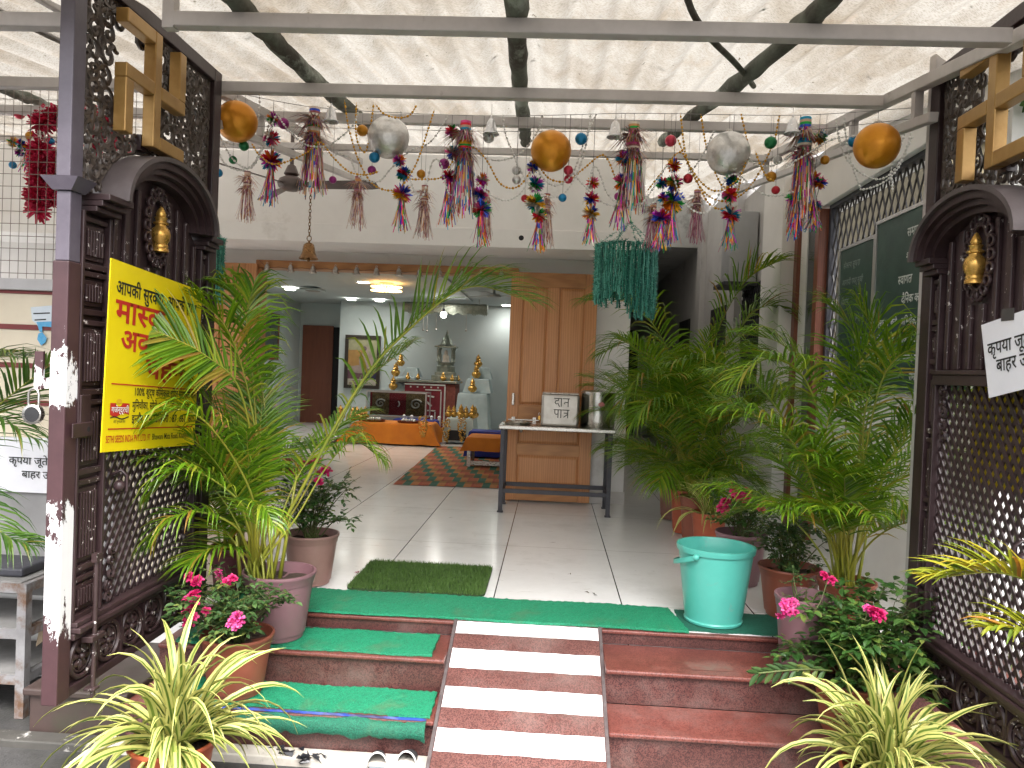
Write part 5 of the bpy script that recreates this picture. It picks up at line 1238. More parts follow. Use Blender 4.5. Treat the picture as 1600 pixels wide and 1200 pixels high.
gm_ = mat('cabinet_pane', (0.8,0.8,0.8), None, 4, 0.05); gb = gm_.node_tree.nodes['Principled BSDF']; gb.inputs['Transmission Weight'].default_value = 1.0; gb.inputs['IOR'].default_value = 1.1
q = MB(); q.box(gx0+0.02, gx1-0.02, 12.606, 12.610, gcz0+0.02, gcz1-0.02); q.build('pane', gm_, gc)
BRZ = mat('dull_bronze', (0.20,0.15,0.07), (0.10,0.075,0.035), 30, 0.5, 0.5, bump=0.8, bscale=50, bdist=0.02)
for fx_, r_ in ((0.20, 0.125), (0.80, 0.15)):
    q = MB(); c = Vector((gx0 + (gx1-gx0)*fx_, 12.78, (gcz0+gcz1)/2)); q.box(c.x-r_*1.15, c.x+r_*1.15, 12.79, 12.798, gcz0+0.03, gcz1-0.03); q.build('carving', BRZ, gc)
    q = MB(); q.tube([c + Vector((a*0.9, 0, b*0.8)) for a, b in spiral((0,0), r_*0.75, 1.6, 0.5, 1, 24)], [0.018*(1-0.5*i/24) for i in range(25)], 6); q.build('scroll', mat('old_ivory', (0.52,0.50,0.42), None, 9, 0.5), gc, smooth=60)
q = MB(); q.tube([Vector((gx0+(gx1-gx0)*0.49, 12.785, (gcz0+gcz1)/2)) + Vector((0.03*math.cos(a), 0, 0.045*math.sin(a))) for a in (-1.4,-0.7,0,0.7,1.4)], 0.010, 6); q.build('crescent', INK_W, gc)
# altar block
ax0, ax1 = XY(632,13.3), XY(697,13.3)
az0, az1 = 0.0, P(660,598,Y=13.3).z
al = thing('altar', 'square altar table hung with maroon cloth edged in white beading', 'altar', ((ax0+ax1)/2, 13.5, 0))
q = MB(); q.box(ax0+0.01, ax1, 13.30, 13.95, 0.001, az1); q.build('front_cloth', MAROON, al)
q = MB(); q.box(ax1+0.0005, XY(713,13.45), 13.33, 13.95, 0.001, az1-0.01); q.build('side_cloth', BRICKR, al)
q = MB(); q.box(ax0-0.16, XY(715,13.4)+0.02, 13.27, 14.0, az1+0.0005, az1+0.045); q.build('top_plate', SILVER, al, bevel=0.01)
q = MB(); zz = az1-0.06
fx1 = ax1-0.06; yv = 13.292
def bead(p0, p1, w_=0.020): q.bar((p0[0], yv, p0[1]), (p1[0], yv, p1[1]), w_, 0.008, (0,1,0))
bead((ax0, az1-0.03), (ax1-0.01, az1-0.03), 0.025); bead((ax1-0.015, az1-0.05), (ax1-0.015, 0.02), 0.025)
bead((ax1-0.36, zz-0.06), (fx1-0.02, zz-0.06)); bead((fx1-0.02, zz-0.08), (fx1-0.02, 0.04)); bead((ax1-0.34, zz-0.16), (ax1-0.20, zz-0.18), 0.03); bead((ax1-0.36, zz-0.24), (ax1-0.24, zz-0.34), 0.03); bead((ax1-0.36, zz-0.42), (ax1-0.17, zz-0.42)); bead((ax1-0.175, zz-0.44), (ax1-0.175, 0.04))
for k in range(5): bead((ax0+0.10+0.12*k, az1-0.075), (ax0+0.125+0.12*k, az1-0.075), 0.025)
q.build('white_beading', mat('beading', (0.62,0.60,0.55), None, 20, 0.5), al)
# silver shrine
sp = Vector((XY(695,13.6), 13.65, az1+0.046)); stop = P(693,515,Y=13.65).z
sh = thing('silver_shrine', 'silver domed shrine with a tall pointed spire on the altar', 'shrine', sp)
Hs = stop - sp.z
q = MB(); q.box(sp.x-0.225, sp.x+0.225, sp.y-0.2, sp.y+0.2, sp.z+0.0005, sp.z+Hs*0.10); q.box(sp.x-0.17, sp.x+0.17, sp.y-0.17, sp.y+0.17, sp.z+Hs*0.1005, sp.z+Hs*0.17); q.lathe([(0.165,Hs*0.1705),(0.165,Hs*0.28),(0.14,Hs*0.30),(0.15,Hs*0.33),(0.16,Hs*0.36),(0.10,Hs*0.361)], sp, 20); q.build('base', SILVER, sh, bevel=0.006)
for sx_ in (-1, 1):
    for sy_ in (-1, 1):
        q = MB(); c = Vector((sp.x + sx_*0.125, sp.y + sy_*0.12, sp.z + Hs*0.362)); q.lathe([(0.03,0),(0.03,0.02),(0.02,0.03),(0.024,0.12),(0.018,0.20),(0.03,0.235),(0.03,Hs*0.28)], c, 12); q.build('column', SILVER, sh, smooth=50)
q = MB(); q.lathe([(0,0),(0.07,0),(0.05,0.05),(0.06,0.09),(0.045,0.12),(0.03,0.14),(0.035,0.18),(0.015,0.21),(0,0.215)], (sp.x, sp.y-0.02, sp.z+Hs*0.363), 16); q.build('idol', mat('pale_idol', (0.62,0.55,0.45), None, 20, 0.45), sh, smooth=60)
q = MB(); q.box(sp.x-0.19, sp.x+0.19, sp.y-0.18, sp.y+0.18, sp.z+Hs*0.645, sp.z+Hs*0.675); q.lathe([(0.175,Hs*0.676),(0.15,Hs*0.70),(0.10,Hs*0.705)], sp, 20); q.build('roof', SILVER, sh, bevel=0.004)
q = MB(); q.lathe([(0.115,Hs*0.706),(0.10,Hs*0.74),(0.05,Hs*0.86),(0.012,Hs*0.93),(0.02,Hs*0.945),(0.008,Hs*0.96),(0.004,Hs),(0,Hs)], sp, 8); q.build('spire', SILVER, sh)
# stepped side stands with cloth
KAL = [(0,0),(0.22,0.0),(0.24,0.05),(0.40,0.20),(0.47,0.38),(0.40,0.56),(0.23,0.68),(0.23,0.74),(0.33,0.78),(0.30,0.82),(0.20,0.90),(0.25,1.02),(0.19,1.14),(0.08,1.24),(0.07,1.36),(0,1.40)]
def kalash(u, v, h, Y, label, group=None, z=None):
    """small brass pot; (u, v) is where its foot stands in the photo"""
    p = P(u, v, Y=Y)
    if z is not None: p.z = z
    k_ = thing('brass_pot', label, 'pot', p, group); s = h/1.4
    q = MB(); q.lathe([(r*s, z_*s) for r, z_ in KAL if z_ <= 0.82], p, 18); q.build('pot_body', GOLDK, k_, smooth=50)
    q = MB(); q.lathe([(r*s, z_*s) for r, z_ in KAL if z_ >= 0.78], p, 14); q.build('pot_lid', GOLDK, k_, smooth=50); return k_
def stand(u0, u1, Y, tiers, label, rag=1):
    x0, x1 = XY(u0, Y), XY(u1, Y); s = thing('stepped_stand', label, 'stand', ((x0+x1)/2, Y, 0))
    for i, (v, fx0, fx1) in enumerate(tiers):
        z = P(u0, v, Y=Y).z; zlow = 0.001 if i == 0 else P(u0, tiers[i-1][1-1], Y=Y).z + 0.0005
        a, b = x0 + (x1-x0)*fx0, x0 + (x1-x0)*fx1
        q = MB(); drape(q, a, b, Y + 0.22*i, Y + 0.62, zlow, z, 0.05, 30, 0.01, i*1.3); q.build('draped_tier', CLOTH_W, s, smooth=50)
    return s
stand(606, 644, 13.2, ((611,0,1),(588,0.3,1),(573,0.55,1)), 'stepped stand under pale cloth with brass pots, left of the shrine')
stand(716, 764, 13.0, ((614,0,0.95),(591,0.25,0.95),(573,0.42,0.9)), 'stepped stand under pale cloth with brass pots, right of the shrine')
GK = 'brass pots on the stepped stands'
kalash(614, 609, 0.24, 13.25, 'brass pot on the lowest step of the stand beside the framed portrait', GK)
kalash(618, 588, 0.25, 13.5, 'brass pot on the middle step of the stand beside the framed portrait', GK)
kalash(626, 572, 0.23, 13.7, 'brass pot on the top step of the stand beside the framed portrait', GK)
kalash(738, 613, 0.24, 13.05, 'brass pot on the lowest step of the stand nearest the door', GK)
kalash(744, 591, 0.25, 13.3, 'brass pot on the middle step of the stand nearest the door', GK)
kalash(747, 574, 0.23, 13.5, 'brass pot on the top step of the stand nearest the door', GK)
for u, v, h, Y, zz_ in ((637,600,0.13,13.35,None),(653,597,0.12,13.6,None),(692,599,0.16,13.35,None),(706,601,0.12,13.4,None),(716,597,0.11,13.7,None)):
    kalash(u, v, h, Y, 'tiny brass pot standing round the silver shrine on the altar', 'tiny brass pots on the altar top', az1+0.046)
for u in (701, 709, 720, 728, 738, 742): kalash(u, 652, 0.22 if u in (720,738) else 0.19, 12.15 + 0.04*((u*7) % 5), 'brass pot among those crowded on the low white-cloth table', 'brass pots on the low white table', 0.402)
for u, Y in ((551,11.6),(557,11.75),(564,11.6),(570,11.8)): kalash(u, 660, 0.21, Y, 'brass pot at the left end of the orange-cloth table', 'brass pots on the orange table', 0.332)
kalash(531, 668, 0.24, 11.95, 'brass pot on the small white table beside the steel bowl', None, 0.302)
def garland_drop(u, v0, v1, Y, label):
    a, b = P(u, v0, Y=Y), P(u, v1, Y=Y); t = thing('gold_tassel', label, 'tassel', a, 'gold tassels on the offering tables'); q = MB()
    for k in range(70):
        f = k/70; c = a.lerp(b, f); r = 0.05*math.sin(math.pi*min(1, 0.25+0.75*f))+0.015; an = rnd.uniform(0, 6.28)
        q.ball(c + Vector((r*math.cos(an), -abs(r*math.sin(an))*0.7, 0)), 0.013, 6, 4)
    q.build('beads', GOLDK, t, smooth=180)
garland_drop(560, 658, 692, 11.28, 'gold bead tassel on the left corner of the orange cloth'); garland_drop(661, 650, 683, 11.28, 'gold bead tassel on the right corner of the orange cloth')
garland_drop(697, 655, 690, 11.9, 'gold bead tassel on the near corner of the white-cloth table'); garland_drop(722, 650, 690, 11.9, 'gold bead tassel hanging in the middle of the white-cloth table')
TRAYB = mat('copper_tray', (0.20,0.06,0.035), (0.14,0.04,0.025), 8, 0.4, 0.3)
for u, lb in ((585, 'copper tray with silver vessels on the orange table, left one'), (640, 'copper tray with silver vessels on the orange table, beside the right tassel')):
    x = XY(u, 11.55); t = thing('copper_tray', lb, 'tray', (x, 11.55, 0.332)); q = MB(); q.lathe([(0,0.003),(0.16,0.003),(0.175,0.03),(0.18,0.03),(0.165,0.001)], (x, 11.6, 0.332), 24); q.build('dish', TRAYB, t, smooth=40)
    for k in range(5):
        q = MB(); q.lathe([(0,0.004),(0.02,0.004),(0.03,0.03),(0.02,0.05),(0.012,0.06),(0,0.062)], (x-0.09+0.045*k, 11.58+0.03*(k%2), 0.333), 10); q.build('vessel', STEEL, t, smooth=50)
for u in (633, 645, 676, 688): 
    x = XY(u, 12.3); p = Vector((x, 12.32, 0.337)); o = MB().lathe([(0,0),(0.025,0.0),(0.02,0.03),(0.03,0.05),(0.01,0.07),(0,0.072)], p, 10).build('votive_cup', INK_W, loc=p, smooth=50); tag(o, 'small white votive cup on the blue cloth', 'cup', 'white cups on the blue cloth')
p = P(521, 690, Z=0.0); bw = thing('steel_bowl', 'wide steel bowl on the hall floor left of the orange table', 'bowl', (p.x, 11.3, 0)); q = MB(); q.lathe([(0,0.002),(0.12,0.002),(0.19,0.10),(0.195,0.10),(0.125,0.012),(0,0.012)], (p.x, 11.4, 0.0), 28); q.build('dish', STEEL, bw, smooth=45)
# rug
rg_ = MB(); ra, rb, rc, rd = P(614,757,Z=0.004), P(800,764,Z=0.004), P(812,700,Z=0.004), P(683,697,Z=0.004)
def rug_mat():
    mt, t, b = nodes('striped_rug'); co = N(t, 'TexCoord').outputs['UV']; s = N(t, 'SeparateXYZ'); t.links.new(co, s.inputs[0])
    def fr(o, k, off=0):
        m_ = N(t, 'Math', operation='MULTIPLY_ADD'); t.links.new(o, m_.inputs[0]); m_.inputs[1].default_value = k; m_.inputs[2].default_value = off
        f = N(t, 'Math', operation='FRACT'); t.links.new(m_.outputs[0], f.inputs[0]); return f.outputs[0]
    rw_ = N(t, 'Math', operation='MULTIPLY'); t.links.new(s.outputs[1], rw_.inputs[0]); rw_.inputs[1].default_value = 12
    fl_ = N(t, 'Math', operation='FLOOR'); t.links.new(rw_.outputs[0], fl_.inputs[0])
    k_ = N(t, 'Math', operation='MULTIPLY'); t.links.new(fl_.outputs[0], k_.inputs[0]); k_.inputs[1].default_value = 0.055
    a = N(t, 'Math', operation='ADD'); t.links.new(s.outputs[0], a.inputs[0]); t.links.new(k_.outputs[0], a.inputs[1])
    c = ramp(t, fr(a.outputs[0], 4.5), [(0.0,(0.38,0.10,0.045)),(0.30,(0.36,0.16,0.07)),(0.34,(0.03,0.12,0.085)),(0.60,(0.05,0.16,0.10)),(0.64,(0.42,0.17,0.05)),(0.92,(0.36,0.07,0.04))])
    c.node.color_ramp.interpolation = 'CONSTANT'
    z = ramp(t, fr(s.outputs[1], 9.0), [(0.0,(1,1,1)),(0.5,(0.62,0.75,0.62))]); z.node.color_ramp.interpolation = 'CONSTANT'
    t.links.new(mix(t, 1, c, z, 'MULTIPLY'), b.inputs['Base Color']); b.inputs['Roughness'].default_value = 0.9; return mt
nu, nv = 24, 24; gi = [[rg_.add((ra.lerp(rb, i/nu)).lerp(rd.lerp(rc, i/nu), j/nv) + Vector((0,0,rnd.uniform(0,0.003)))) for i in range(nu+1)] for j in range(nv+1)]
for j in range(nv):
    for i in range(nu): rg_.face((gi[j][i], gi[j][i+1], gi[j+1][i+1], gi[j+1][i]), 0, None, ((i/nu,j/nv),((i+1)/nu,j/nv),((i+1)/nu,(j+1)/nv),(i/nu,(j+1)/nv)))
o = rg_.build('striped_rug', rug_mat(), loc=ra); tag(o, 'woven rug in orange and green stripes on the hall floor', 'rug')
# framed portrait (plain generic seated figure) on the altar wall
fa, fb, fc, fd = P(535,606,Y=14.15), P(590,608,Y=14.15), P(597,525,Y=14.15), P(542,523,Y=14.15)
x0, x1, z0, z1 = (fa.x+fd.x)/2, (fb.x+fc.x)/2, (fa.z+fb.z)/2, (fc.z+fd.z)/2
pf = thing('framed_portrait', 'large dark framed portrait of a seated figure on the hall wall', 'picture', (x0, 14.15, z0))
q = MB(); q.box(x0, x1, 14.14, 14.182, z0, z0+0.06); q.box(x0, x1, 14.14, 14.182, z1-0.06, z1); q.box(x0, x0+0.06, 14.14, 14.182, z0+0.0605, z1-0.0605); q.box(x1-0.06, x1, 14.14, 14.182, z0+0.0605, z1-0.0605); q.build('frame', mat('frame_black', (0.03,0.022,0.016), None, 10, 0.4), pf)
def pm(n_, c): return mat('print_'+n_, c, tuple(x*0.75 for x in c), 9, 0.5)
def prect(a, b, c, d, mt, y=14.165, name='print'): 
    q = MB(); wX, wZ = x1-x0, z1-z0; q.poly([(x0+wX*a, y, z0+wZ*c), (x0+wX*b, y, z0+wZ*c), (x0+wX*b, y, z0+wZ*d), (x0+wX*a, y, z0+wZ*d)]); q.build(name, mt, pf)
prect(0.09, 0.91, 0.06, 0.94, pm('olive', (0.30,0.29,0.17))); prect(0.09, 0.5, 0.42, 0.72, pm('ochre', (0.36,0.20,0.06)), 14.164); prect(0.09, 0.91, 0.18, 0.34, pm('plum', (0.13,0.06,0.075)), 14.163); prect(0.55, 0.91, 0.18, 0.30, pm('navy', (0.02,0.02,0.06)), 14.162); prect(0.10, 0.90, 0.065, 0.175, pm('caption', (0.44,0.40,0.33)), 14.1615, 'caption')
def pblob(cx, cz, rx_, rz_, mt, y):
    q = MB(); wX, wZ = x1-x0, z1-z0; q.poly([(x0+wX*(cx+rx_*math.cos(a)), y, z0+wZ*(cz+rz_*math.sin(a))) for a in [k*math.pi/12 for k in range(24)]]); q.build('figure', mt, pf)
FIGC = pm('flesh', (0.33,0.25,0.22))
pblob(0.60, 0.52, 0.20, 0.17, FIGC, 14.1612); pblob(0.58, 0.74, 0.085, 0.065, FIGC, 14.1610); pblob(0.54, 0.75, 0.07, 0.045, pm('hair', (0.12,0.09,0.08)), 14.1608); pblob(0.42, 0.36, 0.26, 0.075, FIGC, 14.1609); pblob(0.70, 0.37, 0.18, 0.06, FIGC, 14.1607)
text_on(pf, 'caption_lettering', 'परम पू{ज}य मुिनराज', (x0+(x1-x0)*0.22, 14.1605, z0+(z1-z0)*0.125), (1,0,0), (0,0,1), 0.045, mat('caption_ink', (0.20,0.06,0.05), None, 9, 0.6), 0.01)
text_on(pf, 'caption_lettering', 'का सादर वंदन नमन', (x0+(x1-x0)*0.14, 14.1605, z0+(z1-z0)*0.080), (1,0,0), (0,0,1), 0.05, bpy.data.materials['caption_ink'], 0.01)
# silver canopy bar hanging above the altar
a, b = P(630,479,Y=12.9), P(762,484,Y=12.9)
sc_ = thing('hanging_canopy', 'pleated silver canopy bar with hanging ornaments above the altar', 'canopy', a)
q = MB(); q.tube([a.lerp(b, i/20) for i in range(21)], [0.085 + 0.006*(i % 2) for i in range(21)], 14); q.build('roll', SILVER, sc_, smooth=30)
q = MB()
for i in range(56):
    p0 = a.lerp(b, (i+0.5)/56); wv = 0.02*math.sin(i*0.9); q.bar(p0 + Vector((0, -0.09, 0.05)), p0 + Vector((0, -0.10+wv*0.4, -0.10+wv)), 0.018, 0.006, (0,1,0))
q.build('pleats', SILVER, sc_)
for u, l in ((662,0.25),(668,0.27),(682,0.24),(729,0.26)):
    q = MB(); p0 = P(u, 492, Y=12.8); q.tube([p0, p0 - Vector((0,0,l))], 0.006, 5); q.ball(p0 - Vector((0,0,l)), 0.02, 8, 6); q.build('ornament', STEEL_D, sc_)
q = MB()
for f in (0.1, 0.9): p0 = a.lerp(b, f); q.tube([p0, (p0.x, p0.y, 2.36)], 0.006, 5)
q.build('hanger', STEEL_D, sc_)
p = P(772,462,Z=2.25); rf = thing('hall_fan', 'pale ceiling fan inside the hall, close to the door edge', 'fan', p)
q = MB(); q.lathe([(0,0.11),(0.02,0.11),(0.02,0.03),(0.09,0.02),(0.10,-0.02),(0,-0.04)], p, 18); q.build('motor', ROOMC, rf, smooth=50)
for k in range(3):
    q = MB(); an = k*2.094+0.3; q.bar(p+Vector((0.09*math.cos(an),0.09*math.sin(an),0)), p+Vector((0.55*math.cos(an),0.55*math.sin(an),0)), 0.12, 0.008); q.build('blade', ROOMC, rf)
p = P(489,452,Z=2.33); av = thing('ceiling_vent', 'square grey vent in the hall ceiling', 'vent', p); q = MB(); q.box(p.x-0.16, p.x+0.16, p.y-0.16, p.y+0.16, 2.305, 2.334); q.build('grille', ROOMW, av, bevel=0.01); q = MB(); q.box(p.x-0.09, p.x+0.09, p.y-0.09, p.y+0.09, 2.298, 2.3045); q.build('core', STEEL_D, av)
p = P(410, 640, Y=8.5); swb = thing('speaker_box', 'small black and grey box standing behind the left palm in the hall', 'box', (p.x, 8.6, 0)); q = MB(); q.box(p.x-0.11, p.x+0.11, 8.5, 8.7, 0.0015, 0.62); q.build('case', BLACKM, swb, bevel=0.01); q = MB(); q.box(p.x-0.12, p.x+0.12, 8.49, 8.71, 0.6205, 0.70); q.build('top', PLASTER_G, swb, bevel=0.01)
# ------------------------------------------------------------------ plants
PALM = leafmat('palm_leaf', [(0.0, (0.06,0.145,0.010)), (0.45, (0.125,0.26,0.012)), (0.8, (0.21,0.34,0.018)), (0.93, (0.32,0.35,0.03)), (1.0, (0.36,0.20,0.04))], 0.32, 0.36)
PALMD = leafmat('palm_leaf_dark', [(0.0, (0.030,0.085,0.013)), (0.5, (0.058,0.14,0.020)), (0.85, (0.10,0.19,0.024)), (1.0, (0.24,0.22,0.04))], 0.34, 0.28)
PALMY = leafmat('palm_leaf_yellow', [(0.0, (0.12,0.19,0.02)), (0.5, (0.28,0.29,0.02)), (0.8, (0.42,0.34,0.03)), (1.0, (0.30,0.12,0.02))], 0.36, 0.3, (1.2,1.1,0.5))
STEMG = mat('palm_stem', (0.20,0.22,0.03), (0.085,0.14,0.02), 4, 0.4, stretch=(1,1,0.5))
STEMY = mat('palm_rachis', (0.30,0.27,0.03), (0.15,0.20,0.025), 3, 0.4)
ROSEL = leafmat('rose_leaf', [(0.0, (0.022,0.068,0.014)), (0.5, (0.045,0.115,0.024)), (0.85, (0.08,0.165,0.034)), (1.0, (0.19,0.24,0.05))], 0.36, 0.22)
ROSEL2 = leafmat('rose_leaf_pale', [(0.0, (0.025,0.065,0.018)), (0.5, (0.055,0.115,0.035)), (0.85, (0.09,0.165,0.05)), (1.0, (0.20,0.22,0.05))], 0.38, 0.25)
ROSES = mat('rose_stem', (0.09,0.13,0.03), (0.07,0.06,0.025), 6, 0.6)
PINK = leafmat('magenta_petal', [(0.0, (0.55,0.010,0.115)), (0.6, (0.70,0.02,0.17)), (1.0, (0.78,0.06,0.26))], 0.5, 0.25, (1.1,0.9,1.0))
PINKL = leafmat('pink_petal', [(0.0, (0.68,0.03,0.24)), (0.6, (0.80,0.09,0.34)), (1.0, (0.84,0.22,0.46))], 0.5, 0.25, (1.1,0.9,1.0))
def spider_mat(name, edge, mid):
    mt, t, b = nodes(name); u = N(t, 'UVMap'); s = N(t, 'SeparateXYZ'); t.links.new(u.outputs[0], s.inputs[0])
    g = N(t, 'NewGeometry')
    c = ramp(t, s.outputs[0], [(0.0, edge), (0.29, edge), (0.35, mid), (0.61, mid), (0.68, edge), (1.0, edge)])
    c = mix(t, ramp(t, g.outputs['Random Per Island'], [(0.0, (0,0,0)), (0.70, (0.15,0.15,0.15)), (1.0, (0.7,0.7,0.7))]), c, (0.17,0.23,0.035))
    t.links.new(c, b.inputs['Base Color']); b.inputs['Roughness'].default_value = 0.36
    tr = N(t, 'BsdfTranslucent'); t.links.new(c, tr.inputs[0]); ms = N(t, 'MixShader'); ms.inputs[0].default_value = 0.25
    t.links.new(b.outputs[0], ms.inputs[1]); t.links.new(tr.outputs[0], ms.inputs[2]); t.links.new(ms.outputs[0], t.nodes['Material Output'].inputs[0]); return mt
SPIDER = spider_mat('variegated_leaf', (0.60,0.57,0.19), (0.09,0.16,0.026))
TERRA = mat('terracotta_plastic', (0.27,0.080,0.047), (0.22,0.062,0.036), 5, 0.45, dirt=(0.17,0.085,0.06), dirt_scale=4, dirt_lo=0.55, dirt_hi=0.8)
ORANGEP = mat('orange_plastic', (0.38,0.085,0.036), (0.32,0.066,0.028), 5, 0.42, dirt=(0.21,0.08,0.045), dirt_scale=4)
LAV = mat('lavender_plastic', (0.22,0.115,0.13), (0.18,0.09,0.105), 4, 0.42, dirt=(0.19,0.12,0.11), dirt_scale=4, dirt_lo=0.52, dirt_hi=0.8)
PINKP = mat('dusty_pink_plastic', (0.32,0.18,0.155), (0.26,0.14,0.12), 4, 0.5, dirt=(0.25,0.16,0.13), dirt_scale=4)
MAROONP = mat('maroon_plastic', (0.10,0.022,0.03), (0.07,0.016,0.022), 5, 0.45)
BROWNP = mat('brown_plastic', (0.22,0.10,0.075), (0.16,0.07,0.055), 5, 0.5)

def pot(root, c, r, h, mt, n=40, taper=0.74, foot=True):
    """r = outer radius of the rim; c = centre of the foot"""
    rb = r*taper; q = MB()
    q.lathe([(0,0.002),(rb*0.93,0.002),(rb*0.95,0.02*(h/0.26)),(rb,0.022*(h/0.26)),(r*0.90,h*0.80),(r*0.905,h*0.835),(r*0.93,h*0.84),(r*0.965,h*0.93),(r*0.995,h*0.955),(r,h*0.975),(r*0.99,h),(r*0.93,h),(r*0.915,h*0.96),(r*0.86,h*0.84),(0,h*0.835)], c, n)
    q.build('pot', mt, root, smooth=38)
    q = MB(); ring = []; cen = q.add(Vector(c)+Vector((0,0,h*0.865)))
    rr = [r*0.4, r*0.86]; rows = []
    for rad in rr: rows.append([q.add(Vector(c)+Vector((rad*math.cos(k*math.pi/10), rad*math.sin(k*math.pi/10), h*0.85 + rnd.uniform(-.006,.008)))) for k in range(20)])
    for k in range(20):
        q.face((cen, rows[0][k], rows[0][(k+1)%20])); q.face((rows[0][k], rows[1][k], rows[1][(k+1)%20], rows[0][(k+1)%20]))
    q.build('soil', SOIL, root, smooth=180)

def leaflet(q, p, d, up, L, wd, droop, col=None, seg=4):
    d = Vector(d).normalized(); pts = [Vector(p)]; cur = d.copy()
    for i in range(seg):
        pts.append(pts[-1] + cur*(L/seg)); cur = (cur + Vector((0,0,-droop*(i+1)*0.55/seg*2))).normalized()
    ws = [wd*k for k in ((0.55, 1.0, 0.82, 0.45, 0.04) if seg == 4 else (0.6, 1.0, 0.6, 0.04))]
    side = d.cross(Vector(up)); 
    if side.length < 1e-3: side = d.orthogonal()
    q.ribbon(pts, ws, side, fold=rnd.uniform(0.25,0.55))

def frond(ql, qs, path, n=26, L=0.27, start=0.30, droop=0.5, wd=0.0075, vee=0.35, thick=0.0055, fwd=0.75, roll=0.0, seg=4):
    """pinnate palm frond along path (3-D points); leaflets to both sides"""
    N_ = 40; pts = catmull(path, N_); n = int(n*1.3); wd = wd*0.82
    qs.tube(pts, [thick*(1.15 - 0.95*i/N_) for i in range(N_+1)], 6)
    for k in range(n):
        f = start + (1-start)*(k+0.3)/n; i = min(int(f*N_), N_-1); p = pts[i].lerp(pts[i+1], f*N_-i)
        t = (pts[i+1]-pts[i]).normalized(); side = t.cross(Vector((0,0,1)))
        if side.length < 0.15: side = t.cross(CF*-1)
        side.normalize(); up = side.cross(t).normalized()
        if roll: side = (side*math.cos(roll) + up*math.sin(roll)).normalized(); up = side.cross(t).normalized()
        g = (k+0.5)/n; prof = (0.55 + 0.6*math.sin(math.pi*min(1, g*0.9+0.12))) * (1.0 if g < 0.85 else 1.0-(g-0.85)*2.2)
        for s in (-1, 1):
            dirv = side*s*(1.0-0.45*g) + t*(fwd*(0.75+0.75*g)) + up*(vee + rnd.uniform(-.18,.18)) + Vector((rnd.uniform(-.08,.08), rnd.uniform(-.08,.08), rnd.uniform(-.10,.06)))
            leaflet(ql, p + t*rnd.uniform(-.006,.006), dirv, up, L*prof*rnd.uniform(0.88,1.1), wd*rnd.uniform(0.85,1.15)*(0.75 if g > 0.9 else 1), droop*rnd.uniform(0.6,1.35), seg=seg)

def free_frond(base, az, e0, e1, L, bend=1.0, n=9):
    """a path that leaves base at elevation e0 and ends at elevation e1 (degrees)"""
    p = Vector(base); out = [p.copy()]; stp = L/n
    for i in range(n):
        f = (i/(n-1))**1.25; e = R(e0 + (e1-e0)*f); p = p + Vector((math.cos(e)*math.cos(az), math.cos(e)*math.sin(az), math.sin(e)))*stp; out.append(p.copy())
    return out

def palm_plant(name_label, base, potspec, stems, free, fronds, lm=PALM, seed=1, cane=True, group='potted areca palms', L=0.24, nl=24, soff=(0,0)):
    """potspec (r, h, material); free = list of (azimuth deg, e0, e1, length); fronds = explicit 3-D paths with options"""
    global rnd
    keep = rnd; rnd = random.Random(seed)
    t = thing('potted_palm', name_label, 'palm', base, group)
    r, h, mt = potspec; pot(t, base, r, h, mt)
    sb = Vector(base) + Vector((soff[0],soff[1],h*0.86)); qs = MB(); ql = MB()
    for (az, e0, e1, ln) in free:
        o = sb + Vector((rnd.uniform(-1,1)*r*0.38, rnd.uniform(-1,1)*r*0.38, -0.01))
        frond(ql, qs, free_frond(o, R(az), e0, e1, ln), n=nl, L=L*rnd.uniform(0.85,1.12), start=rnd.uniform(0.36,0.46), droop=rnd.uniform(0.45,0.95), vee=rnd.uniform(0.1,0.45), seg=3)
    for path, opt in fronds:
        frond(ql, qs, path, **opt)
    if cane:
        for k in range(stems):
            o = sb + Vector((rnd.uniform(-1,1)*r*0.5, rnd.uniform(-1,1)*r*0.5, -0.02)); q_h = rnd.uniform(0.22,0.5)
            lean = Vector((rnd.uniform(-.14,.14), rnd.uniform(-.14,.14), 1))
            qs.tube([o, o+lean*q_h*0.5, o+lean*q_h], [0.010, 0.008, 0.0045], 7)
    qs.build('stems', STEMY, t, smooth=180); ql.build('foliage', lm, t)
    rnd = keep; return t
def PXY(lst): return [P(u, v, Y=y) for u, v, y in lst]

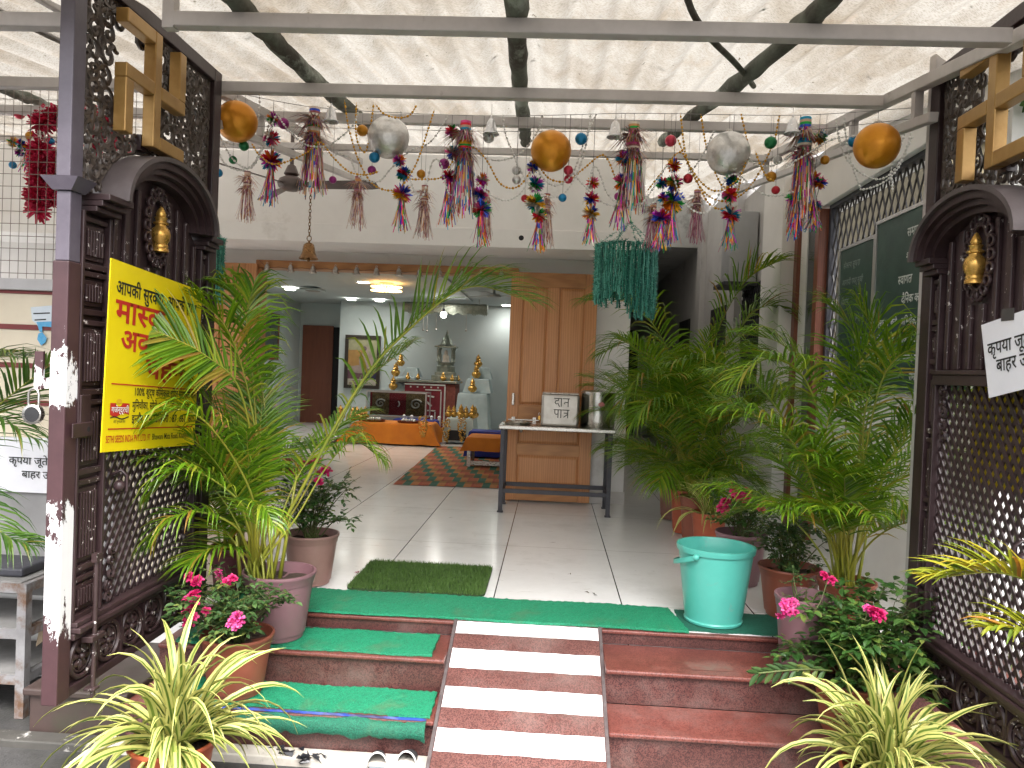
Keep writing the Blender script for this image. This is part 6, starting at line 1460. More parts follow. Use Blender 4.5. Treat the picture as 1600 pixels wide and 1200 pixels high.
# left palm in the lavender pot
lb = P(433, 1004, Y=3.44); lb.z = -0.056
LP = [
 (PXY([(402,885,3.44),(452,800,3.45),(560,605,3.42),(650,505,3.38),(735,448,3.34),(832,472,3.30)]), dict(n=34, L=0.34, start=0.40, droop=0.42, vee=0.40, thick=0.009, fwd=0.9, wd=0.009)),
 (PXY([(400,885,3.48),(470,780,3.6),(560,612,3.75),(640,540,3.8),(700,520,3.85)][:4]), dict(n=24, L=0.25, start=0.6, droop=0.6, vee=0.3)),
 (PXY([(392,885,3.44),(398,740,3.35),(375,610,3.2),(320,555,3.05),(262,525,2.95),(196,500,2.88)]), dict(n=32, L=0.24, start=0.44, droop=0.25, vee=0.0, roll=1.15, wd=0.009)),
 (PXY([(392,885,3.44),(405,740,3.4),(385,600,3.35),(352,510,3.25),(300,462,3.15)]), dict(n=26, L=0.25, start=0.45, droop=0.6)),
 (PXY([(397,885,3.46),(402,720,3.5),(395,590,3.5),(385,500,3.45),(398,440,3.4)]), dict(n=26, L=0.25, start=0.5, droop=0.9)),
 (PXY([(397,885,3.5),(418,700,3.6),(400,560,3.65),(370,470,3.6),(330,440,3.5)]), dict(n=24, L=0.24, start=0.45, droop=0.7)),
 (PXY([(397,885,3.40),(395,780,3.25),(340,680,3.05),(285,640,2.95),(232,665,2.9)]), dict(n=24, L=0.22, start=0.40, droop=0.9)),
 (PXY([(397,885,3.40),(385,800,3.2),(325,745,3.05),(275,735,2.98),(235,775,2.95)]), dict(n=22, L=0.20, start=0.38, droop=1.1)),
 (PXY([(397,885,3.40),(370,825,3.2),(310,800,3.08),(265,815,3.0),(238,850,3.0)]), dict(n=20, L=0.19, start=0.36, droop=1.0)),
 (PXY([(404,885,3.42),(462,810,3.45),(510,730,3.5),(552,690,3.5),(600,720,3.5)]), dict(n=20, L=0.17, start=0.55, droop=1.1)),
 (PXY([(400,885,3.40),(410,840,3.25),(395,800,3.12),(410,790,3.05),(430,825,3.0)]), dict(n=18, L=0.16, start=0.35, droop=0.9)),
]
rg2 = random.Random(5)
freeL = [(rg2.uniform(60,300), rg2.uniform(76,88), rg2.uniform(-5,50), rg2.uniform(0.75,1.15)) for _ in range(10)] + [(rg2.uniform(130,255), rg2.uniform(58,75), rg2.uniform(-50,0), rg2.uniform(0.45,0.75)) for _ in range(3)]
palm_plant('tall bright green potted palm in a lavender pot before the left gate', lb, (0.166, 0.30, LAV), 10, freeL, LP, PALM, 3, soff=(-0.085, 0.0))
# maroon pot behind it
mb_ = P(362, 900, Y=3.85); mb_.z = 0.004
palm_plant('smaller palm in a dark maroon pot behind the lavender one', mb_, (0.115, 0.24, MAROONP), 5, [(rg2.uniform(0,360), rg2.uniform(66,86), rg2.uniform(-20,30), rg2.uniform(0.6,1.0)) for _ in range(10)], [], PALM, 9)

# right front palm, tall, in a pot hidden behind the roses
rb_ = P(1322, 930, Y=3.72); rb_.z = 0.004
def RY(lst): return PXY(lst)
RP = [
 (RY([(1318,900,3.72),(1338,760,3.72),(1345,640,3.72),(1338,530,3.75),(1290,470,3.8),(1262,390,3.9)][:5]), dict(n=30, L=0.30, start=0.42, droop=0.55, vee=0.15, thick=0.008)),
 (RY([(1320,900,3.70),(1345,760,3.68),(1352,640,3.66),(1385,550,3.6),(1440,510,3.5)]), dict(n=28, L=0.28, start=0.42, droop=0.6, vee=0.15, thick=0.007)),
 (RY([(1315,900,3.72),(1310,740,3.75),(1285,620,3.8),(1225,540,3.85),(1155,520,3.9)]), dict(n=28, L=0.27, start=0.42, droop=0.7)),
 (RY([(1312,900,3.70),(1290,780,3.68),(1240,680,3.65),(1180,600,3.6),(1105,580,3.55)]), dict(n=28, L=0.25, start=0.40, droop=0.8)),
 (RY([(1312,900,3.68),(1285,800,3.6),(1245,700,3.5),(1185,650,3.45),(1112,640,3.4)]), dict(n=26, L=0.22, start=0.40, droop=0.9)),
 (RY([(1325,900,3.70),(1360,800,3.66),(1400,700,3.6),(1440,640,3.5),(1480,640,3.4)]), dict(n=26, L=0.24, start=0.40, droop=0.9)),
 (RY([(1322,900,3.74),(1340,740,3.8),(1365,600,3.82),(1365,520,3.8),(1335,465,3.8)]), dict(n=24, L=0.26, start=0.45, droop=0.8)),
 (RY([(1318,900,3.66),(1310,800,3.6),(1290,720,3.55),(1300,640,3.5),(1350,620,3.4)]), dict(n=22, L=0.20, start=0.42, droop=1.0)),
 (RY([(1322,900,3.70),(1350,720,3.66),(1380,590,3.6),(1430,545,3.5),(1492,575,3.4)]), dict(n=28, L=0.26, start=0.45, droop=0.7)),
 (RY([(1318,900,3.68),(1300,740,3.6),(1262,600,3.5),(1205,560,3.4),(1140,600,3.35)]), dict(n=26, L=0.25, start=0.45, droop=0.8)),
 (RY([(1325,900,3.68),(1350,840,3.62),(1385,780,3.58),(1415,790,3.5),(1430,830,3.45)]), dict(n=20, L=0.17, start=0.38, droop=1.0)),
 (RY([(1320,900,3.70),(1320,720,3.7),(1330,600,3.7),(1375,500,3.65),(1375,380,3.62)][:4]), dict(n=22, L=0.26, start=0.5, droop=0.4)),
]
freeR = [(rg2.uniform(0,360), rg2.uniform(78,89), rg2.uniform(0,45), rg2.uniform(0.8,1.2)) for _ in range(11)] + [(rg2.uniform(150,390), rg2.uniform(60,78), rg2.uniform(-40,10), rg2.uniform(0.5,0.9)) for _ in range(8)]
palm_plant('tall palm before the blackboards in a pot behind the lavender rose tub', rb_, (0.135, 0.26, TERRA), 12, freeR, RP, PALM, 17)
# row of palms along the right wall, receding
row = [((1049,812), 6.5, (0.125, 0.36, BROWNP), 'dark palm in a brown pot, farthest of the row beside the passage', 21, PALM,
        [(RY([(1050,770,6.5),(1060,640,6.5),(1040,540,6.4),(985,470,6.2),(915,470,6.0)]), dict(n=30, L=0.42, start=0.40, droop=0.7, wd=0.011)),
         (RY([(1050,770,6.5),(1055,650,6.4),(1030,570,6.2),(985,535,6.0),(935,555,5.9)]), dict(n=28, L=0.34, start=0.40, droop=0.8, wd=0.010)),
         (RY([(1050,770,6.5),(1090,620,6.6),(1120,520,6.6),(1165,440,6.5),(1222,405,6.3)]), dict(n=30, L=0.42, start=0.40, droop=0.6, wd=0.012)),
         (RY([(1050,770,6.5),(1095,640,6.6),(1140,540,6.6),(1190,480,6.6),(1235,490,6.5)]), dict(n=30, L=0.40, start=0.40, droop=0.7, wd=0.012))]),
       ((1068,831), 5.95, (0.115, 0.33, ORANGEP), 'palm in a bright orange pot, second from the passage', 22, PALM,
        [(RY([(1068,790,5.95),(1070,680,5.9),(1040,610,5.7),(1000,590,5.5),(965,640,5.4)]), dict(n=28, L=0.34, start=0.38, droop=0.9, wd=0.010)),
         (RY([(1068,790,5.95),(1085,660,5.9),(1105,570,5.8),(1150,545,5.7),(1210,565,5.6)]), dict(n=28, L=0.34, start=0.40, droop=0.8, wd=0.010))]),
       ((1084,844), 5.65, (0.115, 0.33, TERRA), 'palm in a terracotta pot, third from the passage', 23, PALM,
        [(RY([(1085,800,5.65),(1085,700,5.6),(1060,640,5.4),(1020,625,5.2),(985,665,5.1)]), dict(n=26, L=0.32, start=0.38, droop=0.9, wd=0.010)),
         (RY([(1085,800,5.65),(1110,680,5.6),(1130,590,5.5),(1100,560,5.3),(1040,570,5.1)]), dict(n=26, L=0.32, start=0.40, droop=0.8, wd=0.010))])]
for (uv, Y, ps_, lbl, sd_, lm_, fr_) in row:
    b_ = P(uv[0], uv[1], Y=Y); b_.z = 0.004; r3 = random.Random(sd_)
    fr3 = [(r3.uniform(0,360), r3.uniform(72,88), r3.uniform(-20,45), r3.uniform(0.9,1.55)) for _ in range(13)] + [(r3.uniform(0,360), r3.uniform(50,72), r3.uniform(-50,-5), r3.uniform(0.5,0.85)) for _ in range(8)]
    palm_plant(lbl, b_, ps_, 8, fr3, fr_, lm_, sd_, L=0.30, nl=24)
# small spider plant in orange pot of the row
def spider_plant(base, potspec, label, n, Lmin, Lmax, wd, seed, mt=SPIDER, group='variegated grassy plants in pots'):
    global rnd
    keep = rnd; rnd = random.Random(seed)
    t = thing('potted_grass_plant', label, 'plant', base, group); r, h, pm_ = potspec; pot(t, base, r, h, pm_)
    q = MB(); sb = Vector(base) + Vector((0,0,h*0.86))
    for k in range(n):
        az = rnd.uniform(0, 2*math.pi); e = R(rnd.uniform(18, 84)); L = rnd.uniform(Lmin, Lmax); o = sb + Vector((rnd.uniform(-1,1)*r*0.32, rnd.uniform(-1,1)*r*0.32, 0))
        d = Vector((math.cos(e)*math.cos(az), math.cos(e)*math.sin(az), math.sin(e))); pts = [o]; cur = d; S = 11; dr_ = rnd.uniform(0.12, 0.36)
        for i in range(S):
            pts.append(pts[-1] + cur*(L/S)); cur = (cur + Vector((0,0,-dr_*(0.25+i/S*1.2)))).normalized()
        w_ = wd*rnd.uniform(0.7,1.2); ws = [w_*(0.55 + 0.5*math.sin(math.pi*min(1, i/S*0.85+0.15))) if i < S else 0.0006 for i in range(S+1)]; ws[-2] = w_*0.32; ws[-3] = w_*0.55
        sd2 = d.cross(Vector((0,0,1))); sd2 = sd2 if sd2.length > 0.05 else Vector((math.sin(az), -math.cos(az), 0))
        q.ribbon(pts, ws, sd2 + Vector((0,0,rnd.uniform(-.5,.5))), fold=rnd.uniform(0.35,0.7), uv=True)
    q.build('foliage', mt, t, smooth=180); rnd = keep; return t
b_ = P(1106, 850, Y=5.35); b_.z = 0.004
spider_plant(b_, (0.125, 0.27, ORANGEP), 'small striped plant in an orange pot within the row of palms', 60, 0.25, 0.5, 0.008, 31)
b_ = P(270, 1150, Y=2.62); b_.z = -0.396
spider_plant(b_, (0.150, 0.255, ORANGEP), 'yellow striped bushy plant in an orange pot at the foot of the left gate', 150, 0.24, 0.58, 0.0118, 33)
b_ = P(1388, 1150, Y=2.72); b_.z = -0.396
spider_plant(b_, (0.155, 0.255, ORANGEP), 'yellow striped bushy plant in an orange pot before the right-hand roses', 150, 0.24, 0.56, 0.0118, 34)

# roses
def rose_leafspray(q, qs, p, d, s):
    d = d.normalized(); side = d.cross(Vector((0,0,1))); side = side.normalized() if side.length > 0.05 else Vector((1,0,0))
    tip = p + d*s*2.6; qs.tube([p, p + d*s*1.4, tip - Vector((0,0,s*0.2))], 0.0011, 4, False)
    for f, sg in ((0.35,-1),(0.35,1),(0.68,-1),(0.68,1),(1.0,0)):
        o = p.lerp(tip, f); dd = (d*0.6 + side*sg*0.9 + Vector((0,0,rnd.uniform(-.35,.25)))).normalized() if sg else d
        L = s*rnd.uniform(0.95,1.35); w_ = L*0.30; sd2 = dd.cross(Vector((rnd.uniform(-.3,.3), rnd.uniform(-.3,.3), 1)))
        q.ribbon([o, o+dd*L*0.3, o+dd*L*0.65-Vector((0,0,L*0.05)), o+dd*L-Vector((0,0,L*0.16))], [w_*0.25, w_, w_*0.85, 0.0005], sd2, fold=rnd.uniform(0.1,0.45))
def petals(q, c, r, n):
    tilt = Vector((rnd.uniform(-.5,.5), rnd.uniform(-.9,-.1), 0.8)).normalized(); a1 = tilt.orthogonal().normalized(); a2 = tilt.cross(a1)
    for k in range(n):
        ring = (k+0.5)/n; az = k*2.4 + rnd.uniform(-.3,.3); el = 1.45 - 1.75*ring + rnd.uniform(-.15,.15)
        d = (a1*math.cos(az) + a2*math.sin(az))*math.cos(el) + tilt*math.sin(el); L = r*(0.55+0.50*ring)*rnd.uniform(0.8,1.1); sd2 = d.cross(tilt); sd2 = sd2 if sd2.length > 0.02 else a1
        up = tilt*(0.5*(1-ring)) + Vector((rnd.uniform(-.2,.2), rnd.uniform(-.2,.2), rnd.uniform(-.2,.2)))
        o = c + d*r*0.08
        q.ribbon([o, o+(d+up*0.6).normalized()*L*0.4, o+(d+up).normalized()*L*0.8, o+(d+up*0.3).normalized()*L], [r*0.09, r*0.25, r*0.27, r*0.13], sd2, fold=rnd.uniform(0.2,0.7))
def rose(base, potspec, label, spread, height, nst, nspray, size, blooms, lm, seed, off=(0,0), low=0.25):
    global rnd
    keep = rnd; rnd = random.Random(seed)
    t = thing('potted_rose', label, 'rose bush', base, 'potted rose bushes'); r, h, pm_ = potspec; pot(t, base, r, h, pm_)
    sb = Vector(base) + Vector((0,0,h*0.85)); q = MB(); qs = MB(); tips = []
    for k in range(nst):
        az = rnd.uniform(0, 6.283); rad = spread*math.sqrt(rnd.uniform(0.05, 1)); z = height*rnd.uniform(low, 1.0)*(1-0.25*(rad/spread)**2)
        tip = sb + Vector((off[0]*z/height + rad*math.cos(az), off[1]*z/height + rad*math.sin(az), z)); o = sb + Vector((rnd.uniform(-1,1)*r*0.25, rnd.uniform(-1,1)*r*0.25, 0))
        mid = o.lerp(tip, 0.5) + Vector((rnd.uniform(-.03,.03), rnd.uniform(-.03,.03), 0.05)); pts = catmull([o, mid, tip], 8); qs.tube(pts, [0.0042*(1-0.75*i/8) for i in range(9)], 5); tips.append(pts)
    for k in range(nspray):
        pts = rnd.choice(tips); i = min(8, int(rnd.triangular(2, 8.9, 8))); p = pts[i] + Vector((rnd.uniform(-.015,.015),)*3)
        d = Vector((rnd.uniform(-1,1), rnd.uniform(-1,1), rnd.uniform(-.35,.6))); rose_leafspray(q, qs, p, d, size*rnd.uniform(0.75,1.2))
    q.build('foliage', lm, t); qs.build('stems', ROSES, t, smooth=180)
    for (u, v, Y, d_, mt) in blooms:
        c = P(u, v, Y=Y); 
        rB = d_*1.12*Y/1202*0.5; q3 = MB(); nb = 1 if d_ < 19 else (2 if d_ < 25 else 4)
        for _ in range(nb):
            cc = c + (Vector((rnd.uniform(-1,1), rnd.uniform(-.5,.5), rnd.uniform(-.8,.8)))*rB*0.55 if nb > 1 else Vector((0,0,0)))
            petals(q3, cc, rB*(1.0 if nb == 1 else 0.62), 34)
        q3.build('blossom', mt, t, smooth=180)
        q2 = MB(); near = min((p for pts in tips for p in pts[4:]), key=lambda p: (p-c).length); q2.tube(catmull([near, near.lerp(c, 0.5)-Vector((0,0,0.02)), c], 6), 0.0022, 5); q2.build('flower_stem', ROSES, t, smooth=180)
    rnd = keep; return t
b_ = P(368, 1088, Y=3.17); b_.z = -0.205
rose(b_, (0.152, 0.25, TERRA), 'rose bush with magenta blooms in a terracotta pot on the lowest left step', 0.26, 0.34, 34, 260, 0.025,
     [(302,905,3.02,26,PINK),(303,934,3.02,30,PINK),(299,965,3.0,32,PINK),(322,955,3.05,14,PINK),(368,968,2.98,34,PINKL),(357,908,3.1,24,PINK),(345,898,3.15,20,PINKL)], ROSEL2, 41, off=(-0.02,-0.02))
b_ = P(484, 913, Y=4.10); b_.z = 0.004
rose(b_, (0.150, 0.27, PINKP), 'rose bush with a band of magenta blooms in a dusty pink pot on the floor', 0.27, 0.46, 30, 240, 0.027,
     [(428,708,3.9,18,PINKL),(446,720,3.85,22,PINK),(452,735,3.85,18,PINK),(472,722,3.88,22,PINK),(486,727,3.85,20,PINK),(497,720,3.9,20,PINK),(500,736,3.85,22,PINK),(512,736,3.88,16,PINK),(498,752,3.85,14,PINK)], ROSEL, 42)
b_ = P(1155, 905, Y=4.55); b_.z = 0.004
rose(b_, (0.150, 0.30, LAV), 'rose bush with four crimson blooms in a lavender pot behind the bucket', 0.20, 0.36, 22, 150, 0.027,
     [(1150,763,4.32,26,PINK),(1160,776,4.3,28,PINK),(1133,790,4.28,26,PINK),(1187,793,4.32,20,PINK),(1146,776,4.35,16,PINK)], ROSEL, 43)
b_ = P(1231, 957, Y=3.98); b_.z = 0.004
rose(b_, (0.158, 0.25, TERRA), 'leafy flowerless bush in a terracotta pot between bucket and lavender tub', 0.21, 0.36, 30, 210, 0.025, [], ROSEL2, 44)
b_ = P(1253, 1045, Y=3.42); b_.z = -0.066
lavp = rose(b_, (0.130, 0.33, LAV), 'tall lavender tub with a thin rose and one pink cluster on the middle right step', 0.10, 0.16, 5, 14, 0.02,
     [(1232,945,3.25,26,PINKL),(1222,960,3.22,20,PINKL),(1240,958,3.22,20,PINKL),(1226,950,3.2,18,PINKL)], ROSEL2, 45, low=0.1)
b_ = P(1335, 1118, Y=3.16); b_.z = -0.216
rose(b_, (0.172, 0.23, TERRA), 'dense rose bush with two magenta blooms in the terracotta pot nearest the right gate', 0.30, 0.46, 52, 470, 0.034,
     [(1294,903,3.15,24,PINK),(1368,957,2.92,32,PINK),(1357,952,2.95,22,PINKL)], ROSEL, 46, off=(0.08,-0.03), low=0.15)
# low sprig leaning out over the right steps
sp_ = thing('fallen_sprig', 'green leafy sprig sticking out across the right granite steps', 'sprig', P(1290,1045,Y=2.95)); q = MB(); qs = MB()
pts = catmull(PXY([(1300,1048,2.98),(1262,1046,2.95),(1225,1048,2.92),(1185,1052,2.9)]), 10); qs.tube(pts, 0.0035, 6)
for i in range(1, 11):
    for s in (-1, 1):
        dd = Vector((-0.5, rnd.uniform(-.3,.3), s*0.5-0.35)).normalized(); L = 0.055; q.ribbon([pts[i], pts[i]+dd*L*0.4, pts[i]+dd*L*0.8, pts[i]+dd*L*1.1], [0.004, 0.010, 0.009, 0.001], dd.cross(Vector((0.2,1,0.2))), fold=0.3)
q.build('leaves', ROSEL2, sp_); qs.build('stem', ROSES, sp_, smooth=180)

# palm fronds beyond the gates
b_ = Vector((-2.85, 3.05, -0.396))
palm_plant('potted palm reaching in front of the cream wall beside the shoe rack', b_, (0.16, 0.28, TERRA), 4, [],
  [(PXY([(-230,900,3.05),(-160,760,3.05),(-70,690,3.0),(20,615,2.95),(92,560,2.9)]), dict(n=30, L=0.26, start=0.35, droop=0.3, vee=0.1, roll=0.3)),
   (PXY([(-230,900,3.05),(-180,720,3.1),(-110,640,3.1),(-30,640,3.05),(60,690,3.0)]), dict(n=28, L=0.26, start=0.35, droop=0.7)),
   (PXY([(-230,900,3.05),(-140,800,3.0),(-60,760,2.95),(0,830,2.9),(50,855,2.88)]), dict(n=26, L=0.2, start=0.4, droop=0.7)),
   (PXY([(-230,900,3.05),(-150,700,3.2),(-90,600,3.2),(-20,560,3.15),(40,560,3.1)]), dict(n=28, L=0.24, start=0.4, droop=0.6))], PALMD, 51, group=None)
b_ = Vector((1.62, 2.05, -0.396))
palm_plant('yellowing palm leaning in front of the right gate at the picture edge', b_, (0.15, 0.26, TERRA), 3, [],
  [(PXY([(1680,1130,2.05),(1690,1010,2.05),(1640,930,2.05),(1560,895,2.05),(1452,905,2.08)]), dict(n=22, L=0.15, start=0.5, droop=0.3, vee=0.6, wd=0.011)),
   (PXY([(1680,1130,2.05),(1690,1060,2.0),(1660,1010,1.95),(1610,985,1.92),(1545,985,1.9)]), dict(n=18, L=0.12, start=0.5, droop=0.4, vee=0.4, wd=0.011))], PALMY, 52, group=None)
# foliage outside, beyond the right gate's scroll screen
sh_ = thing('climbing_vine', 'leafy green creeper outside behind the top of the right gate', 'vine', (2.4, 3.2, 1.9)); q = MB(); qs = MB()
for k in range(520):
    p = Vector((rnd.uniform(2.05, 2.6), rnd.uniform(2.6, 4.2), rnd.triangular(1.4, 2.75, 1.9))); az = rnd.uniform(0, 6.28); L = rnd.uniform(0.06, 0.15); d = Vector((math.cos(az), math.sin(az), rnd.uniform(-1,.2))).normalized()
    q.ribbon([p, p+d*L*0.35, p+d*L*0.7, p+d*L], [L*0.12, L*0.34, L*0.28, 0.001], d.cross(Vector((rnd.uniform(-1,1), rnd.uniform(-1,1), 0.6))), fold=0.25)
for k in range(14):
    x, y = rnd.uniform(2.1,2.6), rnd.uniform(2.6,4.2); qs.tube([(x, y, -0.4), (x+rnd.uniform(-.1,.1), y, 1.0), (x+rnd.uniform(-.2,.2), y+rnd.uniform(-.2,.2), 2.7)], 0.008, 5)
q.build('foliage', ROSEL2, sh_); qs.build('stems', ROSES, sh_)
# ------------------------------------------------------------------ festive decorations hung across the porch
rnd = random.Random(99)
TIN = colmat('foil_strips', 0.28, 0.55)
YD = 3.95
PALET = [(0.75,0.02,0.05),(0.02,0.35,0.06),(0.03,0.08,0.55),(0.80,0.42,0.02),(0.50,0.03,0.45),(0.75,0.10,0.30),(0.65,0.60,0.50),(0.02,0.30,0.50),(0.85,0.25,0.02)]
PALE = [(0.48,0.22,0.20),(0.55,0.36,0.26),(0.32,0.10,0.12),(0.60,0.44,0.36),(0.42,0.20,0.30),(0.66,0.55,0.48),(0.22,0.12,0.12),(0.60,0.30,0.12)]
MIXP = PALET + PALE
def ball_mat(n, c, metal=0.35, rough=0.32, bump=0.1): return mat('bauble_'+n, c, tuple(x*0.82 for x in c), 14, rough, metal, bump=bump, bscale=60)
GOLDB = mat('gold_ball', (0.78,0.34,0.02), (0.62,0.23,0.010), 7, 0.36, 0.45, bump=0.35, bscale=30, bdist=0.004)
SILVB = mat('silver_ball', (0.82,0.81,0.79), (0.62,0.61,0.59), 30, 0.32, 0.6, bump=0.7, bscale=55, bdist=0.004)
BM = {'purple': ball_mat('purple', (0.36,0.03,0.24)), 'green': ball_mat('green', (0.015,0.22,0.07)), 'orange': ball_mat('orange', (0.62,0.27,0.01)), 'blue': ball_mat('blue', (0.01,0.24,0.50)),
      'red': ball_mat('red', (0.58,0.02,0.04)), 'pinkred': ball_mat('pinkred', (0.66,0.05,0.10)), 'silver': ball_mat('silver', (0.68,0.67,0.66), 0.7), 'white': ball_mat('white', (0.72,0.72,0.70), 0.2)}
WIREM = mat('thin_wire', (0.16,0.15,0.15), (0.25,0.24,0.24), 30, 0.5, 0.5)
# carrying wires
for k, (pts, lb) in enumerate((
    ([(338,138,YD),(480,166,YD),(640,177,YD),(800,181,YD),(1000,177,YD),(1240,180,YD),(1436,168,YD-0.4)], 'upper thin wire strung from gate to gate carrying the baubles'),
    ([(340,196,YD+.08),(520,200,YD+.08),(760,205,YD+.08),(1000,205,YD+.08),(1230,205,YD+.08),(1430,185,YD-.3)], 'lower thin wire strung behind the big gold and silver balls'))):
    q = MB(); q.tube(catmull(PXY(pts), 60), 0.0016, 4); o = q.build('hanging_wire', WIREM, loc=P(*pts[0][:2], Y=pts[0][2])); tag(o, lb, 'wire')
def wire_y(u):
    """height in the photo of the upper wire at column u"""
    ps = [(300,130),(480,166),(640,177),(800,181),(1000,177),(1240,180),(1436,168)]
    for (a, b), (c, d) in zip(ps, ps[1:]):
        if u <= c: return b + (d-b)*(u-a)/(c-a)
    return 170
def bauble(u, v, d, mt, label, Y=YD, cat='bauble', big=False, name='bauble', group=None, top=None):
    c = P(u, v, Y=Y); r = d*Y/1202*0.5; t = thing(name, label, cat, c, group); q = MB()
    q.ball((0,0,0), r, 32 if big else 18, 22 if big else 12, sz=0.98 if not big else 1.0)
    if big: q.v = [(x*(1+0.010*math.sin(3*z/r)), y*(1+0.008*math.sin(4*z/r+1)), z) for x, y, z in q.v]
    q.v = [(x+c.x, y+c.y, z+c.z) for x, y, z in q.v]; q.build('sphere', mt, t, smooth=180)
    q = MB(); q.lathe([(r*0.16,r*0.97),(r*0.16,r*1.10),(0,r*1.12)], c, 10); q.build('cap', STEEL, t)
    tp = P(u, (wire_y(u) if top is None else top), Y=Y); 
    if tp.z < c.z + r*1.2: tp = c + Vector((0,0,r*1.9))
    q = MB(); q.tube([c + Vector((0,0,r*1.1)), (c.x, c.y, tp.z)], 0.0009, 4); q.build('thread', WIREM, t)
for (u, v, d, mt, lb, Y) in (
    (370,190,64,GOLDB,'big gold ball beside the left gate post',YD-.1),(607,215,65,SILVB,'big silver ball between two golden bead loops, left of centre',YD),(861,236,63,GOLDB,'big gold ball at the middle of the decorations',YD),
    (1138,240,66,SILVB,'big silver ball wrapped in golden bead loops before the dark passage',YD),(1370,228,67,GOLDB,'big gold ball near the diamond lattice window',3.3)):
    bauble(u, v, d, mt, lb, Y, 'ball', True, 'decorative_ball', 'big foil balls')
G_ = 'small coloured baubles'
for (u, v, d, c, lb) in (
    (443,193,18,'purple','purple bauble just left of the first striped tinsel lantern'),(381,228,16,'green','dark green bauble under the left gold ball'),(364,250,13,'green','smaller green bauble below the dark green one'),
    (341,270,14,'blue','blue bauble close to the left gate post'),(566,204,18,'orange','orange bauble left of the first silver ball'),(585,246,17,'blue','blue bauble under the first silver ball'),
    (581,266,14,'purple','purple bauble below the blue one under the first silver ball'),(520,281,12,'purple','small purple bauble above the fan blade'),(658,272,14,'orange','orange bauble right of the first silver ball'),
    (694,256,17,'purple','purple bauble left of the second tinsel lantern'),(735,273,14,'blue','blue bauble within the second tinsel lantern strips'),(764,215,17,'white','white bauble under the second silver bell'),
    (807,266,15,'silver','upper silver bauble of the pair left of the middle gold ball'),(807,281,14,'silver','lower silver bauble of the pair left of the middle gold ball'),(820,310,12,'red','dark red bauble left of the foil flowers under the middle gold ball'),
    (908,217,19,'blue','bright blue bauble right of the middle gold ball'),(888,266,15,'pinkred','upper red bauble of the pair right of the middle gold ball'),(888,280,14,'pinkred','lower red bauble of the pair right of the middle gold ball'),
    (879,309,13,'blue','small blue bauble below the red pair'),(966,307,13,'purple','small purple bauble left of the third tinsel lantern'),(1048,220,18,'pinkred','red bauble right of the third tinsel lantern'),
    (1075,279,15,'red','red bauble above the purple tassel in the passage'),(1135,305,15,'purple','purple bauble under the second silver ball'),(1204,223,19,'green','bright green bauble right of the second silver ball'),
    (1215,250,14,'white','white bauble hanging above the orange and red ones'),(1205,276,16,'orange','orange bauble before the white pier'),(1212,297,13,'red','crimson bauble lowest before the white pier'),
    (1289,250,14,'orange','dull orange bauble beside the fourth tinsel lantern'),(1334,221,17,'blue','blue bauble touching the right gold ball'),):
    bauble(u, v, d, BM[c], lb, YD + rnd.uniform(-.08,.10), group=G_)
for (u, v, d, c, lb) in ((30,178,17,'pinkred','red bauble hanging behind the wire mesh'),(48,213,16,'orange','yellow bauble beside the red tinsel behind the wire mesh'),(79,221,13,'blue','blue bauble right of the red tinsel behind the wire mesh'),(20,258,12,'blue','small blue bauble low behind the wire mesh'),(98,240,12,'purple','purple bauble near the gate behind the wire mesh')):
    bauble(u, v, d, BM[c], lb, 4.4, group='baubles behind the wire mesh', top=v-25)

# silver bells
for (u, v, h, lb) in ((517,176,30,'silver bell beside the first tinsel lantern'),(767,195,31,'silver bell above the white bauble'),(961,199,32,'silver bell left of the third tinsel lantern'),(1238,194,31,'silver bell left of the fourth tinsel lantern')):
    c = P(u, v+h/2, Y=YD-.05); s = h*YD/1202; t = thing('silver_bell', lb, 'bell', c, 'silver bells of the decorations')
    q = MB(); q.lathe([(0.40*s,0),(0.42*s,0.03*s),(0.30*s,0.16*s),(0.24*s,0.45*s),(0.19*s,0.66*s),(0.10*s,0.78*s),(0.05*s,0.80*s),(0.06*s,0.88*s),(0.03*s,0.97*s),(0,0.98*s)], c, 22); q.lathe([(0.40*s,0),(0.28*s,0.12*s),(0.22*s,0.42*s),(0,0.74*s)], c, 22); q.build('bell_body', mat('bell_silver', (0.86,0.86,0.87), (0.70,0.70,0.72), 20, 0.24, 0.45), t, smooth=45)
    q = MB(); q.ball(c + Vector((0,0,-0.02*s)), 0.09*s, 10, 6); q.build('clapper', STEEL_D, t, smooth=180)
    q = MB(); q.tube([c + Vector((0,0,0.96*s)), (c.x, c.y, P(u, wire_y(u)-6, Y=YD).z + 0.02)], 0.0009, 4); q.build('thread', WIREM, t)

# tinsel lanterns: striped collar, frill of spikes, second collar, frill, curtain of strips
def strips(q, c, r0, r1, ztop, zbot, n, pal, w=0.0035, seg=4, sway=0.012, front=True):
    n = int(n*1.35); w = w*0.72
    for k in range(n):
        a = 2*math.pi*k/n + rnd.uniform(-.15,.15); rr = r0*rnd.uniform(0.75,1.0); l = (ztop-zbot)*rnd.uniform(0.78,1.06); col0 = rnd.choice(pal); pts = []
        dx, dy = rnd.uniform(-sway,sway), rnd.uniform(-sway,sway)
        for i in range(seg+1):
            f = i/seg; rad = rr + (r1-rr)*f; pts.append(c + Vector((rad*math.cos(a)+dx*f*f, rad*math.sin(a)+dy*f*f, ztop - l*f)))
        sd2 = Vector((-math.sin(a), math.cos(a), 0))
        for i in range(seg):   # each strip changes colour along its length, like the printed foil
            q.ribbon(pts[i:i+2], [w, w], sd2, col=(rnd.choice(pal) if rnd.random() < 0.55 else col0))
